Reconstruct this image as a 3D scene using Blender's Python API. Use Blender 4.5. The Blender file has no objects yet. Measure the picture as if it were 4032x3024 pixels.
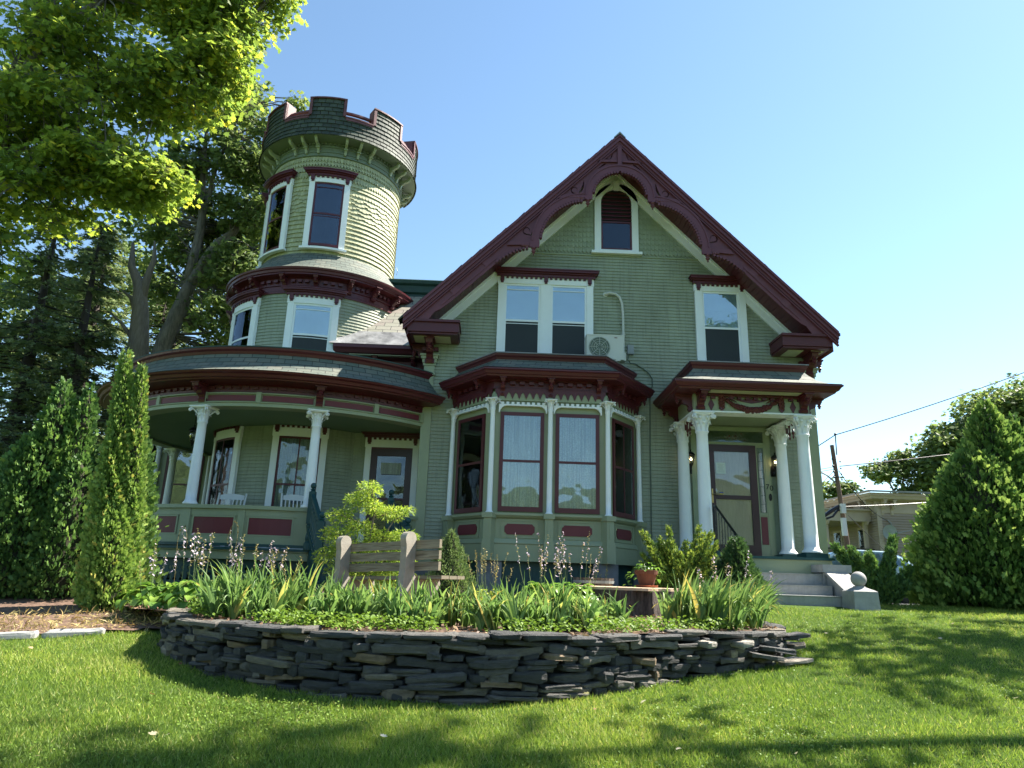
import bpy, math, random
import numpy as np
from mathutils import Vector
from mathutils.geometry import tessellate_polygon
random.seed(7); rng=np.random.default_rng(7)
PI=math.pi; rad=math.radians
S=bpy.context.scene; COL=S.collection

# ------------------------------------------------------------------ objects
def tag(o,label=None,cat=None,group=None,kind=None):
    if label:o['label']=label
    if cat:o['category']=cat
    if group:o['group']=group
    if kind:o['kind']=kind
    return o
def empty(name,loc,label,cat,group=None,rz=0):
    o=bpy.data.objects.new(name,None);COL.objects.link(o);o.location=loc;o.rotation_euler=(0,0,rz)
    return tag(o,label,cat,group)
def link(name,me,parent=None):
    o=bpy.data.objects.new(name,me);COL.objects.link(o)
    if parent is not None:
        o.parent=parent
        L=Vector((0,0,0));q=parent
        # geometry is written in world space: undo the parents' location
        while q is not None: L+=q.location;q=q.parent
        o.location=-L
    return o
class MB:
    def __init__(s):s.v=[];s.f=[];s.uv=[];s.t=[];s.m=[];s.mi=0;s.tint=None
    def add(s,vs,fs,uvs=None,tint=None):
        b=len(s.v);s.v.extend(vs)
        for i,f in enumerate(fs):
            s.f.append([b+k for k in f]);s.uv.append(uvs[i] if uvs else None)
            s.t.append(tint if tint is not None else (s.tint if s.tint is not None else .5));s.m.append(s.mi)
    def build(s,name,mats,parent=None,smooth=False):
        if not isinstance(mats,(list,tuple)):mats=[mats]
        me=bpy.data.meshes.new(name);me.from_pydata([tuple(map(float,v)) for v in s.v],[],s.f)
        for m in mats:me.materials.append(m)
        if len(mats)>1:me.polygons.foreach_set('material_index',s.m)
        a=me.attributes.new('tint','FLOAT','FACE');a.data.foreach_set('value',s.t)
        if any(u is not None for u in s.uv):
            L=me.uv_layers.new(name='UVMap');k=0
            for f,u in zip(s.f,s.uv):
                for j in range(len(f)):
                    if u is not None:L.data[k].uv=u[j]
                    k+=1
        if smooth:me.polygons.foreach_set('use_smooth',[True]*len(me.polygons))
        me.update();return link(name,me,parent)
# ------------------------------------------------------------------ maps (u along, z up, w outwards)
def flat(ox,oy,deg=0):
    a=rad(deg);T=(math.cos(a),math.sin(a));N=(math.sin(a),-math.cos(a))
    return lambda u,z,w:(ox+u*T[0]+w*N[0],oy+u*T[1]+w*N[1],z)
CX,CY=-4.46,2.73
def cyl(deg,R):
    t0=rad(deg)
    def f(u,z,w):
        t=t0+u/R;r=R+w
        return (CX+r*math.sin(t),CY-r*math.cos(t),z)
    return f
def pol(deg,r):t=rad(deg);return (CX+r*math.sin(t),CY-r*math.cos(t))
def bx(mb,mp,u0,u1,z0,z1,w0,w1,n=1,tint=None):
    vs=[];fs=[]
    for i in range(n+1):
        u=u0+(u1-u0)*i/n
        vs+=[mp(u,z0,w0),mp(u,z1,w0),mp(u,z1,w1),mp(u,z0,w1)]
    for i in range(n):
        a=i*4;b=a+4
        fs+=[[a+3,b+3,b+2,a+2],[a+2,b+2,b+1,a+1],[a+1,b+1,b,a],[a,b,b+3,a+3]]
    fs+=[[0,3,2,1],[n*4,n*4+1,n*4+2,n*4+3]]
    mb.add(vs,fs,tint=tint)
W=lambda u,z,w:(u,-w,z)   # world map: u=x, w=-y
def box(mb,x0,x1,y0,y1,z0,z1,tint=None):bx(mb,W,x0,x1,z0,z1,-y1,-y0,tint=tint)
def sweep(mb,path,prof,closed=False,caps=False,tint=None,u0=0):
    n=len(path);P=[Vector(p) for p in path];rings=[];us=[u0]
    for i in range(n):
        if i:us.append(us[-1]+(P[i]-P[i-1]).length)
        ds=[]
        if i>0 or closed:ds.append((P[i]-P[i-1]).normalized())
        if i<n-1 or closed:ds.append((P[(i+1)%n]-P[i]).normalized())
        ns=[Vector((d.y,-d.x)) for d in ds];N=sum(ns,Vector((0,0)))
        N.normalize();N=N/max(.3,N.dot(ns[0]))
        rings.append([(P[i].x+N.x*w,P[i].y+N.y*w,z) for w,z in prof])
    m=len(prof);vl=[0]
    for j in range(1,m):vl.append(vl[-1]+math.hypot(prof[j][0]-prof[j-1][0],prof[j][1]-prof[j-1][1]))
    vs=[v for r in rings for v in r];fs=[];uv=[]
    for i in range(n if closed else n-1):
        k=(i+1)%n;ua=us[i];ub=us[k] if k else us[-1]+(P[0]-P[-1]).length
        for j in range(m-1):
            fs.append([i*m+j,k*m+j,k*m+j+1,i*m+j+1]);uv.append([(ua,vl[j]),(ub,vl[j]),(ub,vl[j+1]),(ua,vl[j+1])])
    if caps:
        fs+=[list(range(m))[::-1],[(n-1)*m+j for j in range(m)]];uv+=[[(0,0)]*m]*2
    mb.add(vs,fs,uv,tint)
def arc(R,a0,a1,step=4):
    n=max(1,int(abs(a1-a0)/step+.5));return [pol(a0+(a1-a0)*i/n,R) for i in range(n+1)]
def lathe(mb,cx,cy,prof,n=16,tint=None,zoff=0,tilt=None):
    vs=[];fs=[]
    for r,z in prof:
        for k in range(n):
            a=2*PI*k/n;vs.append((cx+r*math.cos(a),cy+r*math.sin(a),z+zoff))
    for j in range(len(prof)-1):
        for k in range(n):
            q=(k+1)%n;fs.append([j*n+k,j*n+q,(j+1)*n+q,(j+1)*n+k])
    fs+=[list(range(n))[::-1],[(len(prof)-1)*n+k for k in range(n)]]
    mb.add(vs,fs,tint=tint)
def tube(mb,pts,rs,n=8,tint=None,cap=True):
    P=[Vector(p) for p in pts]
    if not isinstance(rs,(list,tuple)):rs=[rs]*len(P)
    vs=[];fs=[];prev=None
    for i,p in enumerate(P):
        d=(P[min(i+1,len(P)-1)]-P[max(i-1,0)]);d=d.normalized() if d.length>1e-9 else Vector((0,0,1))
        a=prev if prev is not None else Vector((0,0,1)).cross(d)
        a=a-d*a.dot(d)
        if a.length<1e-3:a=Vector((1,0,0))-d*d.x
        a.normalize();prev=a;b=d.cross(a)
        for k in range(n):
            t=2*PI*k/n;vs.append(tuple(p+(a*math.cos(t)+b*math.sin(t))*rs[i]))
    for i in range(len(P)-1):
        for k in range(n):
            q=(k+1)%n;fs.append([i*n+k,i*n+q,(i+1)*n+q,(i+1)*n+k])
    if cap:fs+=[list(range(n))[::-1],[(len(P)-1)*n+k for k in range(n)]]
    mb.add(vs,fs,tint=tint)
def sphere(mb,c,r,n=10,m=6,sz=1,tint=None):
    lathe(mb,c[0],c[1],[(max(.0005,r*math.sin(PI*j/m)),c[2]-r*sz*math.cos(PI*j/m)) for j in range(m+1)],n,tint)
def prism(mb,mp,poly,w0,w1,holes=(),tint=None):
    """polygon in (u,z) extruded from w0 (back) to w1 (front); holes cut through"""
    loops=[list(poly)]+[list(h) for h in holes]
    tri=tessellate_polygon([[Vector((a,b,0)) for a,b in L] for L in loops])
    pts=[p for L in loops for p in L];n=len(pts)
    vs=[mp(a,b,w1) for a,b in pts]+[mp(a,b,w0) for a,b in pts]
    fs=[list(t) for t in tri]+[[k+n for k in t[::-1]] for t in tri];o=0
    for L in loops:
        k=len(L)
        for i in range(k):j=(i+1)%k;fs.append([o+i,o+j,o+j+n,o+i+n])
        o+=k
    mb.add(vs,fs,tint=tint)
# ------------------------------------------------------------------ materials
def nt(name):
    m=bpy.data.materials.new(name);m.use_nodes=True;t=m.node_tree;t.nodes.clear()
    return m,t,t.nodes.new('ShaderNodeOutputMaterial')
def N(t,k,**kw):
    n=t.nodes.new(k)
    for a,b in kw.items():
        if a in n.inputs.keys():n.inputs[a].default_value=b
        else:setattr(n,a,b)
    return n
def L(t,a,b):t.links.new(a,b)
def c4(c):return (c[0],c[1],c[2],1)
def ramp(t,fac,stops):
    r=t.nodes.new('ShaderNodeValToRGB');e=r.color_ramp.elements
    e[0].position,e[0].color=stops[0][0],c4(stops[0][1]);e[1].position,e[1].color=stops[-1][0],c4(stops[-1][1])
    for p,c in stops[1:-1]:
        q=e.new(p);q.color=c4(c)
    if fac is not None:L(t,fac,r.inputs[0])
    return r.outputs[0]
def pos(t,sc=(1,1,1)):
    g=t.nodes.new('ShaderNodeNewGeometry');m=t.nodes.new('ShaderNodeMapping');m.inputs['Scale'].default_value=sc
    L(t,g.outputs['Position'],m.inputs[0]);return m.outputs[0]
def noise(t,vec,scale,detail=4,rough=.6):
    n=N(t,'ShaderNodeTexNoise');n.inputs['Scale'].default_value=scale;n.inputs['Detail'].default_value=detail;n.inputs['Roughness'].default_value=rough
    L(t,vec,n.inputs['Vector']);return n.outputs['Fac']
def mixc(t,f,a,b,mode='MIX'):
    m=t.nodes.new('ShaderNodeMix');m.data_type='RGBA';m.blend_type=mode
    for s,v in ((0,f),(6,a),(7,b)):
        if isinstance(v,(int,float)):m.inputs[s].default_value=v
        elif isinstance(v,tuple):m.inputs[s].default_value=c4(v)
        else:L(t,v,m.inputs[s])
    return m.outputs[2]
def bump(t,h,st=.3,dist=.02):
    b=t.nodes.new('ShaderNodeBump');b.inputs['Strength'].default_value=st;b.inputs['Distance'].default_value=dist;L(t,h,b.inputs['Height']);return b.outputs[0]
def attr(t,n='tint'):
    a=t.nodes.new('ShaderNodeAttribute');a.attribute_name=n;return a.outputs['Fac']
def mul(c,k):return tuple(x*k for x in c)
def surf(name,c,rough=.6,var=.18,scale=3,bst=.15,bsc=40,sc=(1,1,1),tintvar=0,metal=0,spec=.4,c2=None,streak=0):
    m,t,o=nt(name);P=pos(t,sc);b=N(t,'ShaderNodeBsdfPrincipled')
    f=noise(t,P,scale,6,.65)
    col=ramp(t,f,[(.25,mul(c,1-var)),(.75,mul(c2 or c,1+var*.7))])
    if streak:
        f2=noise(t,pos(t,(9,9,.6)),2.2,5,.7);col=mixc(t,ramp(t,f2,[(.5,(0,0,0)),(.75,(1,1,1))]),col,mixc(t,streak,col,(.05,.05,.04)))
    if tintvar:
        col=mixc(t,1.0,col,ramp(t,attr(t),[(0,(1-tintvar,)*3),(1,(1+tintvar,)*3)]),'MULTIPLY')
    L(t,col,b.inputs['Base Color']);b.inputs['Roughness'].default_value=rough;b.inputs['Metallic'].default_value=metal
    b.inputs['Specular IOR Level'].default_value=spec
    if bst:L(t,bump(t,noise(t,P,bsc,5,.7),bst,.01),b.inputs['Normal'])
    L(t,b.outputs[0],o.inputs[0]);return m
def slate_mat(name,cols,bw=.26,bh=.15,rough=.75,off=.5):
    m,t,o=nt(name);u=t.nodes.new('ShaderNodeUVMap');b=N(t,'ShaderNodeBsdfPrincipled')
    nz=N(t,'ShaderNodeTexNoise');nz.inputs['Scale'].default_value=7;L(t,u.outputs[0],nz.inputs['Vector'])
    vm=N(t,'ShaderNodeVectorMath',operation='MULTIPLY_ADD');L(t,nz.outputs['Color'],vm.inputs[0]);vm.inputs[1].default_value=(.02,.012,0);L(t,u.outputs[0],vm.inputs[2])
    br=N(t,'ShaderNodeTexBrick');br.offset=off;L(t,vm.outputs[0],br.inputs['Vector'])
    for k,v in (('Scale',1),('Mortar Size',.006),('Mortar Smooth',.1),('Brick Width',bw),('Row Height',bh),('Bias',0)):br.inputs[k].default_value=v
    br.inputs['Color1'].default_value=(0,0,0,1);br.inputs['Color2'].default_value=(1,1,1,1);br.inputs['Mortar'].default_value=(.5,.5,.5,1)
    cc=ramp(t,br.outputs['Color'],[(i/(len(cols)-1),c) for i,c in enumerate(cols)])
    cc=mixc(t,ramp(t,noise(t,pos(t),6,6,.7),[(.35,(0,0,0)),(.75,(1,1,1))]),cc,mul(cols[0],1.25))
    cc=mixc(t,br.outputs['Fac'],cc,(.02,.02,.02));L(t,cc,b.inputs['Base Color']);b.inputs['Roughness'].default_value=rough
    # each course overlaps the one below: height rises towards the lower edge of a slate
    sx=t.nodes.new('ShaderNodeSeparateXYZ');L(t,vm.outputs[0],sx.inputs[0])
    md=N(t,'ShaderNodeMath',operation='MODULO');L(t,sx.outputs[1],md.inputs[0]);md.inputs[1].default_value=bh
    dv=N(t,'ShaderNodeMath',operation='DIVIDE');L(t,md.outputs[0],dv.inputs[0]);dv.inputs[1].default_value=-bh
    sb=N(t,'ShaderNodeMath',operation='SUBTRACT');L(t,dv.outputs[0],sb.inputs[0]);L(t,br.outputs['Fac'],sb.inputs[1])
    ad=N(t,'ShaderNodeMath',operation='MULTIPLY_ADD');L(t,noise(t,pos(t),25,4,.7),ad.inputs[0]);ad.inputs[1].default_value=.35;L(t,sb.outputs[0],ad.inputs[2])
    L(t,bump(t,ad.outputs[0],.8,.012),b.inputs['Normal']);L(t,b.outputs[0],o.inputs[0]);return m
def leaf_mat(name,stops,trans=.45,rough=.55,spec=.25,tc=1.25):
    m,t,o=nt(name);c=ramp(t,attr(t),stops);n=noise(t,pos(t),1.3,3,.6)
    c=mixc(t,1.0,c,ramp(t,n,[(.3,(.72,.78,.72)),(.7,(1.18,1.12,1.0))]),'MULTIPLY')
    b=N(t,'ShaderNodeBsdfPrincipled');L(t,c,b.inputs['Base Color']);b.inputs['Roughness'].default_value=rough;b.inputs['Specular IOR Level'].default_value=spec
    tr=N(t,'ShaderNodeBsdfTranslucent');L(t,mixc(t,1.0,c,(tc,tc,tc*.8),'MULTIPLY'),tr.inputs[0])
    mx=t.nodes.new('ShaderNodeMixShader');mx.inputs[0].default_value=trans;L(t,b.outputs[0],mx.inputs[1]);L(t,tr.outputs[0],mx.inputs[2]);L(t,mx.outputs[0],o.inputs[0]);return m
def glass_mat(name,base=.12,tintc=(.9,.95,1),wav=.04):
    m,t,o=nt(name);g=N(t,'ShaderNodeBsdfGlossy');g.inputs['Roughness'].default_value=.03;g.inputs['Color'].default_value=c4(tintc)
    L(t,bump(t,noise(t,pos(t),1.6,2,.5),wav,.3),g.inputs['Normal'])
    tr=N(t,'ShaderNodeBsdfTransparent');tr.inputs[0].default_value=(.86,.9,.9,1)
    lw=t.nodes.new('ShaderNodeFresnel');lw.inputs[0].default_value=1.5
    ma=N(t,'ShaderNodeMath',operation='MULTIPLY_ADD');L(t,lw.outputs[0],ma.inputs[0]);ma.inputs[1].default_value=1.0;ma.inputs[2].default_value=base;ma.use_clamp=True
    mx=t.nodes.new('ShaderNodeMixShader');L(t,ma.outputs[0],mx.inputs[0]);L(t,tr.outputs[0],mx.inputs[1]);L(t,g.outputs[0],mx.inputs[2]);L(t,mx.outputs[0],o.inputs[0]);return m
def curtain_mat(name,c,fold=38,lace=True):
    m,t,o=nt(name);b=N(t,'ShaderNodeBsdfPrincipled');b.inputs['Roughness'].default_value=.9
    P=pos(t);f=noise(t,pos(t,(fold,fold,.7)),1,3,.6)
    col=ramp(t,f,[(.3,mul(c,.45)),(.6,c)])
    if lace:
        v=N(t,'ShaderNodeTexVoronoi',feature='DISTANCE_TO_EDGE');v.inputs['Scale'].default_value=22;L(t,P,v.inputs['Vector'])
        col=mixc(t,ramp(t,v.outputs['Distance'],[(.02,(.0,)*3),(.12,(.55,)*3)]),col,mul(c,.5))
    L(t,col,b.inputs['Base Color']);L(t,bump(t,f,.9,.03),b.inputs['Normal']);L(t,b.outputs[0],o.inputs[0]);return m
def emit(name,c,s):
    m,t,o=nt(name);e=N(t,'ShaderNodeEmission');e.inputs[0].default_value=c4(c);e.inputs[1].default_value=s;L(t,e.outputs[0],o.inputs[0]);return m

GREEN=(.155,.195,.115)
M={}
M['clap']=surf('green_clapboard_paint',(.275,.305,.225),.6,.22,1.1,.2,45,streak=.4)
M['trim']=surf('green_trim_paint',(.265,.30,.19),.45,.08,2,.05,50)
M['shing']=surf('green_shingle_paint',(.36,.37,.22),.7,.16,3,.35,60,sc=(3,3,.8),tintvar=.14,streak=.25)
M['gshing']=surf('green_gable_shingle_paint',(.26,.30,.215),.65,.1,3,.2,60,tintvar=.05)
M['white']=surf('white_paint',(.74,.77,.78),.45,.05,3,.06,60)
M['maroon']=surf('maroon_paint',(.08,.014,.02),.4,.12,2,.05,50)
M['purple']=surf('faded_maroon_bargeboard_paint',(.12,.034,.05),.5,.14,2.5,.08,50)
M['panel']=surf('red_panel_paint',(.13,.022,.03),.5,.1,3,.05,50)
M['teal']=surf('dark_teal_paint',(.012,.055,.058),.45,.12,3,.08,50)
M['dteal']=surf('dark_green_cornice_paint',(.012,.045,.04),.55,.3,4,.1,50)
M['cream']=surf('cream_soffit_paint',(.42,.42,.28),.6,.08,2,.05,40)
M['ceil']=surf('pale_green_ceiling_paint',(.14,.2,.13),.6,.06,2,.03,40)
M['dark']=surf('dark_void',(.008,.009,.009),.9,.1,2,0)
M['room']=surf('dim_room',(.025,.028,.03),.9,.3,1.2,0)
M['shade']=surf('roller_shade_cloth',(.6,.68,.74),.85,.05,4,.05,60)
M['curtain']=curtain_mat('white_lace_curtain',(.7,.76,.78))
M['curtain2']=curtain_mat('grey_lace_curtain',(.46,.50,.46),30)
M['glass']=glass_mat('window_glass',.05)
M['uglass']=glass_mat('upper_window_glass',.16,(.85,.95,1))
M['pglass']=glass_mat('porch_window_glass',.02,(.7,.75,.8),.08)
M['dglass']=glass_mat('dark_window_glass',.07,(.45,.52,.62))
M['screen']=surf('insect_screen_mesh',(.018,.024,.026),.6,.2,1,0)
M['slate']=slate_mat('roof_slate',[(.075,.095,.08),(.1,.12,.1),(.13,.14,.11),(.16,.155,.125)],.24,.125)
M['bslate']=surf('battlement_slate',(.033,.05,.036),.7,.35,5,.4,50,tintvar=.3,c2=(.05,.06,.045))
M['membrane']=surf('grey_roof_membrane',(.16,.16,.17),.5,.4,2.2,.1,30,c2=(.24,.24,.25))
M['granite']=surf('grey_granite',(.3,.3,.29),.8,.18,9,.35,70,streak=.15)
M['ruggedgranite']=surf('rough_foundation_granite',(.17,.175,.185),.85,.35,5,.8,14)
M['iron']=surf('black_iron',(.008,.008,.009),.35,.2,4,.05,60)
M['dwood']=surf('oak_door_veneer',(.7,.5,.43),.6,.2,6,.1,40,sc=(9,9,.8))
M['plastic']=surf('off_white_plastic',(.5,.51,.47),.45,.05,4,.03,30)
M['paper']=surf('white_paper',(.55,.62,.62),.8,.03,4,0)
M['grey']=surf('grey_metal_box',(.25,.27,.27),.5,.1,4,.05,40)
M['gcable']=surf('grey_green_conduit',(.1,.13,.1),.5,.1,4,0)
M['brass']=surf('brass',(.4,.28,.12),.3,.1,4,0,metal=1)
M['whitewood']=surf('white_rocker_paint',(.62,.64,.64),.5,.06,5,.05,50)

# ------------------------------------------------------------------ shared builders
def column(name,x,y,z0,z1,r,ch,cw,parent,ang=0,square=False):
    """tapered shaft on a moulded base with a leafy capital and a square abacus"""
    zc=z1-ch;mb=MB();bh=r*.9
    pr=[(r*1.35,z0),(r*1.42,z0+bh*.3),(r*1.3,z0+bh*.5),(r*1.12,z0+bh*.7),(r*1.05,z0+bh)]
    for k in range(9):
        q=k/8;pr.append((r*(1-.16*q**1.5),z0+bh+(zc-z0-bh)*q*.985))
    pr+=[(r*1.0,zc-.006),(r*1.0,zc+.012),(r*.86,zc+.018)]
    lathe(mb,x,y,pr,20);o=mb.build(name,M['white'],parent,True)
    cb=MB();lathe(cb,x,y,[(r*.84,zc+.01),(r*.9,zc+ch*.4),(r*1.15,zc+ch*.75),(r*1.5,zc+ch*.88)],14)
    for tier,(n,zb,hh,wd,off) in enumerate(((8,0,.5,.62,0),(8,.22,.55,.62,.5))):
        for k in range(n):
            a=2*PI*(k+off)/n+rad(ang);pts=[]
            for q in (0,.35,.7,.92,1.0,.93):
                out=r*(.88+.12*q+(.5 if tier else .38)*max(0,q-.5)**1.5*2.8)
                zz=zc+.015+ch*(zb+hh*q*.9);w_=r*wd*.5*(1-.35*q)
                pts.append((out,zz,w_))
            out,zz,w_=pts[-1];pts[-1]=(out+r*.14,zz-ch*.06,w_*.6)
            vs=[]
            for out,zz,w_ in pts:
                for sgn,extra in ((-1,0),(0,r*.07),(1,0)):
                    vs.append((x+math.cos(a)*(out+extra)-math.sin(a)*w_*sgn,y+math.sin(a)*(out+extra)+math.cos(a)*w_*sgn,zz))
            fs=[]
            for i in range(len(pts)-1):
                for j in range(2):fs.append([i*3+j,i*3+j+1,i*3+j+4,i*3+j+3])
            cb.add(vs,fs)
    for k in range(4):
        a=PI/4+k*PI/2+rad(ang);dx,dy=math.cos(a),math.sin(a)
        for q in range(2):
            s_=(-1,1)[q];tx,ty=-dy*s_,dx*s_
            pts=[]
            for i in range(13):
                th=i/12*2.6*PI;rr=r*.36*(1-i/15)
                pts.append((x+dx*(cw*.60-rr*math.cos(th)*.9)+tx*r*.18,y+dy*(cw*.60-rr*math.cos(th)*.9)+ty*r*.18,zc+ch*.73+rr*math.sin(th)))
            tube(cb,pts,r*.13,5)
        tube(cb,[(x+dx*r*.9,y+dy*r*.9,zc+ch*.45),(x+dx*cw*.42,y+dy*cw*.42,zc+ch*.75),(x+dx*cw*.58,y+dy*cw*.58,zc+ch*.86)],[r*.1,r*.16,r*.18],6)
    h=cw/2;a=rad(ang)
    def ab(z,h,cut):
        o_=[]
        for k in range(4):
            for s_ in(-1,0,1):
                q=k*PI/2+a;u=s_*h*(.86 if s_ else 0);w_=h if s_ else h*(1-cut)
                o_.append((x+math.cos(q)*w_-math.sin(q)*u,y+math.sin(q)*w_+math.cos(q)*u,z))
        return o_
    rr=[ab(z1-ch*.13,h*.9,.1),ab(z1-ch*.07,h*.94,.1),ab(z1-ch*.06,h,.08),ab(z1,h,.08)];vs=sum(rr,[]);fs=[]
    for j in range(3):
        for k in range(12):q=(k+1)%12;fs.append([j*12+k,j*12+q,(j+1)*12+q,(j+1)*12+k])
    fs+=[list(range(12))[::-1],[36+k for k in range(12)]];cb.add(vs,fs)
    cb.build('capital',M['white'],o);return o
def corbel(mb,mp,u,zt,h,d,w):
    """scroll bracket with a turned drop"""
    P=[(0,-h),(.18,-h),(.25,-h*.86),(.2,-h*.74),(.3,-h*.62),(.52,-h*.55),(.6,-h*.42),(.55,-h*.34),(.7,-h*.3),(.95,-h*.24),(1,-h*.08),(1,0),(0,0)]
    prof=[(a*d,b) for a,b in P];n=len(prof)
    vs=[mp(u+s_*w/2,zt+b,a) for s_ in(-1,1) for a,b in prof]
    tri=tessellate_polygon([[Vector((a,b,0)) for a,b in prof]])
    fs=[list(t) for t in tri]+[[k+n for k in t] for t in tri]+[[i,(i+1)%n,(i+1)%n+n,i+n] for i in range(n)]
    mb.add(vs,fs)
    bx(mb,mp,u-w*.7,u+w*.7,zt-h*.99,zt-h*.8,0,d*.14);bx(mb,mp,u-w*.75,u+w*.75,zt-h*.07,zt,0,d*1.06)
    c=mp(u,zt-h*.3,d*.86)
    lathe(mb,c[0],c[1],[(w*.2,c[2]+h*.1),(w*.42,c[2]+h*.04),(w*.25,c[2]-h*.02),(w*.42,c[2]-h*.1),(w*.2,c[2]-h*.2),(w*.26,c[2]-h*.24),(.002,c[2]-h*.3)],7)
def corb(mp,u,zt,h,d,w,parent):
    b_=MB();corbel(b_,mp,u,zt,h,d,w);return b_.build('cornice_bracket',M['maroon'],parent)
def dentils(mb,mp,u0,u1,z0,z1,w0,w1,n,fill=.5):
    st=(u1-u0)/n
    for i in range(n):bx(mb,mp,u0+st*(i+.5-fill/2),u0+st*(i+.5+fill/2),z0,z1,w0,w1)
def hood(mp,u0,u1,z,parent,mid=False,n=1,name='window_hood'):
    mb=MB();a,b=u0-.1,u1+.1
    bx(mb,mp,a+.06,b-.06,z-.01,z+.05,0.01,.10,n);bx(mb,mp,a+.02,b-.02,z+.05,z+.08,.01,.14,n);bx(mb,mp,a,b,z+.08,z+.12,.01,.19,n);bx(mb,mp,a-.02,b+.02,z+.12,z+.145,.01,.205,n)
    us=[u0+.08,u1-.08]+([(u0+u1)/2] if mid else [])
    for u in us:bx(mb,mp,u-.042,u+.042,z-.12,z-.01,.02,.10);bx(mb,mp,u-.03,u+.03,z-.16,z-.12,.02,.08)
    us=sorted(us)
    for p,q in zip(us[:-1],us[1:]):
        k=max(3,int((q-p-.1)/.105));dentils(mb,mp,p+.06,q-.06,z-.055,z-.01,.02,.085,k,.5)
    return mb.build(name,M['maroon'],parent)
def window(mp,u0,u1,z0,z1,parent,cas=.12,head=.2,sash='white',upper='shade',lower='room',n=1,sill=True,hoodz=True,meet=.5,mid=None,muntin=False,frame=True,glass='glass',name='window',openings=None,storm=False,screen=False):
    m__=mp;mp=(lambda u,z,w:m__(u,z,w+.02)) if frame else m__
    cs=MB();ops=openings or [(u0+cas,u1-cas)]
    zb,zt=z0+.05,z1-head
    if frame:
        bx(cs,mp,u0,ops[0][0],z0,zt,-.02,.055,1);bx(cs,mp,ops[-1][1],u1,z0,zt,-.02,.055,1)
        for p,q in zip(ops[:-1],ops[1:]):bx(cs,mp,p[1],q[0],z0,zt,0,.05)
        bx(cs,mp,u0-.015,u1+.015,zt,z1-.06,-.02,.06,n);bx(cs,mp,u0-.015,u1+.015,z1-.06,z1,-.02,.05,n)
        if sill:bx(cs,mp,u0-.05,u1+.05,z0-.05,z0,0,.1,n)
        w=cs.build(name,M['white'],parent)
    else:w=parent
    sc={'white':'white','maroon':'maroon','panel':'panel'}[sash];sm=MB();sf=.045 if frame else .07
    for a,b in ops:
        zm=zb+(zt-zb)*meet
        bx(sm,mp,a,a+sf,zb,zt,0,.035);bx(sm,mp,b-sf,b,zb,zt,0,.035);bx(sm,mp,a+sf,b-sf,zb,zb+sf*1.3,0,.035,n);bx(sm,mp,a+sf,b-sf,zt-sf,zt,0,.035,n)
        bx(sm,mp,a+sf,b-sf,zm-.022,zm+.022,0,.038,n)
        if muntin:bx(sm,mp,(a+b)/2-.014,(a+b)/2+.014,zb+sf*1.3,zm-.022,0,.034);bx(sm,mp,(a+b)/2-.014,(a+b)/2+.014,zm+.022,zt-sf,0,.034)
        if storm:bx(sm,mp,a+sf,b-sf,zt-sf-.1,zt-sf-.085,0,.04,n);bx(sm,mp,a+sf,b-sf,zm-.075,zm-.06,0,.034,n)
    so=sm.build('sash',M[sc],w)
    for a,b in ops:
        zm=zb+(zt-zb)*meet;aa,bb=a+sf-.002,b-sf+.002
        gm=MB();bx(gm,mp,aa,bb,(zm if screen else zb+.02),zt-.02,.026,.0275,n);gm.build('window_pane',M[glass],w)
        if screen:gm=MB();bx(gm,mp,aa,bb,zb+.02,zm,.022,.024,n);gm.build('insect_screen',M['screen'],w)
        for kind,p,q in ((upper,zm,zt-.02),(lower,zb+.02,zm)):
            bm=MB();nn=n
            if kind.startswith('curtain'):
                nn=26;vs=[];fs=[]
                for i in range(nn+1):
                    u=aa+(bb-aa)*i/nn;ww=.0135+.006*math.sin(i*1.9+math.sin(i*.7)*1.5)
                    vs+=[mp(u,p,ww),mp(u,q,ww)]
                fs=[[2*i,2*i+2,2*i+3,2*i+1] for i in range(nn)];bm.add(vs,fs)
            elif kind=='shade':
                bx(bm,mp,aa,bb,p,q,.001,.014,n);bx(bm,mp,aa,bb,(p+q)/2-.02,(p+q)/2+.005,.014,.017,n)
            else:bx(bm,mp,aa,bb,p,q,.001,.006,n)
            bm.build({'shade':'roller_shade','room':'dark_interior','dark':'dark_interior'}.get(kind,'curtain'),M[kind],w)
    if hoodz:hood(mp,u0,u1,z1,w,len(ops)>1,n)
    return w
def claprows(mb,mp,z0,z1,h,ext,n=1,d=.02):
    k=int(round((z1-z0)/h));h=(z1-z0)/k
    for i in range(k):
        z=z0+i*h;e=ext(z+h*.5)
        if not e:continue
        for a,b in e:
            if b-a<.02:continue
            vs=[];fs=[]
            for j in range(n+1):
                u=a+(b-a)*j/n;vs+=[mp(u,z,0),mp(u,z,d),mp(u,z+h,.004)]
            for j in range(n):q=j*3;fs+=[[q,q+3,q+4,q+1],[q+1,q+4,q+5,q+2]]
            mb.add(vs,fs)
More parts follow.
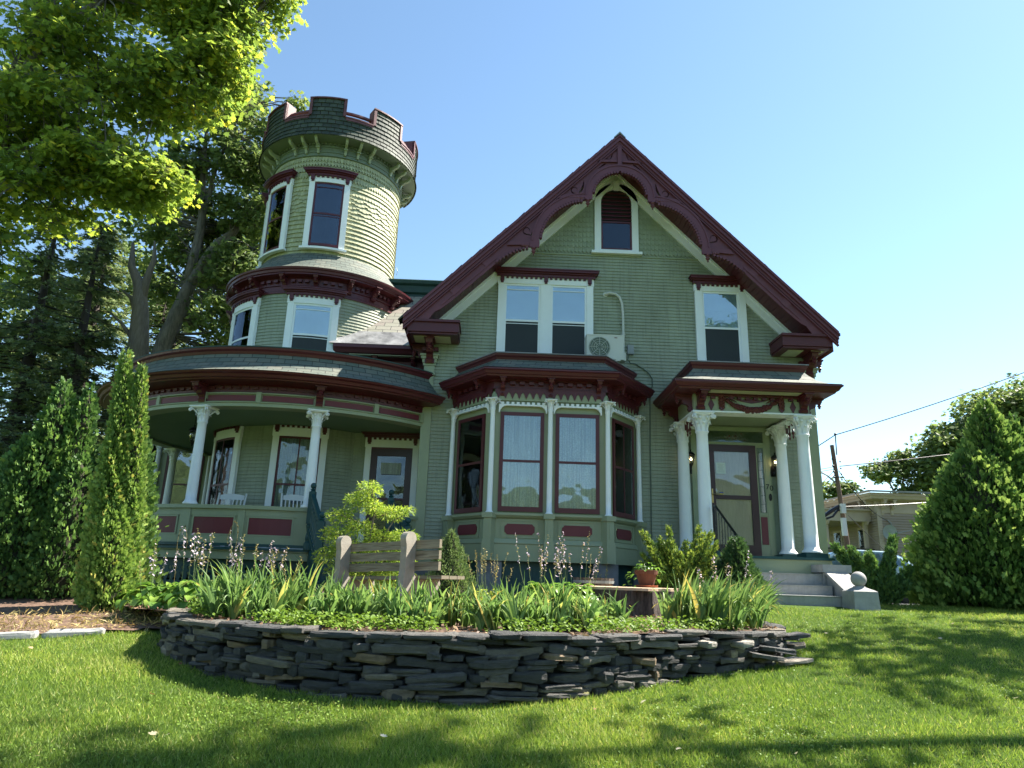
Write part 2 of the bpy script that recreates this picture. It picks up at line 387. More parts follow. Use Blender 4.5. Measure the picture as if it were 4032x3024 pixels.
def shingles(mb,mp,z0,z1,h,uext,sw,style,d=.02,jit=.0):
    """individually cut shingles; style(row,k) -> 'sq','pt','rd','cv' or a vertical offset"""
    k=int(round((z1-z0)/h));h=(z1-z0)/k
    for i in range(k):
        z=z0+i*h;e=uext(z+h/2)
        if not e:continue
        a,b=e;n=max(1,int(round((b-a)/sw)));w=(b-a)/n
        for j in range(n+1):
            ua=a+w*(j-.5*(i%2));ub=ua+w;ua=max(a,ua);ub=min(b,ub)
            if ub-ua<.01:continue
            st=style(i,j);zo=0
            if isinstance(st,tuple):st,zo=st
            zz=z+zo+random.uniform(-jit,jit);g=.002;um=(ua+ub)/2;dd=d+random.uniform(0,.003)
            if st=='pt':bot=[(ua+g,zz),(um,zz-h*.42),(ub-g,zz)]
            elif st=='rd':bot=[(ua+g,zz),(ua+w*.2,zz-h*.22),(um,zz-h*.3),(ub-w*.2,zz-h*.22),(ub-g,zz)]
            elif st=='ck':bot=[(ua+g,zz),(ua+w*.38,zz),(ua+w*.38,zz-h*.3),(ub-w*.12,zz-h*.3),(ub-g,zz)]
            else:bot=[(ua+g,zz),(ub-g,zz)]
            m=len(bot);top=[(ub-g,z+h*1.02),(ua+g,z+h*1.02)]
            vs=[mp(u,v,dd) for u,v in bot]+[mp(u,v,.003) for u,v in top]+[mp(u,v,0) for u,v in bot]
            fs=[list(range(m+2))]+[[q,q+m+2,q+m+3,q+1] for q in range(m-1)]
            mb.add(vs,fs,tint=random.random())
# ================================================================== THE HOUSE
H=empty('victorian_house',(2.5,0,-.3),'green clapboard Victorian house with a round battlemented tower, maroon gable and white columns','house')
XC=2.5;XL,XR=-1.5,6.65
# solid bodies behind the siding
mb=MB();prism(mb,W,[(XL,.14),(XR,.14),(XR,4.9),(XC,9.05),(XL,4.9)],-9,-.005)
box(mb,-3.4,XL,1.15,9,.14,4.8);box(mb,-8.6,-3.4,5.2,9,.14,4.6)
mb.build('inner_wall',M['clap'],H)
m0=flat(0,0)
def ext(z):
    hw=min(4.07,9.0-z);a,b=XC+.075-hw,XC+.075+hw
    return [(max(XL+.0,XC-(9.0-z)),min(XR,XC+(9.0-z)))]
mb=MB();claprows(mb,m0,.42,6.90,.073,ext)
mb.build('clapboard_wall',M['clap'],H)
mb=MB();claprows(mb,flat(0,1.15),.42,4.8,.073,lambda z:[(-3.2,-1.5)]);mb.build('clapboard_wall',M['clap'],H)
mb=MB();claprows(mb,flat(0,5.2),.42,4.5,.075,lambda z:[(-8.6,-5.5)]);mb.build('clapboard_wall',M['clap'],H)
mb=MB()
def gst(i,j):
    if i==0:return 'pt'
    return 'ck' if i not in (4,5,6) else ('ck' if (j%9) not in(6,7) else 'rd')
shingles(mb,m0,6.99,8.85,.123,lambda z:(XC-(8.95-z),XC+(8.95-z)),.085,gst,.016)
mb.build('gable_shingles',M['gshing'],H)
mb=MB();bx(mb,m0,XC-2.1,XC+2.1,6.885,6.91,0,.03)
box(mb,XL-.02,XR+.02,-.03,0,.14,.36);sweep(mb,[(XL-.02,0),(XR+.02,0)],[(0,.44),(.06,.42),(.05,.38),(.02,.36)])
mb.build('water_table',M['trim'],H)
mb=MB();box(mb,XL+.02,XR-.02,.0,8.9,-.6,.14);box(mb,-8.6,XL,5.25,9,-.6,.14);box(mb,-3.3,XL,1.2,4,-.6,.14)
mb.build('stone_foundation',M['ruggedgranite'],H)
# corner pilasters with moulded caps
for xa,xb in((XL-.03,XL+.17),(XR-.17,XR+.03)):
    mb=MB();bx(mb,m0,xa,xb,.44,4.0,0,.05);bx(mb,m0,xa-.02,xb+.02,.44,.62,0,.065)
    for k,(a,b,o) in enumerate(((4.0,4.05,.03),(4.05,4.2,.01),(4.2,4.26,.03),(4.26,4.34,.05),(4.34,4.40,.075),(4.40,4.44,.1))):bx(mb,m0,xa-o,xb+o,a,b,-.1,.05+o)
    bx(mb,m0,xa+.02,xb-.02,4.44,4.75,-.1,.05);mb.build('corner_pilaster',M['trim'],H)
# ---------------- main gable roof
YF=-.7
AZ=9.49
def slab(mb,sgn,o0,o1,y0,y1,xe):  # between vertical offsets o0,o1 under the rake line, out to |dx|=xe
    x1=XC+sgn*xe
    vs=[(XC,y,AZ-o) for y in(y0,y1) for o in(o0,o1)]+[(x1,y,AZ-xe-o) for y in(y0,y1) for o in(o0,o1)]
    mb.add(vs,[[0,1,5,4],[2,6,7,3],[0,4,6,2],[1,3,7,5],[4,5,7,6]])
rf=MB();slab(rf,-1,-.02,.03,YF-.05,9.2,4.50);slab(rf,1,-.02,.03,YF-.05,9.2,4.50)
for s_ in(-1,1):   # ragged slate ends along the rake
    q=0
    while q<4.42:
        l_=random.uniform(.15,.2);x=XC+s_*q;x2=XC+s_*(q+l_)
        j=random.uniform(.015,.04)
        rf.add([(x,YF-.07,AZ-q+j),(x2,YF-.07,AZ-q-l_+.01),(x2,YF+.3,AZ-q-l_+.01),(x,YF+.3,AZ-q+j),(x,YF-.07,AZ-q-.03),(x2,YF-.07,AZ-q-l_-.03)],[[0,1,2,3],[0,4,5,1]],tint=random.random());q+=l_
ro=rf.build('gable_roof',M['bslate'],H)
mb=MB();prism(mb,W,[(XC-.13,AZ-.1),(XC,AZ+.045),(XC+.13,AZ-.1),(XC+.1,AZ-.13),(XC,AZ-.03),(XC-.1,AZ-.13)],.0,.8);mb.build('ridge_cap',M['grey'],ro)
mb=MB();slab(mb,-1,.031,.46,YF+.06,9.0,4.38);slab(mb,1,.031,.46,YF+.06,9.0,4.38)
mb.build('gable_soffit',M['maroon'],H)
# boards in the soffit
for s_ in(-1,1):
    mb=MB();q=.55
    while q<4.0:
        x1,x2=XC+s_*q,XC+s_*(q+.07);mb.add([(x1,YF+.08,AZ-q-.475),(x2,YF+.08,AZ-q-.07-.475),(x2,0,AZ-q-.07-.475),(x1,0,AZ-q-.475),(x1,YF+.08,AZ-q-.45),(x2,YF+.08,AZ-q-.07-.45),(x2,0,AZ-q-.52),(x1,0,AZ-q-.45)],[[0,1,2,3],[0,4,5,1],[1,5,6,2],[0,3,7,4]]);q+=.085
    mb.build('soffit_boards',M['maroon'],H)
# white rake trim on the wall
mb=MB()
for s_ in(-1,1):
    P=[(XC,9.02),(XC+s_*3.9,9.02-3.9),(XC+s_*3.62,9.02-3.9),(XC,8.74)]
    prism(mb,W,P if s_>0 else P[::-1],0,.06);P=[(XC,9.02),(XC+s_*3.9,9.02-3.9),(XC+s_*3.83,9.02-3.9),(XC,8.95)];prism(mb,W,P,.06,.10)
mb.build('rake_trim',M['white'],H)
# ---------------- bargeboard with arches, cut scrolls, beads and pendants
def arcp(cx,cz,r,a0,a1,n):return [(cx+r*math.cos(rad(a0+(a1-a0)*i/n)),cz+r*math.sin(rad(a0+(a1-a0)*i/n))) for i in range(n+1)]
def scroll(x,z,s,ang,flip):
    """S-shaped cut-out: thick middle, thin curled end"""
    c=[];n=16
    for i in range(n+1):
        q=i/n
        if q<.55:
            k=q/.55;px,pz=(-.02+.10*math.sin(k*2.6))*1.0+k*-.10,.42-.62*k;w=.012+.05*math.sin(k*PI)**1.2
            px=.10*math.sin(k*PI)*.6-.0
        else:
            k=(q-.55)/.45;th=-PI/2-.2-k*4.4;r=.15*(1-.5*k);px,pz=-.15+r*math.cos(th)+.0,-.06+r*math.sin(th)+.02;w=.034*(1-k)+.008
        c.append((px,pz,w))
    Lf=[];Rt=[]
    for i,(px,pz,w) in enumerate(c):
        a=c[max(0,i-1)];b=c[min(n,i+1)];dx,dz=b[0]-a[0],b[1]-a[1];l=math.hypot(dx,dz) or 1
        Lf.append((px-dz/l*w/1.6,pz+dx/l*w/1.6));Rt.append((px+dz/l*w/1.6,pz-dx/l*w/1.6))
    P=Lf+Rt[::-1];ca,sa=math.cos(rad(ang)),math.sin(rad(ang));o=[]
    for px,pz in P:
        X,Z=px*s*ca-pz*s*sa,px*s*sa+pz*s*ca;o.append((x+flip*X,z+Z))
    return o if flip>0 else o[::-1]
def barge(s_):
    f=lambda P:[(XC+s_*(XC-a),b) for a,b in P]   # P given for the left half
    R=[(XC,AZ-.06),(-1.93,5.06-.06+.0)]
    low=[(-1.93,4.98),(-1.45,4.98)]+[(-1.40,5.06),(-1.33,5.16),(-1.22,5.22)]+[(-1.02,5.39),(-.10,6.31)]
    low+=[(.10,6.50),(.28,6.62),(.52,6.70),(.72,6.68),(.76,6.80)]
    low+=arcp(1.80,6.82,1.03,178,92,14)+[(1.86,7.84),(1.90,7.97)]+arcp(XC,7.98,.60,180,90,12)
    poly=R+low
    h1=scroll(1.62,8.08,.62,-22,1);h2=scroll(.62,7.06,.66,-22,1);h3=scroll(2.30,8.93,.32,-18,1)
    t1=[(2.0,8.62),(2.16,8.77),(2.22,8.77),(2.07,8.66)];t2=[(1.22,7.80),(1.30,7.88),(1.40,7.88)]
    hs=[f(h) for h in(h1,h2,h3,t1,t2)]
    mb=MB();prism(mb,W,f(poly),-YF-.035,-YF,hs)
    # raised rings, rails and posts
    def strip(c,r0,r1,a0,a1,o0=0,o1=.035,n=16):
        a=arcp(c[0],c[1],r0,a0,a1,n);b=arcp(c[0],c[1],r1,a0,a1,n)[::-1];prism(mb,W,f(a+b),-YF+o0,-YF+o1)
    strip((XC,7.98),.60,.72,182,90,.001,.04);strip((1.80,6.82),1.03,1.16,180,94,.001,.04);strip((XC,7.98),.72,.75,182,90,.001,.055);strip((1.80,6.82),1.16,1.19,180,94,.001,.055)
    for p in ([(XC-.045,8.70),(XC-.045,9.22),(XC,9.26),(XC,8.70)],[(1.98,8.78),(XC-.06,8.80),(XC-.06,8.84),(2.08,8.84)],[(1.16,7.86),(1.74,7.90),(1.74,7.955),(1.30,7.955)],[(1.74,7.86),(1.74,8.0),(1.90,8.0),(1.90,7.86)],[(.10,6.70),(.58,6.73),(.58,6.80),(.18,6.80)],[(.57,6.68),(.57,6.84),(.78,6.84),(.78,6.68)]):
        prism(mb,W,f(p),-YF+.002,-YF+.045)
    # crown mouldings stepping out along the rake
    for a,b,o in((.0,.07,.10),(.07,.13,.07),(.13,.17,.085),(.17,.24,.045),(.27,.30,.05)):
        prism(mb,W,f([(XC,AZ-a),(XC-4.45,AZ-4.45-a),(XC-4.45+(b-a)*0,AZ-4.45-b),(XC,AZ-b)]),-YF-.02,-YF+o)
    prism(mb,W,f([(-.1,6.40),(-1.2,5.30),(-1.2,5.345),(-.1,6.445)]),-YF,-YF+.015)
    # x-carved block and small diamond
    for cx,cz in((-.32,6.32),(-.95,5.66)):
        k=.13;prism(mb,W,f([(cx-k,cz),(cx,cz+k),(cx+k,cz),(cx,cz-k)]),-YF,-YF+.018)
    sc=scroll(-1.52,5.22,.36,-28,1);prism(mb,W,f(sc),-YF,-YF+.02)
    # beads along the arches
    def bead(cx,cz,r,a0,a1,n,rr):
        for i in range(n):
            a=rad(a0+(a1-a0)*(i+.5)/n);x=cx+r*math.cos(a);z=cz+r*math.sin(a)
            tube(mb,[(XC+s_*(XC-x),YF-.05,z),(XC+s_*(XC-x),YF+.05,z)],rr,8)
    bead(XC,7.98,.575,176,92,13,.03);bead(1.80,6.82,1.0,176,96,22,.03)
    for i in range(10):
        q=i/9;x=.52-.62*q;z=6.66-.34*q-.05*math.sin(q*PI)*-1;tube(mb,[(XC+s_*(XC-x),YF-.05,z),(XC+s_*(XC-x),YF+.05,z)],.028,8)
    # turned pendants
    for x,z in((1.80,7.80),(.66,6.62)):
        X=XC+s_*(XC-x);lathe(mb,X,YF-.02,[(.03,z+.06),(.055,z+.03),(.03,z),(.05,z-.03),(.035,z-.06),(.012,z-.08),(.02,z-.1),(.002,z-.13)],8)
        for k,(rr,q) in enumerate(((.03,.0),(.05,.04),(.03,.07),(.022,.1),(.03,.13),(.004,.17))):
            pass
        pts=[(X+(-s_)*-1*0+s_*-1*(-.1-q_) ,YF-.02,z+.09) for q_ in(0,.05,.09,.13,.17)]
        tube(mb,pts,[.03,.05,.024,.03,.004],7)
    o=mb.build('bargeboard',M['purple'],H)
    return o
barge(-1);barge(1)
# eave returns with cream soffit panels and scroll brackets
for s_ in(-1,1):
    X=lambda a:XC+s_*a
    def bb(mb,a,b,y0,y1,z0,z1):
        x0,x1=sorted((X(a),X(b)));box(mb,x0,x1,y0,y1,z0,z1)
    mb=MB();bb(mb,3.32,4.36,YF+.02,0,4.74,4.94);bb(mb,3.30,4.40,YF-.03,0,4.94,4.99);bb(mb,3.34,4.34,YF+.06,0,4.70,4.74)
    bb(mb,4.08,4.38,0,9,4.74,4.98)
    a=MB();prism(a,W,[(X(4.38),4.70),(X(4.38),5.0),(X(3.35),5.0),(X(3.35),4.70)] if s_<0 else [(X(3.35),4.70),(X(3.35),5.0),(X(4.38),5.0),(X(4.38),4.70)],.01,.05)
    r=mb.build('eave_return',M['maroon'],H)
    mb=MB();bb(mb,3.5,3.82,YF+.2,-.08,4.692,4.699);bb(mb,3.98,4.25,YF+.2,-.08,4.692,4.699);mb.build('soffit_panel',M['cream'],r)
    mb=MB();xx=(XL+.07) if s_<0 else XR-.07
    corbel(mb,flat(xx,-.05),0,4.70,.46,.42,.14);corbel(mb,flat(xx+s_*.1,.15,-90 if s_<0 else 90),0,4.70,.46,.3,.12)
    bx(mb,flat(xx,0),-.17,.17,4.52,4.60,0,.09);mb.build('scroll_bracket',M['maroon'],r)

# ---------------- windows of the gable front
window(m0,-.05,2.01,4.2,6.30,H,cas=.13,head=.17,openings=[(.09,.87),(1.09,1.87)],storm=True,screen=True,meet=.55,glass='uglass')
window(m0,4.23,5.34,4.2,6.30,H,cas=.15,head=.17,screen=True,meet=.55,glass='uglass')
# arched attic window
mb=MB();cx=2.535;zz=8.2;ri,ro_=.345,.49
outer=[(cx+ro_,6.99)]+arcp(cx,zz,ro_,0,180,16)+[(cx-ro_,6.99)]
inner=[(cx-ri,7.04)]+arcp(cx,zz,ri,180,0,16)+[(cx+ri,7.04)]
prism(mb,W,outer,0,.06,[inner]);bx(mb,m0,cx-.56,cx+.56,6.93,6.99,0,.11)
prism(mb,W,[(cx-.055,8.5),(cx+.055,8.5),(cx+.085,8.74),(cx-.085,8.74)],.06,.11)
aw=mb.build('attic_window',M['white'],H)
mb=MB()
for a,b,c_,d_ in((cx-ri,cx+ri,7.70,7.74),(cx-ri,cx+ri,7.04,7.08),(cx-ri,cx-ri+.04,7.08,7.70),(cx+ri-.04,cx+ri,7.08,7.70)):bx(mb,m0,a,b,c_,d_,.0,.045)
k=0
for i in range(8):
    z=7.78+i*.093;hw=ri if z+.04<zz else math.sqrt(max(0,ri*ri-(z+.03-zz)**2))
    if hw>.08:
        mb.add([(cx-hw,-.05,z),(cx+hw,-.05,z),(cx+hw,-.018,z+.055),(cx-hw,-.018,z+.055),(cx-hw,-.05,z-.012),(cx+hw,-.05,z-.012)],[[0,1,2,3],[0,4,5,1]])
mb.build('louvre',M['maroon'],aw)
mb=MB();bx(mb,m0,cx-ri+.02,cx+ri-.02,7.06,7.72,.02,.03);mb.build('window_pane',M['dglass'],aw)
mb=MB();prism(mb,W,[(cx+ri-.002,7.05)]+arcp(cx,zz,ri-.002,0,180,14)+[(cx-ri+.002,7.05)],.019,.0215);mb.build('dark_interior',M['dark'],aw)

# ================================================================== BAY WINDOW
BP=[(-.85,0),(-.03,-1.1),(2.09,-1.1),(2.91,0)]
mb=MB();sweep(mb,BP,[(0,.27),(0,3.62),(-.6,3.62)])
# plinth, panels frame, sill, upper fascia
sweep(mb,BP,[(0,.27),(.07,.27),(.07,.56),(.085,.58),(.06,.62),(.03,.66),(0,.66)])
sweep(mb,BP,[(0,1.02),(.05,1.04),(.09,1.08),(.09,1.12),(0,1.13)])
sweep(mb,BP,[(0,3.22),(.05,3.24),(.05,3.40),(0,3.42)])
body=mb.build('bay_window',M['trim'],H)
faces=[]
for a,b in zip(BP[:-1],BP[1:]):
    dx,dy=b[0]-a[0],b[1]-a[1];faces.append((flat(a[0],a[1],math.degrees(math.atan2(dy,dx))),math.hypot(dx,dy)))
colp=[(-.86,-.13),(-.06,-1.2),(1.03,-1.22),(2.12,-1.2),(2.92,-.13)]
for x,y in colp:
    ped=MB()
    a=math.degrees(math.atan2(x-1.03,.6-y))*.75 if abs(x-1.03)>.5 else 0
    mp=flat(x,y,a)
    bx(ped,mp,-.09,.09,.27,.62,-.2,.09);bx(ped,mp,-.075,.075,.62,1.02,-.2,.07);bx(ped,mp,-.10,.10,1.02,1.11,-.2,.10);bx(ped,mp,-.03,.03,.70,.96,.07,.078)
    ped.build('bay_pedestal',M['trim'],body)
for x,y in colp:
    a=math.degrees(math.atan2(x-1.03,.6-y))*.75 if abs(x-1.03)>.5 else 0
    column('bay_column',x,y,1.11,3.25,.05,.20,.24,body,a)
wins=[(faces[0],.2,1.10),(faces[1],.12,.95),(faces[1],1.17,2.0),(faces[2],.27,1.17)]
for i,((mp,Lh),a,b) in enumerate(wins):
    window(mp,a,b,1.10,3.02,body,cas=0,head=0,sash='maroon',upper='curtain' if i in(1,2) else 'curtain2',lower='curtain' if i in(1,2) else 'curtain2',frame=False,meet=.5,hoodz=False,muntin=(i==3))
    # recessed red panel with notched corners
    p=MB();c=.045;u0,u1,z0,z1=a+.14,b-.14,.74,.93
    prism(p,mp,[(u0+c,z0),(u1-c,z0),(u1-c*.6,z0+c*.6),(u1,z0+c),(u1,z1-c),(u1-c*.6,z1-c*.6),(u1-c,z1),(u0+c,z1),(u0+c*.6,z1-c*.6),(u0,z1-c),(u0,z0+c),(u0+c*.6,z0+c*.6)],0,.018)
    p.build('red_panel',M['panel'],body)
    q=MB();u0-=.07;u1+=.07
    for A in((u0,u1,.98,1.0),(u0,u1,.68,.70),(u0,u0+.015,.70,.98),(u1-.015,u1,.70,.98)):bx(q,mp,*A,0,.014)
    q.build('panel_moulding',M['trim'],body)
# white spandrel with toothed upper edge between the capitals
sp=MB();la=MB();den=MB();cb=MB()
segs=[(faces[0][0],.10,1.30),(faces[1][0],.08,1.0),(faces[1][0],1.12,2.04),(faces[2][0],.07,1.27)]
for mp,a,b in segs:
    r=.13;pl=[(a,3.0),(a+.02,3.0)]+[(a+.02+r*(1-math.cos(t*PI/8)),3.0+r*math.sin(t*PI/8)) for t in range(1,5)]
    pr=[(b-.02-r*(1-math.cos(t*PI/8)),3.0+r*math.sin(t*PI/8)) for t in range(4,0,-1)]+[(b-.02,3.0),(b,3.0),(b,3.16),(a,3.16)]
    prism(sp,mp,pl+pr,.04,.09);dentils(sp,mp,a+.02,b-.02,3.16,3.205,.04,.085,9,.55)
sp.build('white_spandrel',M['white'],body)
for mp,Lh in faces:
    n=int(Lh/.128);st=Lh/n
    for k in range(n):
        u=st*(k+.5);w=st*.5
        prism(la,mp,[(u-w,3.46),(u-w,3.40),(u-w*.55,3.36),(u-w*.3,3.31),(u,3.27),(u+w*.3,3.31),(u+w*.55,3.36),(u+w,3.40),(u+w,3.46)],.051,.07)
sweep(la,BP,[(.051,3.46),(.075,3.46),(.075,3.48),(.055,3.49),(.055,3.60),(.10,3.62),(.10,3.65)])
la.build('maroon_lambrequin_frieze',M['maroon'],body)
for (mp,Lh),us in zip(faces,([.14,1.12],[.14,1.06,1.98],[.25,1.23])):
    for u in us:corb(mp,u,3.64,.32,.30,.085,body)
    us2=[0]+us+[Lh]
    for a,b in zip(us2[:-1],us2[1:]):
        if b-a>.4:dentils(cb,mp,a+.1,b-.1,3.54,3.60,.055,.13,max(3,int((b-a-.2)/.16)),.55)
cb.build('cornice_dentils',M['maroon'],body)
co=MB();sweep(co,BP,[(0,3.62),(.12,3.64),(.34,3.64),(.35,3.67),(.38,3.68),(.40,3.73),(.43,3.75),(.43,3.78),(.38,3.79)]);co.build('cornice',M['maroon'],body)
ro=MB();sweep(ro,BP,[(.42,3.795),(.25,3.85),(.12,3.93),(.02,4.02),(-.05,4.12)]);bro=ro.build('bay_roof',M['slate'],body)
ro=MB();sweep(ro,BP,[(-.06,4.06),(-.02,4.07),(-.0,4.12),(.03,4.15),(.04,4.19),(-.02,4.21)]);ro.build('roof_crown_moulding',M['maroon'],bro)
ro=MB();sweep(ro,BP,[(.05,4.195),(.05,4.215),(-.05,4.225)]);ro.add([(x,y,4.222) for x,y in((-.8,0),(-.0,-1.06),(2.06,-1.06),(2.86,0))],[[0,1,2,3]]);ro.build('roof_flashing',M['membrane'],bro)
# stone piers and teal lattice below the bay
for x,y in((-.02,-1.02),(2.08,-1.02)):
    mb=MB();box(mb,x-.22,x+.22,y-.12,y+.4,-.6,.265);mb.build('granite_pier',M['ruggedgranite'],body)
mb=MB();sweep(mb,[(-.75,0),(.0,-1.0),(2.06,-1.0),(2.8,0)],[(0,-.5),(0,.27)]);
for k in range(12):bx(mb,flat(0,-1.0),.25+k*.15,.31+k*.15,-.4,.25,0,.015)
mb.build('teal_skirting',M['teal'],body)

# ================================================================== ENTRANCE PORTICO
PX0,PX1,PY=3.73,5.93,-1.35
PP=[(PX0,0),(PX0,PY),(PX1,PY),(PX1,0)];mP=flat(0,PY)
mb=MB();sweep(mb,PP,[(-.28,3.13),(0,3.13),(0,3.46),(-.28,3.46)])
mb.add([(PX0+.2,PY+.2,3.15),(PX1-.2,PY+.2,3.15),(PX1-.2,0,3.15),(PX0+.2,0,3.15)],[[0,1,2,3]])
bx(mb,mP,PX0,PX1,3.415,3.46,0,.012)
P=mb.build('portico',M['trim'],H)
mb=MB();sweep(mb,PP,[(-.29,3.10),(.03,3.10),(.03,3.128),(-.29,3.128)]);mb.build('architrave_strip',M['white'],P)
mb=MB();sweep(mb,PP,[(0,3.45),(.14,3.46),(.36,3.46),(.37,3.49),(.41,3.50),(.44,3.55),(.47,3.57),(.47,3.60),(.4,3.61)])
dentils(mb,mP,PX0+.1,4.18,3.36,3.41,.0,.05,2,.5);dentils(mb,mP,4.36,5.30,3.36,3.41,.0,.05,6,.5);dentils(mb,mP,5.5,PX1-.1,3.36,3.41,.0,.05,2,.5);bx(mb,mP,PX0+.05,PX1-.05,3.41,3.45,.012,.06)
for u in(PX0+.12,PX1-.12):corb(mP,u,3.46,.32,.32,.12,P)
for yy in(.18,1.2):corb(flat(PX0,0,-90),yy,3.46,.32,.32,.1,P);corb(flat(PX1,0,90),-yy,3.46,.32,.32,.1,P)
mb.build('cornice',M['maroon'],P)
mb=MB();bx(mb,mP,PX0+.25,PX1-.25,3.452,3.459,.10,.3);mb.build('soffit_panel',M['cream'],P)
ro=MB();sweep(ro,PP,[(.46,3.615),(.28,3.67),(.14,3.76),(.03,3.88),(-.05,4.0)]);pr_=ro.build('portico_roof',M['slate'],P)
ro=MB();sweep(ro,PP,[(-.06,3.95),(-.02,3.96),(0,4.01),(.03,4.04),(.04,4.08),(-.02,4.1)]);ro.build('roof_crown_moulding',M['maroon'],pr_)
ro=MB();sweep(ro,PP,[(.05,4.085),(.05,4.105),(-.05,4.112)]);ro.add([(PX0,0,4.11),(PX0,PY,4.11),(PX1,PY,4.11),(PX1,0,4.11)],[[0,1,2,3]]);ro.build('roof_flashing',M['membrane'],pr_)
# carved swag, drops and lozenges
g=MB()
def loz(cx,cz,a,b):prism(g,mP,[(cx-a,cz),(cx,cz-b),(cx+a,cz),(cx,cz+b)],.0,.012)
loz(4.06,3.25,.06,.12);loz(5.62,3.25,.06,.12);loz(4.83,3.345,.28,.05)
for i in range(46):
    q=i/45;x=4.28+1.10*q;z=3.41-.25*math.sin(q*PI)**.8;r=.028+.03*math.sin(q*PI)
    for k in range(3):sphere(g,(x+random.uniform(-.01,.01),PY-.03+random.uniform(-.01,.01),z+random.uniform(-r,r)*.6),r*random.uniform(.6,.85),7,4)
for cx in(4.26,5.40):
    for k in range(9):sphere(g,(cx+.022*(-1)**k,PY-.02,3.42-k*.027),.034+.012*math.sin(k/8*PI),7,4)
    prism(g,mP,[(cx-.055,3.19),(cx,3.13),(cx+.055,3.19),(cx+.035,3.26),(cx-.035,3.26)],0,.03);sphere(g,(cx,PY-.03,3.44),.055,8,5)
for s_,cx in((1,4.30),(-1,5.36)):tube(g,[(cx,PY-.02,3.40),(cx+s_*.10,PY-.03,3.37),(cx+s_*.18,PY-.03,3.39),(cx+s_*.26,PY-.02,3.36)],[.018,.014,.012,.008],5);tube(g,[(cx+s_*.12,PY-.02,3.37),(cx+s_*.2,PY-.03,3.335),(cx+s_*.25,PY-.02,3.31)],[.014,.012,.006],5)
g.build('carved_garland',M['maroon'],P)
for x,y in((3.90,-1.22),(5.82,-1.22),(3.80,-.24),(5.80,-.24)):
    column('portico_column',x,y,.56,3.10,.125,.36,.42,P)
    b=MB();box(b,x-.2,x+.2,y-.2,y+.2,.485,.56);lathe(b,x,y,[(.19,.56),(.195,.575),(.17,.58)],16);b.build('column_plinth',M['teal'],P)
# little turned spindles in the open side brackets
g=MB()
for x in(3.80,5.84):
    for y in(-.62,-.78):lathe(g,x,y,[(.012,3.1),(.03,3.06),(.014,3.0),(.014,2.92),(.03,2.88),(.012,2.84),(.02,2.8),(.002,2.76)],7)
    for y in(-.5,-.9):box(g,x-.02,x+.02,y-.02,y+.02,2.92,3.1)
g.build('turned_spindles',M['maroon'],P)
g=MB()
for x in(3.8,5.84):
    mp=flat(x,0,-90) if x<4 else flat(x,0,90);s_=1 if x<4 else -1
    pl=[(s_*-1*-.0,0)]
    prism(g,lambda u,z,w,x=x:(x+w,u,z),[(-1.1,3.10),(-1.1,2.86),(-1.0,2.98),(-.85,3.06),(-.6,3.07),(-.45,3.0),(-.36,2.86),(-.36,3.10)],-.02,.02)
g.build('bracket_arch',M['white'],P)
mb=MB();box(mb,PX0-.18,PX1+.16,PY-.16,0,.44,.484);mb.build('portico_floor',M['teal'],P)
mb=MB();box(mb,PX0-.14,PX1+.12,PY-.12,0,.2,.439);box(mb,PX0-.14,PX0+.2,PY-.12,0,-.4,.2);box(mb,PX1-.2,PX1+.12,PY-.1,0,-.4,.2);mb.build('portico_base',M['trim'],P)
# door surround
mb=MB();bx(mb,m0,4.02,5.66,.485,3.12,.0,.022);bx(mb,m0,4.02,4.12,.485,3.1,.022,.045);bx(mb,m0,5.54,5.66,.485,3.1,.022,.03);bx(mb,m0,4.12,5.54,2.745,2.80,.022,.05);bx(mb,m0,4.12,5.54,3.04,3.12,.022,.05)
bx(mb,m0,4.32,4.345,.485,2.745,.022,.05);bx(mb,m0,5.345,5.37,.485,2.745,.022,.05);bx(mb,m0,5.78,5.82,.5,3.1,.0,.05);bx(mb,m0,4.12,4.32,1.33,1.38,.022,.05);bx(mb,m0,5.37,5.52,1.33,1.38,.022,.05)
D=mb.build('front_door',M['trim'],H)
for a,b in((4.15,4.31),(5.38,5.51)):
    mb=MB();bx(mb,m0,a,b,.76,1.30,.022,.04);mb.build('red_panel',M['panel'],D)
    mb=MB();bx(mb,m0,a,b,1.39,2.70,.022,.03);s_=mb.build('sidelight',M['dglass'],D)
    mb=MB()
    for z in(1.55,1.72,1.90,2.07,2.24,2.42,2.6):bx(mb,m0,a,b,z,z+.012,.03,.034)
    bx(mb,m0,a,a+.02,1.39,2.7,.03,.04);bx(mb,m0,b-.02,b,1.39,2.7,.03,.04);mb.build('leading',M['gcable'],s_)
mb=MB();bx(mb,m0,4.14,5.52,2.81,3.03,.022,.03);tr=mb.build('transom_window',M['dglass'],D)
mb=MB()
for k in range(60):
    u=4.95+rng.normal(0,.13);z=2.92+rng.normal(0,.05)
    if 4.3<u<5.45 and 2.83<z<3.01:mb.tint=random.random();bx(mb,m0,u,u+random.uniform(.012,.03),z,z+random.uniform(.01,.035),.0305,.032)
stm,t,o=nt('stained_glass');b=N(t,'ShaderNodeBsdfPrincipled');L(t,ramp(t,attr(t),[(0,(.25,.27,.25)),(.6,(.12,.14,.12)),(.8,(.2,.03,.02)),(1,(.1,.12,.16))]),b.inputs['Base Color']);L(t,b.outputs[0],o.inputs[0])
mb.build('stained_glass_pieces',stm,tr)
mb=MB();bx(mb,m0,4.36,5.33,.50,2.70,.022,.028);mb.build('oak_inner_door',M['dwood'],D)
mb=MB()
for A in((4.355,4.48,.50,2.74),(5.20,5.34,.50,2.74),(4.48,5.20,2.60,2.74),(4.48,5.20,.50,.74),(4.48,5.20,1.63,1.71)):bx(mb,m0,*A,.04,.075)
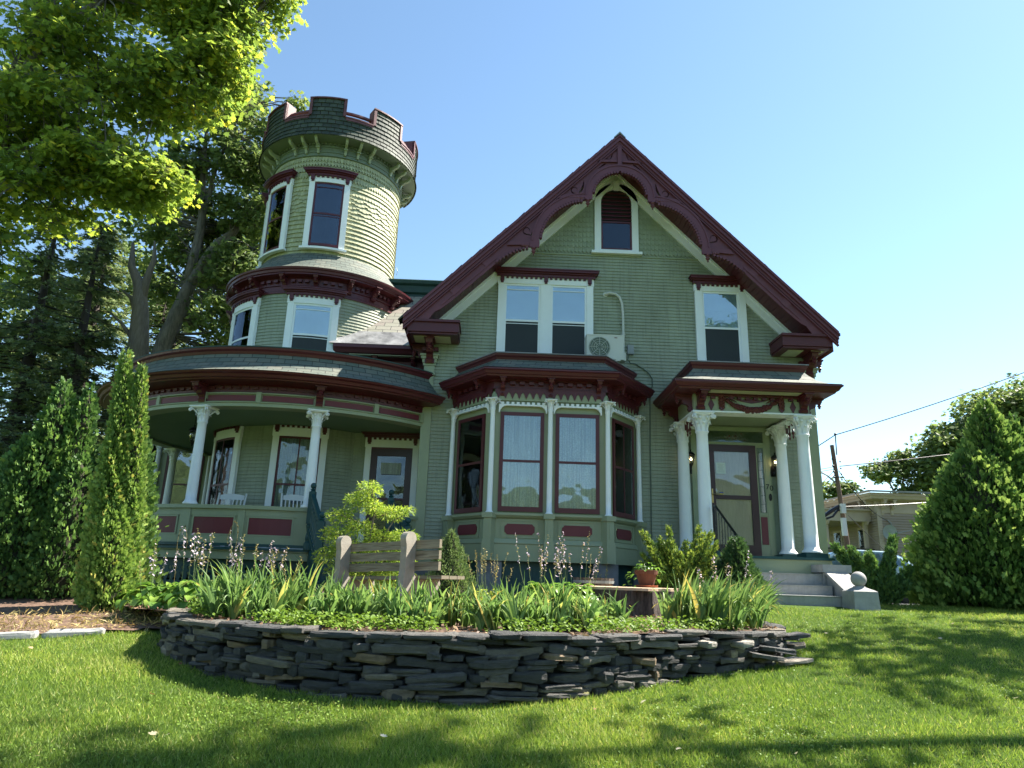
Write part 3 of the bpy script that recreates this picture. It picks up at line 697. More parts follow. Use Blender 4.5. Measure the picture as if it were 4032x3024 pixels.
M['dmar']=surf('dark_maroon_door_paint',(.04,.012,.016),.35,.1,3,.04,40);st=mb.build('storm_door',M['dmar'],D)
mb=MB();bx(mb,m0,4.48,5.20,.74,2.60,.05,.054);mb.build('door_glass',glass_mat('storm_door_glass',.03,(.8,.8,.8),wav=.05),st)
mb=MB();bx(mb,m0,4.395,4.425,1.55,1.83,.075,.083);tube(mb,[(4.41,-.09,1.72),(4.41,-.12,1.72),(4.50,-.125,1.715),(4.53,-.12,1.70)],.009,6);mb.build('door_handle',M['brass'],st)
mb=MB();bx(mb,m0,4.51,4.71,2.14,2.37,.0555,.0575);nn=mb.build('paper_notice',M['paper'],st)
mb=MB()
for k in range(8):
    z=2.335-k*.022;w_=random.uniform(.09,.15);bx(mb,m0,4.61-w_/2,4.61+w_/2,z-.004,z,.0576,.0582)
mb.build('notice_text',M['grey'],nn)
mb=MB();bx(mb,m0,4.56,4.64,1.745,1.77,.0555,.0575);st1=mb.build('blue_sticker',surf('blue_sticker',(.02,.06,.3),.5,.02,1,0),st)
mb=MB();bx(mb,m0,4.56,4.64,1.72,1.745,.0555,.0575);mb.build('yellow_sticker',surf('yellow_sticker',(.5,.35,.02),.5,.02,1,0),st)
# house number and bell
def text(name,s,loc,size,mat,parent,rot=(PI/2,0,0),ext=.004):
    cu=bpy.data.curves.new(name,'FONT');cu.body=s;cu.size=size;cu.extrude=ext;cu.align_x='CENTER';cu.align_y='CENTER'
    to=bpy.data.objects.new('tmp',cu);COL.objects.link(to);dg=bpy.context.evaluated_depsgraph_get();me=bpy.data.meshes.new_from_object(to.evaluated_get(dg));bpy.data.objects.remove(to)
    me.materials.clear();me.materials.append(mat);o=link(name,me,parent)
    from mathutils import Euler,Matrix
    me.transform(Matrix.Translation(loc)@Euler(rot).to_matrix().to_4x4());return o
text('house_number','7',(5.555,-.036,1.905),.15,M['iron'],D);text('house_number','0',(5.635,-.036,1.88),.15,M['iron'],D)
mb=MB();prism(mb,m0,[(5.60+.032*math.cos(k*PI/8),1.70+.075*math.sin(k*PI/8)) for k in range(16)],.03,.045);sphere(mb,(5.60,-.048,1.70),.014,8,5);mb.build('doorbell',M['iron'],D)

# ================================================================== ROUND TOWER
TW=MB();sweep(TW,arc(2.08,-180,180,6),[(0,-.3),(0,6.5)]);sweep(TW,arc(1.62,-180,180,6),[(0,6.4),(0,10.4)])
T=TW.build('round_tower',M['trim'],H,True)
mb=MB()
claprows(mb,cyl(0,2.09),.42,2.95,.075,lambda z:[(rad(-120)*2.09,rad(60)*2.09)],60)
claprows(mb,cyl(0,2.09),4.2,6.05,.073,lambda z:[(rad(-130)*2.09,rad(130)*2.09)],88)
mb.build('tower_clapboards',M['clap'],T)
mb=MB()
def tst(i,j):
    if i in(0,):return 'pt'
    if i in(12,13,14):return ('sq',(-.05,-.03,0,-.03)[(j//1+i)%4])
    if i==15:return 'rd'
    if i in(10,11):return ('sq',(-.04,-.02,0,-.02)[(j+i)%4])
    return 'sq'
shingles(mb,cyl(0,1.63),7.16,9.12,.112,lambda z:(rad(-130)*1.63,rad(130)*1.63),.085,tst,.03,.004)
for z,st in((9.24,'pt'),(9.42,'rd'),(9.58,'ck'),(9.70,'pt')):
    shingles(mb,cyl(0,1.63),z,z+.14,.14,lambda z:(rad(-130)*1.63,rad(130)*1.63),.075,lambda i,j,st=st:st,.032)
shingles(mb,cyl(0,1.63),9.10,9.26,.16,lambda z:(rad(-130)*1.63,rad(130)*1.63),.085,lambda i,j:'sq',.028)
mb.build('tower_shingles',M['shing'],T)
mb=MB();sweep(mb,arc(1.63,-140,140,4),[(0,9.80),(.05,9.81),(.05,9.83),(.03,9.84),(.03,9.90),(.05,9.91),(.05,9.93),(.035,9.94),(.035,10.04),(.06,10.05),(.06,10.07),(.04,10.08),(.05,10.16),(.12,10.17),(.37,10.175),(.395,10.17),(.395,10.2)])
mc=cyl(0,1.66)
for c in(-105,-60,-15,28,73,118):
    for k in(-10.5,0,10.5):
        a=rad(c+k)*1.66;w=.055
        pr=[(0,9.86),(.05,9.86),(.07,9.93),(.10,9.99),(.18,10.03),(.24,10.05),(.29,10.10),(.32,10.19),(.25,10.19),(.22,10.13),(.14,10.10),(.06,10.10),(0,10.12)]
        n=len(pr);vs=[mc(a+s_*w/2,z,q) for s_ in(-1,1) for q,z in pr];tri=tessellate_polygon([[Vector((q,z,0)) for q,z in pr]])
        b_=MB();b_.add(vs,[list(t_) for t_ in tri]+[[i+n for i in t_] for t_ in tri]+[[i,(i+1)%n,(i+1)%n+n,i+n] for i in range(n)])
        bx(b_,mc,a-w*.8,a+w*.8,9.98,10.0,0,.13);b_.build('battlement_bracket',M['trim'],T)
dentils(mb,mc,rad(-120)*1.66,rad(120)*1.66,10.10,10.15,.02,.06,70,.5)
M['dtrim']=surf('darker_green_cornice_paint',(.14,.175,.125),.5,.15,2,.05,50);mb.build('battlement_moulding',M['dtrim'],T)
# battlement drum with merlons, slates outside
RB=2.0;bt=MB();inb=MB();trm=MB();mB=cyl(0,RB)
sweep(inb,arc(RB,-180,180,5),[(-.03,10.2),(-.03,10.70),(-.25,10.70),(-.25,10.2)])
for k in range(8):
    c=2+45*k if k<5 else 2+45*k-360
    a0,a1=rad(c-12.3)*RB,rad(c+12.3)*RB;n=5
    bx(inb,mB,a0,a1,10.70,11.19,-.25,-.03,n)
    bx(trm,mB,a0-.02,a1+.02,11.19,11.225,-.27,.05,n)
    for a,b in((a0-.02,a0+.05),(a1-.05,a1+.02)):bx(trm,mB,a,b,10.735,11.19,-.02,.04)
    bx(trm,mB,a0-.02,a0,10.735,11.19,-.27,.04);bx(trm,mB,a1,a1+.02,10.735,11.19,-.27,.04)
    b0=rad(c+12.3)*RB;b1=rad(c+32.7)*RB
    bx(trm,mB,b0,b1,10.70,10.735,-.27,.05,4);bx(trm,mB,b0+.02,b1-.02,10.64,10.70,-.0,.035,4)
    bx(trm,mB,b0,b1,10.93,10.98,-.2,-.12,4)
bm=inb.build('battlement',M['maroon'],T)
def bext(z):return (rad(-125)*RB,rad(125)*RB)
rows=9;zz0=10.16;hh=(11.19-zz0)/rows
def inmer(deg):
    d=(deg-2)%45;return d<12.3-1.2 or d>45-12.3+1.2
for i in range(rows):
    z=zz0+i*hh;n=46;w=250/n;fl=.045*max(0,1-(z-zz0)/.3)**2
    for j in range(n+1):
        da=-125+w*(j-.5*(i%2));db=da+w
        if z+hh*.5>10.72:
            # clip to the merlons
            pts=[da+(db-da)*q/6 for q in range(7)];ok=[q for q in pts if inmer(q)]
            if len(ok)<2:continue
            da,db=ok[0],ok[-1]
        d0=.022+fl+random.uniform(0,.005);zb_=z-random.uniform(0,.008)
        ua,ub=rad(da)*RB+.007,rad(db)*RB-.007
        fl2=.045*max(0,1-(z+hh-zz0)/.3)**2;um=(ua+ub)/2
        vs=[mB(ua,zb_,d0),mB(um,zb_,d0),mB(ub,zb_,d0),mB(ub,z+hh,.004+fl2),mB(um,z+hh,.004+fl2),mB(ua,z+hh,.004+fl2),mB(ua,zb_,d0-.02),mB(um,zb_,d0-.02),mB(ub,zb_,d0-.02)]
        bt.add(vs,[[0,1,4,5],[1,2,3,4],[6,7,1,0],[7,8,2,1],[0,5,6],[2,8,3]],tint=random.random())
bt.build('battlement_slates',M['bslate'],bm)
M['pinkmar']=surf('weathered_pinkish_maroon_paint',(.13,.045,.05),.55,.35,7,.15,40);trm.build('merlon_trim',M['pinkmar'],bm)
# windows of the tower
for th in(8,-41,-92):
    window(cyl(th,1.665),-.47,.47,7.33,9.22,T,cas=.13,head=.17,sash='maroon',upper='dark',lower='room',n=6,glass='dglass',storm=(th==8),meet=.5)
for th in(8,-42.5,-93):
    window(cyl(th,2.105),-.55,.55,4.1,5.93,T,cas=.14,head=.2,sash='white',upper='shade' if th==8 else 'dark',lower='room',n=6,meet=.54,glass='uglass' if th==8 else 'dglass',storm=(th==8),screen=(th==8))
for th in(9,-42.5):
    window(cyl(th,2.105),-.55,.55,.42,2.96,T,cas=.13,head=.24,sash='maroon',upper='curtain2',lower='curtain2',n=6,muntin=True,meet=.55,glass='pglass')
# skirt roof and big cornice between the storeys
mb=MB();sweep(mb,arc(2.0,-170,170,4),[(.34,6.53),(.2,6.60),(.05,6.72),(-.1,6.88),(-.22,7.03),(-.34,7.20)]);mb.build('tower_skirt_roof',M['slate'],T)
mb=MB();sweep(mb,arc(2.0,-170,170,4),[(.11,5.98),(.13,5.99),(.13,6.03),(.10,6.05),(.10,6.16),(.13,6.17),(.13,6.19),(.11,6.20),(.11,6.34),(.14,6.36),(.30,6.38),(.30,6.41),(.33,6.42),(.34,6.47),(.37,6.49),(.38,6.53),(.33,6.54)])
mT=cyl(0,2.11);cbk=MB()
for d in(-92,-71,-51,-32,-11,8,28,44.5,61,80,98):corb(mT,rad(d)*2.11,6.38,.28,.24,.09,T)
for a,b in((-92,-71),(-71,-51),(-51,-32),(-32,-11),(-11,8),(8,28),(28,44.5),(44.5,61),(61,80)):dentils(cbk,mT,rad(a)*2.11+.12,rad(b)*2.11-.12,6.24,6.30,.0,.06,3,.55)
tc=mb.build('tower_cornice',M['maroon'],T);cbk.build('cornice_dentils',M['maroon'],tc)
# sparrow-sized stray wires left on the tower are omitted; thin metal hook on the right flank
# ---------------- roof wing between tower and gable
WY=.7
def wz(y):return 4.88+1.13*(y-WY)
mb=MB();x0,x1=-3.75,1.0;yb=2.32
mb.add([(x0-.6,WY,wz(WY)),(x1,WY,wz(WY)),(x1,yb,wz(yb)),(x0-.6,yb,wz(yb))],[[0,1,2,3]],[[(0,0),(x1-x0,0),(x1-x0,2.45),(0,2.45)]])
mb.build('wing_slate_roof',slate_mat('fish_scale_slate',[(.2,.2,.16),(.27,.26,.21),(.24,.2,.18),(.3,.28,.23)],.3,.17),H)
mb=MB();mb.add([(x0,WY-.06,wz(WY)-.02),(x1,WY-.06,wz(WY)-.02),(x1,WY+.36,wz(WY+.36)+.012),(x0,WY+.36,wz(WY+.36)+.012)],[[0,1,2,3]])
mb.build('lead_gutter_apron',surf('patched_lead',(.12,.12,.125),.4,.5,3.5,.2,20,c2=(.3,.3,.3)),H)
mb=MB();sweep(mb,[(x0+.1,1.1),(x1,1.1)],[(0,4.35),(.05,4.45),(.05,4.6),(.3,4.66),(.38,4.68),(.42,4.74),(.46,4.78),(.46,4.85),(.3,4.87)])
for u in(-2.75,-1.9):corbel(mb,flat(u,1.08),0,4.66,.26,.28,.1)
mb.build('wing_cornice',M['maroon'],H)
mb=MB();box(mb,-3.1,-1.9,.86,.88,4.652,4.668);box(mb,-3.3,-1.75,.75,1.0,4.645,4.655);mb.build('soffit_panel',M['cream'],H)
mb=MB();sweep(mb,[(-6.0,9),(-4.2,2.5),(1.2,2.5)],[(.1,6.62),(.16,6.66),(.16,6.78),(.22,6.82),(.24,6.98),(.32,7.02),(.34,7.10),(.30,7.13),(-.3,7.14)]);mb.build('mansard_cornice',M['dteal'],H)
mb=MB();mb.add([(-4.2,2.7,7.1),(1.5,2.7,7.1),(1.5,9,7.1),(-6,9,7.1)],[[0,1,2,3]]);mb.add([(-6.0,9,4.4),(-4.4,2.6,4.6),(-4.2,2.6,6.7),(-6,9,6.7)],[[0,1,2,3]]);mb.build('flat_roof',M['membrane'],H)

# ================================================================== WRAP-ROUND PORCH
A0,A1=-150,48.5
mb=MB();sweep(mb,arc(4.0,A0,A1,3),[(-.22,2.90),(.06,2.90),(.06,2.965),(.085,2.97),(.085,2.985),(.04,2.99),(.04,3.13),(.085,3.135),(.085,3.155),(.06,3.16),(.05,3.17),(-.22,3.17),(-.22,2.90)])
mF=cyl(0,4.04)
for k in range(-9,4):
    d=k*15.5+.5
    if d>47 or d<-150:continue
    wd=.085 if k%2 else .045
    bx(mb,mF,rad(d)*4.04-wd,rad(d)*4.04+wd,2.97,3.17,-.02,.045)
bx(mb,mF,rad(47.2)*4.04,rad(48.4)*4.04,2.97,3.17,-.02,.045)
PO=mb.build('porch',M['trim'],H)
for k in range(-9,3):
    d0=k*15.5+.5;d1=min(d0+15.5,47.3)
    if d0<-149:continue
    p0=rad(d0)*4.04+(.085 if k%2 else .045);p1=rad(d1)*4.04-(.085 if (k+1)%2 else .045)
    m_=MB();bx(m_,mF,p0+.02,p1-.02,3.005,3.115,-.02,.014,4);m_.build('red_frieze_panel',M['panel'],PO)
mb=MB();sweep(mb,arc(4.0,A0,A1,3),[(-.2,3.171),(.05,3.171),(.055,3.29),(.09,3.31),(.30,3.32),(.44,3.32),(.45,3.34),(.50,3.35),(.53,3.40),(.58,3.42),(.60,3.45),(.52,3.46)])
dentils(mb,mF,rad(-140)*4.04,rad(46)*4.04,3.225,3.275,.01,.05,78,.55)
for k in range(-9,3,2):
    d=k*15.5+.5
    if d>-150:corb(mF,rad(d)*4.04,3.315,.34,.3,.13,PO)
cor=mb.build('porch_cornice',M['maroon'],PO)
mb=MB();sweep(mb,arc(4.0,A0,A1,3),[(.61,3.455),(.46,3.50),(.33,3.58),(.22,3.69),(.14,3.82),(.10,3.93)]);pr_=mb.build('porch_roof',M['slate'],PO)
mb=MB();sweep(mb,arc(4.0,A0,A1,3),[(.09,3.90),(.12,3.90),(.14,3.95),(.18,3.98),(.19,4.02),(.10,4.03)]);mb.build('roof_crown_moulding',M['maroon'],pr_)
mb=MB();sweep(mb,arc(4.0,A0,A1,3),[(.20,4.02),(.20,4.04),(.05,4.05),(-2.0,4.12)]);mb.build('flat_roof',M['dteal'],pr_)
mb=MB();sweep(mb,arc(4.0,A0,A1,4),[(-.22,2.95),(-2.1,2.95)]);mb.add([(*pol(48.5,3.8),2.951),(-1.5,1.2,2.951),(-3.2,1.2,2.951),(*pol(30,3.8),2.951)],[[0,1,2,3]])
mb.build('porch_ceiling',M['ceil'],PO)
for d in(16,-15,-46,-77,-108):column('porch_column',*pol(d,3.97),1.085,2.90,.095,.29,.40,PO,d)
# railing
def rail(a0,a1,posts):
    R=4.0;mR=cyl(0,R);u0,u1=rad(a0)*R,rad(a1)*R;n=max(2,int((a1-a0)/3))
    mb=MB();bx(mb,mR,u0,u1,.42,1.02,-.03,.03,n);bx(mb,mR,u0,u1,1.02,1.085,-.09,.09,n);bx(mb,mR,u0,u1,.985,1.02,-.05,.05,n);bx(mb,mR,u0,u1,.42,.55,.03,.045,n);bx(mb,mR,u0,u1,.90,.985,.03,.045,n)
    for d in posts:
        w=.10 if d%2 else .06
        bx(mb,mR,rad(d)*R-w,rad(d)*R+w,.42,1.02,.0,.06)
    r=mb.build('porch_railing',M['trim'],PO)
    for p,q in zip(posts[:-1],posts[1:]):
        a=rad(p)*R+(.10 if p%2 else .06);b=rad(q)*R-(.10 if q%2 else .06)
        m_=MB();k=4
        for A in((a+.05,b-.05,.87,.895),(a+.05,b-.05,.555,.58)):bx(m_,mR,*A,.03,.048,k)
        for A in((a+.05,a+.075,.58,.87),(b-.075,b-.05,.58,.87)):bx(m_,mR,*A,.03,.048)
        m_.build('panel_moulding',M['trim'],r)
        m_=MB();bx(m_,mR,a+.075,b-.075,.58,.87,.03,.036,k);m_.build('red_panel',M['panel'],r)
rail(-146,16,[-139,-123.5+.5,-108+.0,-92,-77,-62,-46+1,-30,-15,0,15]);rail(38,47.5,[39,47])
mb=MB();sweep(mb,arc(4.1,A0,A1,4),[(.06,.31),(.06,.35),(-2.1,.35)]);sweep(mb,arc(4.1,A0,A1,4),[(.02,.37),(.02,.42),(-.2,.42)]);mb.build('porch_deck',M['teal'],PO)
mb=MB();sweep(mb,arc(4.1,A0,A1,4),[(.0,.15),(.0,.309),(-.1,.309)]);sweep(mb,arc(4.1,A0,A1,4),[(.0,.28),(.03,.29),(.03,.309)]);mb.build('deck_fascia',M['trim'],PO)
mb=MB();mL=cyl(0,4.0)
sweep(mb,arc(4.0,A0,A1,4),[(.0,.02),(.0,.149)]);sweep(mb,arc(4.0,A0,A1,4),[(.0,-.55),(.0,-.28)])
n=int(rad(150)*4/.13)
for k in range(n):
    u=rad(-110)*4+k*.13
    c1=[(u+.065+.032*math.cos(q*PI/5),-.015+.035*math.sin(q*PI/5)) for q in range(10)]
    c2=[(u+.065+(.035 if abs(q)>.3 else .02)*s_,-.16+.09*q) for s_,qs in((1,(-.8,-.5,-.2,.2,.5,.8)),(-1,(.8,.5,.2,-.2,-.5,-.8))) for q in qs]
    prism(mb,mL,[(u,-.28),(u+.13,-.28),(u+.13,.02),(u,.02)],-.015,0,[c1,c2])
mb.build('pierced_skirting',M['teal'],PO)
# radial wooden steps with turned newels
SD=27;ca,sa=math.cos(rad(SD)),math.sin(rad(SD));sc_=pol(SD,4.08)
ms=flat(sc_[0],sc_[1],SD)
mb=MB()
for k in range(4):
    w=.28*(k+1);bx(mb,ms,-.68,.68,.35-.17*(k+1)-.04,.35-.17*(k+1),w-.3,w)
    bx(mb,ms,-.64,.64,.35-.17*(k+2)+.0,.35-.17*(k+1)-.04,w-.3,w-.02)
for s_ in(-1,1):prism(mb,lambda u,z,w,s_=s_:ms(s_*.69+w,z,u),[(0,.35),(0,-.5),(1.15,-.5),(1.15,-.35)],-.02,.02)
SO=mb.build('wooden_porch_steps',M['teal'],PO)
def newel(x,y,z0,z1,r=.055):
    lathe(nb,x,y,[(r*1.3,z0),(r*1.3,z0+.12),(r*.85,z0+.14),(r*1.05,z0+.2),(r*.7,z0+.3),(r*1.1,z0+.42),(r*.8,z0+.45)],8)
    box(nb,x-r,x+r,y-r,y+r,z0+.45,z1-.17);lathe(nb,x,y,[(r*1.1,z1-.17),(r*.6,z1-.15),(r*.9,z1-.13),(r*.4,z1-.11)],10);sphere(nb,(x,y,z1-.06),.055,10,6)
for s_ in(-1,1):
    nb=MB();t=ms(s_*.74,0,.02);b_=ms(s_*.76,0,.98);newel(t[0],t[1],.35,1.54);newel(b_[0],b_[1],-.3,.96)
    p=Vector((t[0],t[1],1.28));q=Vector((b_[0],b_[1],.70));dz=q-p
    for o_ in(0,):
        for zz_,h_ in((0,.05),(-.62,.05)):
            d_=Vector((-dz.y,dz.x,0)).normalized()*.035
            vs=[tuple(v) for v in(p+d_+Vector((0,0,zz_)),p-d_+Vector((0,0,zz_)),p-d_+Vector((0,0,zz_+h_*1.6)),p+d_+Vector((0,0,zz_+h_*1.6)),q+d_+Vector((0,0,zz_)),q-d_+Vector((0,0,zz_)),q-d_+Vector((0,0,zz_+h_*1.6)),q+d_+Vector((0,0,zz_+h_*1.6)))]
            nb.add(vs,[[0,1,2,3],[7,6,5,4],[0,4,5,1],[1,5,6,2],[2,6,7,3],[3,7,4,0]])
    so=nb.build('stair_railing',M['teal'],SO)
    for k in range(7):
        c=p+dz*((k+1)/8);m_=MB();z0=c.z-.60;z1=c.z+.02
        lathe(m_,c.x,c.y,[(.022,z0),(.022,z0+.1),(.014,z0+.12),(.026,z0+.2),(.016,z0+.34),(.024,z0+.46),(.014,z0+.5),(.022,z0+.52),(.022,z1)],7);m_.build('baluster',M['teal'],so)
# porch door in the wing wall
mD=flat(0,1.15)
pd=window(mD,-2.82,-1.66,.36,2.86,H,cas=.13,head=.22,sash='maroon',upper='dark',lower='dark',meet=.5,glass='pglass',name='porch_door',sill=False)
mD=flat(0,1.13);mb=MB();bx(mb,mD,-2.68,-2.55,.4,2.6,.03,.06);bx(mb,mD,-1.93,-1.80,.4,2.6,.03,.06);bx(mb,mD,-2.55,-1.93,2.45,2.6,.03,.06);bx(mb,mD,-2.55,-1.93,.4,.7,.03,.06);mb.build('screen_frame',M['dmar'],pd)
mb=MB();bx(mb,mD,-2.45,-2.02,2.05,2.3,.062,.064);mb.build('lace_valance',M['curtain2'],pd)
# side bay behind the porch
mS=flat(-9.2,5.15)
mb=MB();bx(mb,mS,0,1.6,-.2,3.6,-.6,.1);bx(mb,mS,-.1,1.7,1.0,1.1,-.6,.2);bx(mb,mS,-.1,1.7,3.2,3.4,-.6,.2);sb=mb.build('side_bay',M['trim'],H)
window(flat(-9.2,5.05),.3,1.3,1.1,3.1,sb,cas=0,head=0,sash='maroon',upper='room',lower='room',frame=False,hoodz=False)
for x in(-9.1,-7.7):column('bay_column',x,4.95,1.1,3.2,.07,.22,.3,sb)
# ================================================================== GROUND
def smooth(a,b,x):
    q=np.clip((x-a)/(b-a),0,1);return q*q*(3-2*q)
def terr(x,y):
    x=np.asarray(x,float);y=np.asarray(y,float)
    z=-1.6+.118*(y+14);z=np.where(y<-18,-2.07+0*z,z)
    cap=-.27-.035*np.clip(y+2,0,6);k=.16
    h=np.clip(.5+.5*(cap-z)/k,0,1);z=cap*(1-h)+z*h-k*h*(1-h)
    z=z+.05*smooth(4,9,x)*smooth(-9,-3,y)*np.where(y<2,1,0)*0
    return z+.012*np.sin(x*1.3+.5)*np.cos(y*1.1)
T0=lambda x,y:float(terr(x,y))
def grid(xs,ys,fz):
    X,Y=np.meshgrid(xs,ys);Z=fz(X,Y);n=len(xs);m=len(ys)
    v=np.stack([X.ravel(),Y.ravel(),Z.ravel()],1);f=[[j*n+i,j*n+i+1,(j+1)*n+i+1,(j+1)*n+i] for j in range(m-1) for i in range(n-1)]
    return v,f
m,t,o=nt('lawn_grass_ground');P=pos(t);b=N(t,'ShaderNodeBsdfPrincipled');b.inputs['Roughness'].default_value=.9;b.inputs['Specular IOR Level'].default_value=.1
c=ramp(t,noise(t,P,90,6,.8),[(.3,(.03,.055,.01)),(.5,(.065,.125,.018)),(.7,(.12,.19,.03))])
c=mixc(t,ramp(t,noise(t,P,1.2,4,.6),[(.4,(0,0,0)),(.75,(.6,.6,.6))]),c,(.085,.12,.03));L(t,c,b.inputs['Base Color']);L(t,bump(t,noise(t,P,70,5,.8),1,.03),b.inputs['Normal']);L(t,b.outputs[0],o.inputs[0]);M['lawn']=m
xs=np.unique(np.concatenate([np.linspace(-400,-20,12),np.linspace(-20,20,90),np.linspace(20,400,12)]));ys=np.unique(np.concatenate([np.linspace(-200,-18,8),np.linspace(-18,10,80),np.linspace(10,500,14)]))
v,f=grid(xs,ys,terr);mb=MB();mb.add([tuple(q) for q in v],f);tag(mb.build('lawn',M['lawn'],None,True),kind='structure')
M['asphalt']=surf('asphalt',(.06,.06,.062),.9,.2,8,.4,90)
mb=MB();mb.add([(8.6,3,-.42),(60,3,-.42),(60,16,-.42),(8.6,16,-.42)],[[0,1,2,3]]);tag(mb.build('driveway',M['asphalt']),kind='structure')
mb=MB();mb.add([(-200,-40,-2.05),(200,-40,-2.05),(200,-24,-2.05),(-200,-24,-2.05)],[[0,1,2,3]]);tag(mb.build('road',M['asphalt']),kind='structure')
# ------------------------------------------------------------------ foliage engine
SH={ # outline in (a along growth, b sideways, c fold), list of faces
 'blade':([(0,-.5,0),(0,.5,0),(1,0,.1)],[[0,1,2]]),
 'diamond':([(0,0,0),(.45,-.5,.12),(1,0,0),(.45,.5,.12)],[[0,1,2,3]]),
 'oval':([(0,0,0),(.25,-.42,.1),(.65,-.4,.1),(1,0,-.08),(.65,.4,.1),(.25,.42,.1),(.45,0,0)],[[0,1,2,6],[6,2,3],[0,6,4,5],[6,3,4]]),
 'maple':([(0,0,0),(.1,-.32,0),(.28,-.62,.03),(.40,-.34,0),(.68,-.44,.03),(.66,-.16,0),(1,0,-.06),(.66,.16,0),(.68,.44,.03),(.40,.34,0),(.28,.62,.03),(.1,.32,0)],[[0,1,2,3,9,10,11],[3,4,5,7,8,9],[5,6,7]]),
 'spray':([(0,-.06,0),(.2,-.3,0),(.42,-.2,.02),(.55,-.42,0),(.72,-.16,0),(1,0,0),(.75,.2,0),(.5,.44,0),(.4,.16,.02),(.15,.3,0),(0,.06,0)],[[0,1,2,8,9,10],[2,3,4,6,7,8],[4,5,6]]),
 'tuft':([(0,-.1,0),(.3,-.5,.1),(.35,-.12,0),(.8,-.42,0),(.6,-.08,0),(1.05,0,0),(.6,.1,0),(.75,.45,0),(.33,.14,0),(.2,.5,.1),(0,.1,0)],[[0,1,2,8,9,10],[2,3,4,6,7,8],[4,5,6]]),
}
def nrm(a):return a/np.maximum(1e-9,np.linalg.norm(a,axis=1,keepdims=True))
def leaves(name,P,D,NN,size,asp,mat,parent=None,shape='oval',tint=None):
    """P points, D growth direction, NN approximate normal"""
    P=np.asarray(P,float);n=len(P);D=nrm(np.asarray(D,float));B=nrm(np.cross(NN,D));C=np.cross(D,B)
    sh,fc=SH[shape];sh=np.array(sh);size=np.broadcast_to(size,(n,)).reshape(n,1,1);asp=np.broadcast_to(asp,(n,)).reshape(n,1)
    V=P[:,None,:]+size*(sh[None,:,0:1]*D[:,None,:]+sh[None,:,1:2]*(B*asp)[:,None,:]+sh[None,:,2:3]*C[:,None,:])
    k=len(sh);V=V.reshape(-1,3);nf=len(fc);lt=np.array([len(q) for q in fc]);fl=np.array([i for q in fc for i in q])
    loops=(fl[None,:]+(np.arange(n)*k)[:,None]).ravel();tot=np.tile(lt,n);start=np.concatenate([[0],np.cumsum(tot)[:-1]])
    me=bpy.data.meshes.new(name);me.vertices.add(len(V));me.vertices.foreach_set('co',V.ravel());me.loops.add(len(loops));me.loops.foreach_set('vertex_index',loops.astype(np.int32))
    me.polygons.add(n*nf);me.polygons.foreach_set('loop_start',start.astype(np.int32));me.polygons.foreach_set('loop_total',tot.astype(np.int32))
    me.materials.append(mat);me.update(calc_edges=True);me.validate()
    tn=rng.random(n) if tint is None else np.clip(tint,0,1)
    a=me.attributes.new('tint','FLOAT','FACE');a.data.foreach_set('value',np.repeat(tn,nf).astype(np.float32))
    return link(name,me,parent)
def rdir(n,up=0.):
    d=rng.normal(size=(n,3));d=nrm(d);d[:,2]+=up;return nrm(d)
M['grass']=leaf_mat('grass_blades',[(0,(0.096,0.165,0.034)),(.5,(0.191,0.287,0.046)),(.85,(0.322,0.403,0.071)),(1,(0.476,0.451,0.180))],.4,.5,.3)
M['clover']=leaf_mat('clover_leaves',[(0,(0.101,0.180,0.027)),(1,(0.189,0.300,0.045))],.35)
M['maple']=leaf_mat('maple_leaves',[(0,(0.127,0.194,0.052)),(.5,(0.250,0.335,0.059)),(.85,(0.433,0.464,0.065)),(1,(0.588,0.489,0.054))],.62)
M['maple2']=leaf_mat('dark_maple_leaves',[(0,(0.090,0.135,0.054)),(.6,(0.180,0.247,0.080)),(1,(0.330,0.375,0.117))],.45)
M['spruce']=leaf_mat('spruce_needles',[(0,(0.088,0.125,0.070)),(.6,(0.175,0.237,0.120)),(1,(0.312,0.350,0.170))],.25)
M['thuja']=leaf_mat('arborvitae_foliage',[(0,(0.067,0.123,0.041)),(.5,(0.158,0.259,0.062)),(.85,(0.271,0.382,0.098)),(1,(0.348,0.328,0.086))],.3)
M['thujad']=leaf_mat('dark_arborvitae_foliage',[(0,(0.047,0.102,0.039)),(.7,(0.103,0.196,0.055)),(1,(0.209,0.325,0.079))],.3)
M['gold']=leaf_mat('golden_cypress_foliage',[(0,(0.119,0.220,0.030)),(.5,(0.306,0.430,0.060)),(1,(0.527,0.620,0.108))],.4)
M['dwarf']=leaf_mat('dwarf_spruce_needles',[(0,(0.082,0.138,0.052)),(1,(0.233,0.322,0.130))],.2)
M['juni']=leaf_mat('juniper_foliage',[(0,(0.074,0.135,0.034)),(.6,(0.174,0.257,0.052)),(1,(0.378,0.446,0.082))],.32)
M['yew']=leaf_mat('yew_foliage',[(0,(0.027,0.065,0.027)),(.8,(0.074,0.143,0.051)),(1,(0.150,0.221,0.072))],.25)
M['hosta']=leaf_mat('hosta_leaves',[(0,(0.075,0.176,0.035)),(.6,(0.160,0.297,0.050)),(1,(0.288,0.418,0.082))],.4,.4,.4)
M['lime']=leaf_mat('lime_leaves',[(0,(.25,.32,.04)),(1,(.45,.50,.09))],.35)
M['iris']=leaf_mat('iris_leaves',[(0,(0.082,0.162,0.054)),(.6,(0.163,0.270,0.090)),(.9,(0.265,0.378,0.115)),(.95,(0.458,0.454,0.151)),(1,(0.525,0.410,0.120))],.42,.45,.35)
M['conifer']=leaf_mat('big_conifer_foliage',[(0,(.05,.11,.03)),(.6,(.12,.21,.055)),(1,(.27,.36,.10))],.32)
M['lav']=leaf_mat('lavender_flowers',[(0,(.42,.33,.50)),(1,(.68,.58,.72))],.3,.6,.2,1.0)
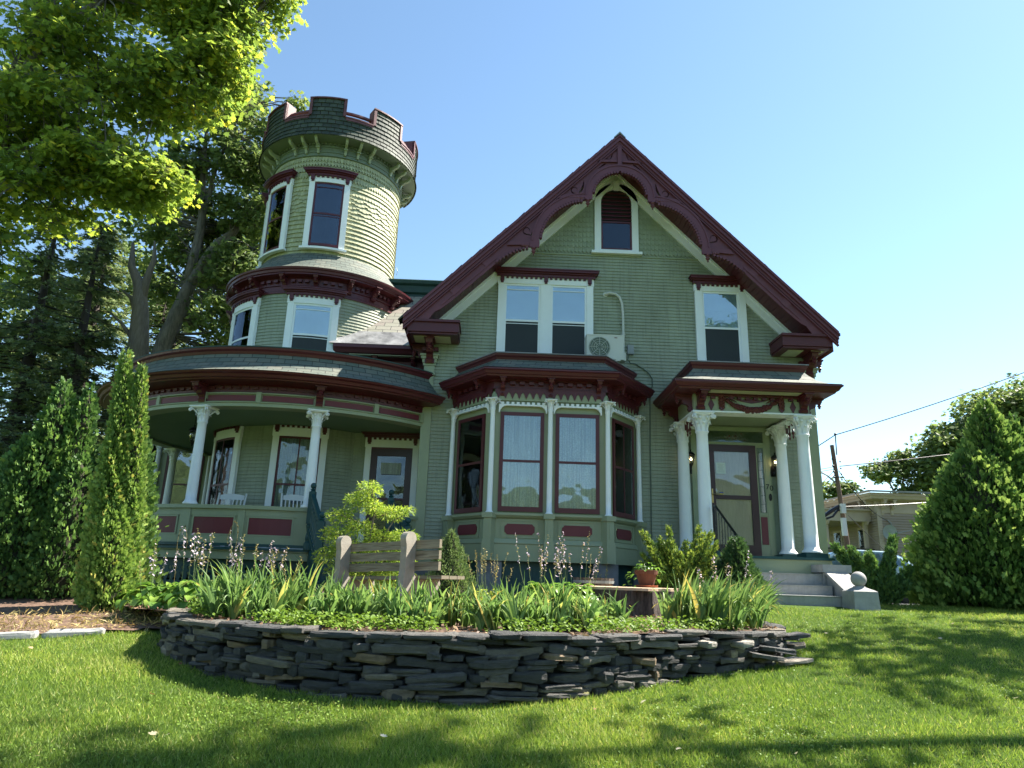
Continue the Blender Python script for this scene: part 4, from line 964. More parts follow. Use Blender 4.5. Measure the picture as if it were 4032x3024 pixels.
M['seed']=leaf_mat('dry_seed_heads',[(0,(.25,.19,.08)),(1,(.48,.40,.2))],.3)
M['stalk']=surf('flower_stalk',(.10,.15,.05),.7,.2,5,0)
M['barkd']=surf('maple_bark',(.085,.075,.065),.9,.6,5,1,22,sc=(3,3,.6),c2=(.15,.135,.12))
M['barks']=surf('dark_spruce_bark',(.05,.04,.035),.9,.4,5,.8,22,sc=(3,3,.6))
M['deadwood']=surf('weathered_dead_wood',(.19,.16,.13),.9,.4,5,1,20,sc=(4,4,.5))
M['branch']=surf('inner_twigs',(.035,.035,.02),.95,.4,6,.6,30)
# ------------------------------------------------------------------ grass on the lawn
WALL=[(-3.15,-6.5),(-3.08,-6.85),(-2.9,-7.12),(-2.5,-7.55),(-2.0,-7.93),(-1.4,-8.22),(-.7,-8.35),(0.1,-8.30),(.7,-8.08),(1.3,-7.72),(1.9,-7.35),(2.4,-7.1),(2.8,-6.8),(3.1,-6.3),(3.25,-5.7),(3.4,-5.1)]
BED=WALL+[(3.6,-4.4),(3.75,-3.6),(3.6,-2.2),(3.5,-.2),(-1.4,-.2),(-1.5,1.0),(-3.2,.9),(-5.2,-1.8),(-5.4,-3.2),(-4.6,-4.9),(-4.0,-5.9)]
def inside(x,y,poly):
    r=np.zeros(len(x),bool);n=len(poly)
    for i in range(n):
        x1,y1=poly[i];x2,y2=poly[(i+1)%n]
        c=((y1>y)!=(y2>y))&(x<(x2-x1)*(y-y1)/((y2-y1) or 1e-9)+x1);r^=c
    return r
def lawnpts(n,near=0.):
    out=[]
    while sum(len(q) for q in out)<n:
        d=2.9+rng.random(60000)**1.6*10.5;az=rng.uniform(-.80,.86,60000)
        x=d*np.tan(az)*1.0;y=-14+d
        ok=(~inside(x,y,BED))&(y<-1.2+0*x)&~((x>3.5)&(x<6.3)&(y>-3.05))&(np.abs(x)<16)&~((x<-3.3)&(y>-6.35+.35*(x+4)))
        # density falls with distance
        ok&=rng.random(len(x))<np.clip(np.abs(x)*.0+1,0,1)
        out.append(np.stack([x[ok],y[ok]],1))
    return np.concatenate(out)[:n]
def grass(name,n,h0,h1,wd,mat,seedpts=None):
    q=lawnpts(n) if seedpts is None else seedpts;n=len(q);z=terr(q[:,0],q[:,1])-.004
    P=np.column_stack([q,z]);D=rdir(n);D[:,2]=np.abs(D[:,2])*.6+1.0;D=nrm(D);NN=rdir(n);NN[:,2]*=.3
    patch=.5+.5*np.sin(q[:,0]*2.3+np.sin(q[:,1]*1.7)*2)*np.sin(q[:,1]*2.9+1+np.sin(q[:,0]*1.1)*2)
    size=rng.uniform(h0,h1,n)*(.7+.5*patch);tint=np.clip(rng.normal(.35+.25*patch,.2,n),0,.97);tint=np.clip(tint+.22*np.sin(q[:,0]*.9+q[:,1]*.6)*np.sin(q[:,1]*1.3-q[:,0]*.35),0,.97);tint[rng.random(n)<.05]=1
    return leaves(name,P,D,NN,size,wd/size,mat,None,'blade',tint)
tag(grass('lawn_grass',420000,.03,.062,.0065,M['grass']),kind='stuff')
q=lawnpts(110000);pp=np.sin(q[:,0]*1.9+np.cos(q[:,1]*2.2)*1.5)*np.sin(q[:,1]*2.4+.5)+.45*rng.normal(size=len(q));q=q[pp>.55][:20000];n=len(q)
P=np.column_stack([q,terr(q[:,0],q[:,1])+rng.uniform(.01,.035,n)]);NN=rdir(n,1.6);D=np.cross(NN,rdir(n))
tag(leaves('clover_patch',P,D,NN,rng.uniform(.012,.02,n),.95,M['clover'],None,'oval'),kind='stuff')
# fallen leaves
M['fallen']=leaf_mat('fallen_leaves',[(0,(.2,.1,.04)),(.5,(.42,.34,.2)),(1,(.6,.58,.5))],.2)
q=lawnpts(46);P=np.column_stack([q,terr(q[:,0],q[:,1])+.05]);NN=rdir(46,2);D=np.cross(NN,rdir(46))
for k in range(46):
    o=leaves('fallen_leaf',P[k:k+1],D[k:k+1],NN[k:k+1],rng.uniform(.025,.06),.9,M['fallen'],None,'maple')
    tag(o,'small dry curled leaf lying scattered on the lawn','fallen leaf','dry leaves scattered over the lawn')
# ------------------------------------------------------------------ planting bed and mulch
M['soil']=surf('bark_mulch',(.085,.05,.032),.95,.5,14,1.0,45,c2=(.16,.10,.07))
def bedz(x,y):
    t_=terr(x,y);return np.maximum(-.455+.02*np.sin(x*3)*np.sin(y*2.6),t_+.012)
xs=np.linspace(-5.5,3.9,95);ys=np.linspace(-8.2,1.0,95);X,Y=np.meshgrid(xs,ys);inn=inside(X.ravel(),Y.ravel(),BED).reshape(X.shape)
v,f=grid(xs,ys,bedz);fl=inn.ravel();f=[q for q in f if all(fl[k] for k in q)];mb=MB();mb.add([tuple(q) for q in v],f);tag(mb.build('mulched_ground',M['soil']),kind='structure')
n=9000;q=np.column_stack([rng.uniform(-5,3.6,n),rng.uniform(-8.2,-1.5,n)]);q=q[inside(q[:,0],q[:,1],BED)];n=len(q)
M['chip']=leaf_mat('wood_chips',[(0,(.08,.045,.03)),(.7,(.22,.13,.08)),(1,(.42,.32,.2))],.05)
P=np.column_stack([q,bedz(q[:,0],q[:,1])+.01]);NN=rdir(n,1.2);tag(leaves('mulch_chips',P,np.cross(NN,rdir(n)),NN,rng.uniform(.02,.06,n),.5,M['chip'],None,'diamond'),kind='stuff')
# low ground cover spilling to the wall edge
q=[]
for k in range(7000):
    s_=rng.uniform(.3,8.3);q.append(s_)
cov_s=np.array(q)
# straw and bare strip under the arborvitae
mb=MB();v,f=grid(np.linspace(-9.5,-3.1,50),np.linspace(-7.6,-3.8,30),lambda x,y:terr(x,y)+.03-.05*(np.abs(y+5.6-.0*x)>1.5));
v=np.array(v);keep=(v[:,1]>-6.45+.35*(v[:,0]+4))&(v[:,1]<-4.2)
f=[q for q in f if all(keep[k] for k in q)];mb.add([tuple(q) for q in v],f);tag(mb.build('bare_soil_strip',M['soil']),kind='structure')
n=2600;x=rng.uniform(-7,-3.2,n);y=-6.3+.35*(x+4)+rng.random(n)**1.5*1.3;P=np.column_stack([x,y,terr(x,y)+.045]);NN=rdir(n,.8)
M['straw']=leaf_mat('dry_straw',[(0,(.22,.14,.06)),(1,(.5,.42,.2))],.2)
tag(leaves('dry_straw',P,np.cross(NN,rdir(n)),NN,rng.uniform(.05,.13,n),.12,M['straw'],None,'diamond'),kind='stuff')
n=2500;x=rng.uniform(-4.3,-3.3,n);y=-6.0+.35*(x+4)+rng.random(n)*.8;grass('weedy_grass',n,.03,.08,.007,M['grass'],np.column_stack([x,y])); tag(bpy.data.objects['weedy_grass'],kind='stuff')
# ------------------------------------------------------------------ dry-stone retaining wall
m,t,o=nt('slate_wall_stone');P_=pos(t,(1,1,3));b=N(t,'ShaderNodeBsdfPrincipled');b.inputs['Roughness'].default_value=.75
base=ramp(t,attr(t),[(0,(.036,.037,.038)),(.4,(.065,.066,.066)),(.7,(.11,.105,.095)),(.88,(.17,.155,.125)),(.96,(.21,.15,.09)),(1,(.34,.32,.27))])
c=mixc(t,1.0,base,ramp(t,noise(t,P_,9,7,.75),[(.25,(.45,.45,.47)),(.75,(1.6,1.55,1.5))]),'MULTIPLY');L(t,c,b.inputs['Base Color'])
L(t,bump(t,noise(t,pos(t,(1,1,4)),16,8,.8),1.0,.035),b.inputs['Normal']);L(t,b.outputs[0],o.inputs[0]);M['stone']=m
TOPZ_=-.45
def polylen(P):
    s=[0]
    for a,b_ in zip(P[:-1],P[1:]):s.append(s[-1]+math.dist(a,b_))
    return s
def smoothpoly(P,it=2):
    for _ in range(it):
        Q=[P[0]]
        for a,b_ in zip(P[:-1],P[1:]):Q+=[(a[0]*.75+b_[0]*.25,a[1]*.75+b_[1]*.25),(a[0]*.25+b_[0]*.75,a[1]*.25+b_[1]*.75)]
        P=Q+[P[-1]]
    return P
WP=smoothpoly([(-3.35,-5.9)]+WALL);WS=polylen(WP)
def at_s(s):
    s=min(max(s,0),WS[-1]-1e-4)
    for i in range(len(WS)-1):
        if WS[i+1]>s:
            q=(s-WS[i])/(WS[i+1]-WS[i]);a,b_=WP[i],WP[i+1];d=Vector((b_[0]-a[0],b_[1]-a[1])).normalized()
            return Vector((a[0]+(b_[0]-a[0])*q,a[1]+(b_[1]-a[1])*q)),d,Vector((d.y,-d.x))
def stone(mb,c,d,nn,l,h,dp,tilt,tint,top=False):
    """irregular slab: superellipse outline with broken edges"""
    vs=[];nu=14;ph=random.random()*9
    R=[]
    for k in range(nu):
        a=2*PI*k/nu;ca_,sa_=math.cos(a),math.sin(a);e=.38 if top else random.uniform(.34,.62)
        r_=1+.07*math.sin(a*3+ph)+random.uniform(-.11,.07)
        R.append((math.copysign(abs(ca_)**e,ca_)*r_,math.copysign(abs(sa_)**e,sa_)*r_))
    q1,q2=random.uniform(.84,.99),random.uniform(.86,.99);lv=[(-1,q1),(-.55,.98+random.uniform(-.03,.02)),(.5,1.0),(1,q2)]
    for z_,s_ in lv:
        for k,(a,b_) in enumerate(R):
            jz=random.uniform(-.12,.12);zz_=z_*.5*h*(1+.18*math.sin(k*1.3+ph))+jz*h
            q=c+d*(a*l/2*s_)+nn*(b_*dp/2*(s_+random.uniform(-.03,.03)));vs.append((q.x,q.y,zz_+c.z+tilt*a*l/2))
    fs=[]
    for j in range(3):
        for k in range(nu):q=(k+1)%nu;fs.append([j*nu+k,j*nu+q,(j+1)*nu+q,(j+1)*nu+k])
    fs+=[list(range(nu))[::-1],[3*nu+k for k in range(nu)]];mb.add(vs,fs,tint=tint)
cp=[];
for s_ in cov_s:
    p_,d_,n_=at_s(s_);o_=-(.14+.45*random.random()**1.3)
    if math.sin(s_*5.3)+math.sin(s_*2.1+1)+random.gauss(0,.5)>-.5:cp.append((p_.x+n_.x*o_,p_.y+n_.y*o_,TOPZ_+.02+random.random()**1.5*.10))
cp=np.array(cp);n=len(cp);NN=rdir(n,1.3);tag(leaves('ground_cover',cp,np.cross(NN,rdir(n)),NN,rng.uniform(.02,.045,n),.8,M['clover'],None,'oval'),kind='stuff')
mb=MB();TOPZ=-.44;random.seed(21)
hs=[.045,.04,.062,.042,.066,.05,.07,.048,.06,.05,.06];z=TOPZ
for ci,h in enumerate(hs):
    s=-.1+random.uniform(0,.2)
    while s<WS[-1]:
        l=random.choice((random.uniform(.10,.2),random.uniform(.2,.38),random.uniform(.32,.6))) if ci else random.uniform(.22,.5)
        p,d,nn=at_s(s+l/2);g=T0(p.x,p.y)
        wob=.012*math.sin(s*3.1+ci)+.01*math.sin(s*7+ci*2)
        zc=z-h/2+wob
        if zc>g-.05:
            r=random.random();split=(random.random()<.28 and ci and h>.045)
            tn=random.random()**1.15*.93 if r>.09 else random.uniform(.93,1)
            if split and l>.2:
                for k in(0,1):
                    stone(mb,Vector((p.x+nn.x*(random.uniform(-.02,.02)-.05),p.y+nn.y*(random.uniform(-.02,.02)-.05),zc+(k-.5)*h*.52)),d.to_3d(),nn.to_3d(),l*random.uniform(.8,1.02),h*.52,.22,random.uniform(-.04,.04),random.random()**1.5*.9)
            else:
                off=random.uniform(-.04,.02)+(.01 if ci==0 else 0)-.05
                stone(mb,Vector((p.x+nn.x*off,p.y+nn.y*off,zc)),d.to_3d(),nn.to_3d(),l*1.0,h*random.uniform(.88,1.06),.22 if ci else .27,random.uniform(-.11,.11) if ci else random.uniform(-.02,.02),tn,ci==0)
        s+=l*.97
    z-=h*.93
# slumped slabs and loose stones at the right end, dark core behind the joints
for x,y,z_,l,h,tl,tn in((2.75,-6.93,-.60,.42,.045,-.10,.3),(2.62,-7.0,-.66,.4,.045,-.12,.6),(3.0,-6.75,-.72,.36,.03,.1,.99),(3.25,-6.2,-.62,.22,.05,.1,.9),(3.3,-5.9,-.56,.3,.04,0,.5),(2.35,-7.22,-.535,.18,.05,.1,1),(1.95,-7.42,-.53,.13,.05,0,1),(3.2,-6.4,-.5,.3,.035,.05,.4),(-3.5,-5.8,-.47,.4,.03,0,.7)):
    stone(mb,Vector((x,y,z_)),Vector((.9,.4,0)).normalized(),Vector((.4,-.9,0)).normalized(),l,h,.24,tl,tn)
mb.tint=.05;core=[(p[0],p[1]) for p in WP];sweep(mb,core,[(-.12,-1.1),(-.07,-1.0),(-.1,-.5),(-.25,-.5)])
wall_o=mb.build('stone_retaining_wall',M['stone']);tag(wall_o,'low curved dry-stone retaining wall of dark flat slate slabs round the flower bed','retaining wall')
mb=MB();s=0;cur=[(-7.5,-7.25),(-5.5,-6.85),(-4.69,-6.72),(-4.13,-6.38),(-3.6,-6.2)]
mb2=[]
for i,(a,b_) in enumerate((((-6.6,-7.2),(-5.75,-7.0)),((-5.7,-6.98),(-4.95,-6.78)),((-4.93,-6.78),(-4.45,-6.58)),((-4.42,-6.57),(-3.95,-6.35)))):
    d=Vector((b_[0]-a[0],b_[1]-a[1],0));l=d.length;d.normalize();c=Vector(((a[0]+b_[0])/2,(a[1]+b_[1])/2,0));c.z=T0(c.x,c.y)+.02
    q=MB();stone(q,c,d,Vector((d.y,-d.x,0)),l,.07,.16,(T0(*b_)-T0(*a))/l,.7,True)
    tag(q.build('edging_stone',M['granite']),('pale granite edging stone, farthest left of the row along the lawn','pale granite edging stone, second from the left of the row','pale granite edging stone, third from the left of the row','pale granite edging stone nearest the retaining wall')[i],'edging stone','granite edging stones along the arborvitae bed')
# ================================================================== PLANTS
random.seed(5)
def thuja(name,bx_,by,bz,leaders,mat,n,size,label,cat,group=None,shape='spray',up=1.0,core=.62,droop=0,asp=.9,lean=0):
    e=empty(name,(bx_,by,bz),label,cat,group)
    tb=MB();P=[];D=[];NN=[];TN=[];tot=sum(h*r for _,_,h,r,_ in leaders)
    for dx,dy,h,r,pw in leaders:
        x0,y0=bx_+dx,by+dy
        tube(tb,[(bx_+dx*.3,by+dy*.3,bz-.1),(x0+lean*h*.4,y0,bz+h*.4),(x0+lean*h*.97,y0,bz+h*.97)],[r*.14,r*.09,.01],7)
        if core:
            cr=[(max(.01,r*core*((1-q)**pw)*min(1,.5+q*5)),bz+.04+h*.95*q) for q in [i/14 for i in range(15)]]
            k0=len(tb.v);lathe(tb,x0,y0,cr,12);tb.v[k0:]=[(a_+lean*(c_-bz),b_,c_) for a_,b_,c_ in tb.v[k0:]]
        k=int(n*h*r/tot);t_=rng.random(k*2);pr=(1-t_)**pw*np.minimum(1,.55+t_*5);keep=rng.random(k*2)<pr+.06;t_=t_[keep][:k];k=len(t_);pr=(1-t_)**pw*np.minimum(1,.55+t_*5)
        a=rng.uniform(0,2*PI,k);ph=rng.random()*9
        lump=1+.22*np.sin(a*4+ph+t_*13)*np.sin(t_*h*6+a*2+ph)+.13*np.sin(a*9+t_*h*13+ph)+.08*rng.standard_normal(k)
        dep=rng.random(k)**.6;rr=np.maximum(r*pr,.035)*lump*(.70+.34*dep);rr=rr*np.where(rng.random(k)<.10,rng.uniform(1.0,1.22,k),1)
        ox,oy=np.cos(a),np.sin(a)
        P.append(np.column_stack([x0+lean*t_*h+ox*rr,y0+oy*rr,bz+h*t_+rng.normal(0,.03,k)]))
        d=np.column_stack([ox*.7,oy*.7,np.full(k,up)-droop])+rng.normal(0,.35,(k,3));D.append(d)
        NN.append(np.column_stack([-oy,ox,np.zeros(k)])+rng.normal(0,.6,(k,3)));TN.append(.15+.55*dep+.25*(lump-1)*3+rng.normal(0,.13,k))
    P=np.vstack(P);tb.build('trunk',M['branch'],e)
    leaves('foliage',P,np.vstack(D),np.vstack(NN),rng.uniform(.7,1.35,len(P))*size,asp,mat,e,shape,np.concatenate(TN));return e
g='arborvitae screen left of the porch'
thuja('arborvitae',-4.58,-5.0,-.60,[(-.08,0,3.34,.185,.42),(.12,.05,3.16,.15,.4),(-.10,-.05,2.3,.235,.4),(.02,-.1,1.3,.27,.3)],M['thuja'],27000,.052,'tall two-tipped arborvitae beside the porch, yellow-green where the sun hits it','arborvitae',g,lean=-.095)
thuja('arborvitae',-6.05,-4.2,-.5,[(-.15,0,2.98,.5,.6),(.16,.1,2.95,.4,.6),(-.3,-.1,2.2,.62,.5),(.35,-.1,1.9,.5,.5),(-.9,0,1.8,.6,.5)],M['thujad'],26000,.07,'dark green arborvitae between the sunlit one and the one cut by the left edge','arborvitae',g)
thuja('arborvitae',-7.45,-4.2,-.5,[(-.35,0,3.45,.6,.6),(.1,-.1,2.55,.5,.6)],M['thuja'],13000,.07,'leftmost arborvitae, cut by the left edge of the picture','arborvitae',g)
thuja('arborvitae',-5.25,-3.9,-.5,[(0,0,2.5,.5,.5),(-.3,0,2.0,.5,.5)],M['thujad'],13000,.07,'low dark arborvitae half hidden behind the sunlit two-tipped one','arborvitae',g)
# --
thuja('dwarf_spruce',-.60,-3.4,-.42,[(0,0,1.04,.42,.8)],M['dwarf'],9000,.035,'small dense cone-shaped dwarf spruce left of the bay window','dwarf spruce',shape='diamond',core=.75,asp=.5)
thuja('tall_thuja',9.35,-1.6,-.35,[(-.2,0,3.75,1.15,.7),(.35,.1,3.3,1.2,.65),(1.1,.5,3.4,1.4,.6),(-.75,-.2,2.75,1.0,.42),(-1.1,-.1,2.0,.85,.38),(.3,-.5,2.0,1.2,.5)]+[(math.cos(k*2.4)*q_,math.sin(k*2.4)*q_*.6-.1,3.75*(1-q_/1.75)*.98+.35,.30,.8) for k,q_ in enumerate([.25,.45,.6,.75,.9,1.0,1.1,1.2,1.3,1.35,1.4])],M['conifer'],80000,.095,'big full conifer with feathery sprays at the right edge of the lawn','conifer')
def bushy(name,c,stems,mat,n,size,label,cat,shape='tuft',spread=.16,up=.4,parent_bark='branch',asp=.8):
    """open shrub: many stems from one foot, foliage tufted along each"""
    e=empty(name,c,label,cat);tb=MB();P=[];D=[]
    k=n//len(stems)
    for dx,dy,h,bend in stems:
        a=Vector(c);b=Vector((c[0]+dx*.55,c[1]+dy*.55,c[2]+h*.6+bend));d=Vector((c[0]+dx,c[1]+dy,c[2]+h))
        tube(tb,[a,a.lerp(b,.5)+Vector((0,0,.02)),b,d],[.016,.012,.009,.003],5)
        q=rng.random(k)**.8*.82+.18;aa=np.array(a);bb_=np.array(b);dd=np.array(d)
        pt=((1-q)**2)[:,None]*aa+(2*q*(1-q))[:,None]*bb_+(q**2)[:,None]*dd
        r=spread*(1.15-q*.75)
        P.append(pt+rdir(k)*(r*rng.random(k)**.5)[:,None]);t_=(dd-aa)/np.linalg.norm(dd-aa);D.append(t_*.8+rdir(k)*.7+np.array([0,0,up]))
    tb.build('branches',M[parent_bark],e);P=np.vstack(P)
    leaves('foliage',P,np.vstack(D),rdir(len(P)),rng.uniform(.7,1.4,len(P))*size,asp,mat,e,shape);return e
R=random.uniform
bushy('juniper_bush',(2.98,-2.9,-.35),[(R(-.62,.55),R(-.35,.3),R(.35,1.12),.0) for _ in range(60)]+[(-.62,0,1.08,0),(.30,0,1.2,0),(-.2,0,1.18,0),(.45,.1,.75,0)],M['juni'],22000,.042,'feathery pale green juniper bush left of the entrance columns','bush',spread=.12)
bushy('yew_shrub',(6.75,-1.7,-.28),[(-.75,0,.95,.1),(-.62,.1,.8,.1),(-.5,-.1,.9,0),(-.35,.1,.7,0),(-.2,0,.6,0),(.0,.1,.55,0),(.15,0,.7,0),(.3,0,1.0,0),(.38,.1,1.15,0),(.5,-.1,.6,0),(.6,.1,.45,0),(.1,-.2,.4,0),(-.4,-.2,.4,0),(.35,-.2,.35,0),(-.6,-.1,.55,0),(-.1,.1,.85,0),(.2,-.1,.9,0),(-.25,-.2,.8,0)],M['thujad'],17000,.062,'dark straggly yew shrub with upright arms beside the stone ball','shrub',spread=.17)
bushy('young_shrub',(7.0,1.2,-.35),[(R(-.35,.3),R(-.2,.2),R(.7,1.5),0) for _ in range(7)],M['gold'],260,.08,'thin yellow-leaved shrub behind the right entrance column','shrub',shape='oval',spread=.12)
thuja('dark_shrub',3.74,-3.25,-.4,[(0,0,1.05,.34,.5),(-.2,0,.75,.28,.45),(.2,0,.6,.24,.4)],M['yew'],9000,.05,'rounded dark green shrub in front of the iron stair rail','shrub',shape='tuft')
# golden thread cypress: weeping clumps in tiers
e=empty('golden_cypress',(-1.82,-3.5,-.42),'bright yellow thread-leaf cypress growing behind the wooden bench','cypress');tb=MB();P=[];D=[]
tube(tb,[(-1.82,-3.5,-.5),(-1.8,-3.5,.4),(-1.74,-3.5,.9),(-1.84,-3.5,1.3)],[.03,.022,.014,.005],6)
tube(tb,[(-1.82,-3.5,.0),(-1.6,-3.5,.5),(-1.45,-3.5,.75),(-1.25,-3.5,.85)],[.015,.012,.01,.004],6)
for (cx,cy,cz,rx,rz,k) in [(a_,b_,c_,d_,e_,int(f_*.62)) for a_,b_,c_,d_,e_,f_ in ((-1.85,-3.5,1.18,.20,.15,900),(-2.0,-3.5,1.0,.22,.16,900),(-1.78,-3.5,.92,.2,.12,700),(-1.5,-3.5,.85,.25,.12,900),(-1.28,-3.5,.90,.14,.07,260),(-2.25,-3.5,.78,.2,.13,700),(-1.95,-3.45,.62,.24,.14,1000),(-1.6,-3.5,.48,.28,.14,1000),(-1.3,-3.5,.52,.24,.1,800),(-2.3,-3.5,.5,.22,.15,800),(-2.0,-3.5,.32,.35,.16,1500),(-1.6,-3.6,.2,.35,.16,1300),(-1.3,-3.55,.2,.25,.16,900),(-2.35,-3.5,.2,.25,.16,800),(-1.9,-3.55,-.02,.5,.16,1700),(-1.35,-3.6,-.08,.4,.15,1200),(-1.7,-3.6,-.25,.65,.14,1900))]:
    d=rdir(k,.25)*(rng.random(k)**.45)[:,None];p=np.array([cx,cy,cz])+d*np.array([rx,.22,rz]);P.append(p);D.append(np.column_stack([d[:,0]*1.2,d[:,1]*1.2,-.35+.5*d[:,2]])+rng.normal(0,.45,(k,3)))
    for _ in range(4):
        a=random.random()*6.28;tube(tb,[(-1.8,-3.5,cz-.12),(cx,cy,cz+.02),(cx+rx*math.cos(a),cy+.15*math.sin(a),cz)],[.008,.006,.002],4,cap=False)
tb.build('branches',M['deadwood'],e);P=np.vstack(P);leaves('foliage',P,np.vstack(D),rdir(len(P)),rng.uniform(.03,.075,len(P)),.38,M['gold'],e,'tuft')
# ---- irises
def iris(c,n,hmax,label,lean=(0,0),gname='iris clumps along the wall top'):
    e=empty('iris_clump',c,label,'iris',gname);mb=MB()
    for f_ in range(n//5):
        fx,fy=c[0]+random.gauss(0,.11),c[1]+random.gauss(0,.07);fa=random.uniform(0,PI)
        for k in range(5):
            s_=(k-2)/2;l=hmax*random.uniform(.6,1.05)*(1-.18*abs(s_));dx=math.cos(fa)*s_*.42+lean[0]+random.gauss(0,.10);dy=math.sin(fa)*s_*.42+lean[1]+random.gauss(0,.10)
            w=random.uniform(.015,.024);bend=random.uniform(.1,1.0) if random.random()<.72 else random.uniform(1.3,2.4)
            sx,sy=math.cos(fa),math.sin(fa);vs=[];ns=7
            px,pz,th=0,0,math.hypot(dx,dy);ux,uy=(dx/(th or 1),dy/(th or 1));ang=math.atan(th*.7)
            X,Y,Z=fx,fy,c[2]-.01
            for i in range(ns+1):
                q=i/ns;ww=w*(1-q**2.6)*(.8+.5*math.sin(q*PI))+.0008
                for t_ in(-1,0,1):vs.append((X+sx*ww*t_*.9-uy*.004*(1-abs(t_)),Y+sy*ww*t_*.9+ux*.006*(1-abs(t_)),Z))
                ang+=bend*q*.36;st=l/ns;X+=ux*math.sin(ang)*st;Y+=uy*math.sin(ang)*st;Z+=math.cos(ang)*st;Z=max(Z,c[2]-.10)
            fs=[]
            for i in range(ns):
                for j in range(2):fs.append([i*3+j,i*3+j+1,i*3+j+4,i*3+j+3])
            mb.add(vs,fs,tint=random.random())
    mb.build('leaves',M['iris'],e,True)
IP=[(-2.55,-6.75,.60,'tall iris clump farthest left, beside the flowering hostas'),(-2.25,-6.95,.62,'tall iris clump second from the left, in front of the left bench post'),(-1.95,-6.9,.66,'tallest iris clump, just left of the left bench post'),(-2.75,-6.3,.5,'iris clump growing among the hosta leaves behind the wall'),
(-1.5,-7.25,.44,'iris clump directly below the bench seat on the left'),(-1.15,-7.4,.48,'iris clump in front of the right bench post'),(-.8,-7.35,.50,'iris clump just right of the right bench post'),(-.45,-7.45,.46,'iris clump in front of the small dwarf spruce'),(-.1,-7.4,.47,'iris clump below the lime leaved plant'),(.25,-7.45,.45,'iris clump near the middle of the wall top'),(.6,-7.3,.5,'iris clump left of the mulch gap, below the mid hosta'),(.95,-7.1,.48,'iris clump second left of the dark stump front'),(1.2,-6.9,.44,'iris clump touching the left side of the mulch gap'),(-1.0,-6.9,.45,'iris clump behind the front row near the bench end'),(.1,-6.9,.48,'iris clump behind the front row, mid wall'),
(2.1,-6.3,.60,'iris clump right of the stump front'),(2.35,-6.0,.72,'dense iris clump in front of the juniper'),(2.65,-6.1,.68,'dense iris clump left of the slumped stones'),(2.85,-5.8,.74,'iris clump with leaves arching to the right'),(3.02,-5.6,.70,'rightmost iris clump leaning over the lawn'),(2.5,-5.5,.70,'iris clump at the back of the right-hand group'),(2.2,-5.75,.62,'iris clump near the right edge of the stump')]
IP+=[(-2.0,-7.3,.5,'low iris clump at the wall edge left of the bench'),(-2.4,-7.1,.5,'low iris clump at the wall edge in front of the tall ones'),(-1.3,-7.55,.42,'front iris clump at the wall edge below the bench'),(-.62,-7.75,.42,'front iris clump at the wall edge below the dwarf spruce'),(.05,-7.7,.42,'front iris clump at the wall edge in mid wall'),(.42,-7.6,.42,'front iris clump at the wall edge right of mid wall'),(.8,-7.35,.44,'front iris clump at the wall edge left of the gap'),(2.28,-6.7,.6,'front iris clump right of the gap at the wall edge'),(2.65,-6.5,.62,'front iris clump above the slumped slabs')]
for i,(x,y,h,l) in enumerate(IP):iris((x,y,-.44),random.choice((45,65,85)) if i<15 else 100,h*(1.0 if i<4 else random.uniform(.8,1.15)),l,(random.uniform(-.15,.15),random.uniform(-.2,0)) if x<1.9 else (.12+.22*(x-1.9),-.05))
# ---- hostas with flower stalks
def ovate(mb,base,d,l,w,curl,tint):
    d=Vector(d);s_=Vector((-d.y,d.x,0));ns=6;vs=[];p=Vector(base);ang=math.atan2(d.z,math.hypot(d.x,d.y));h=Vector((d.x,d.y,0)).normalized();s_=Vector((-h.y,h.x,0))
    for i in range(ns+1):
        q=i/ns;ww=w*(math.sin(min(1,q*1.25)*PI*.5)**.8 if q<.5 else math.cos((q-.45)/.55*PI*.5)**.8)+.002
        for t_ in(-1,-.5,0,.5,1):vs.append(tuple(p+s_*ww*t_+Vector((0,0,.35*ww*abs(t_)))))
        ang-=curl/ns;p=p+(h*math.cos(ang)+Vector((0,0,math.sin(ang))))*(l/ns)
    fs=[]
    for i in range(ns):
        for j in range(4):fs.append([i*5+j,i*5+j+1,i*5+j+6,i*5+j+5])
    mb.add(vs,fs,tint=tint)
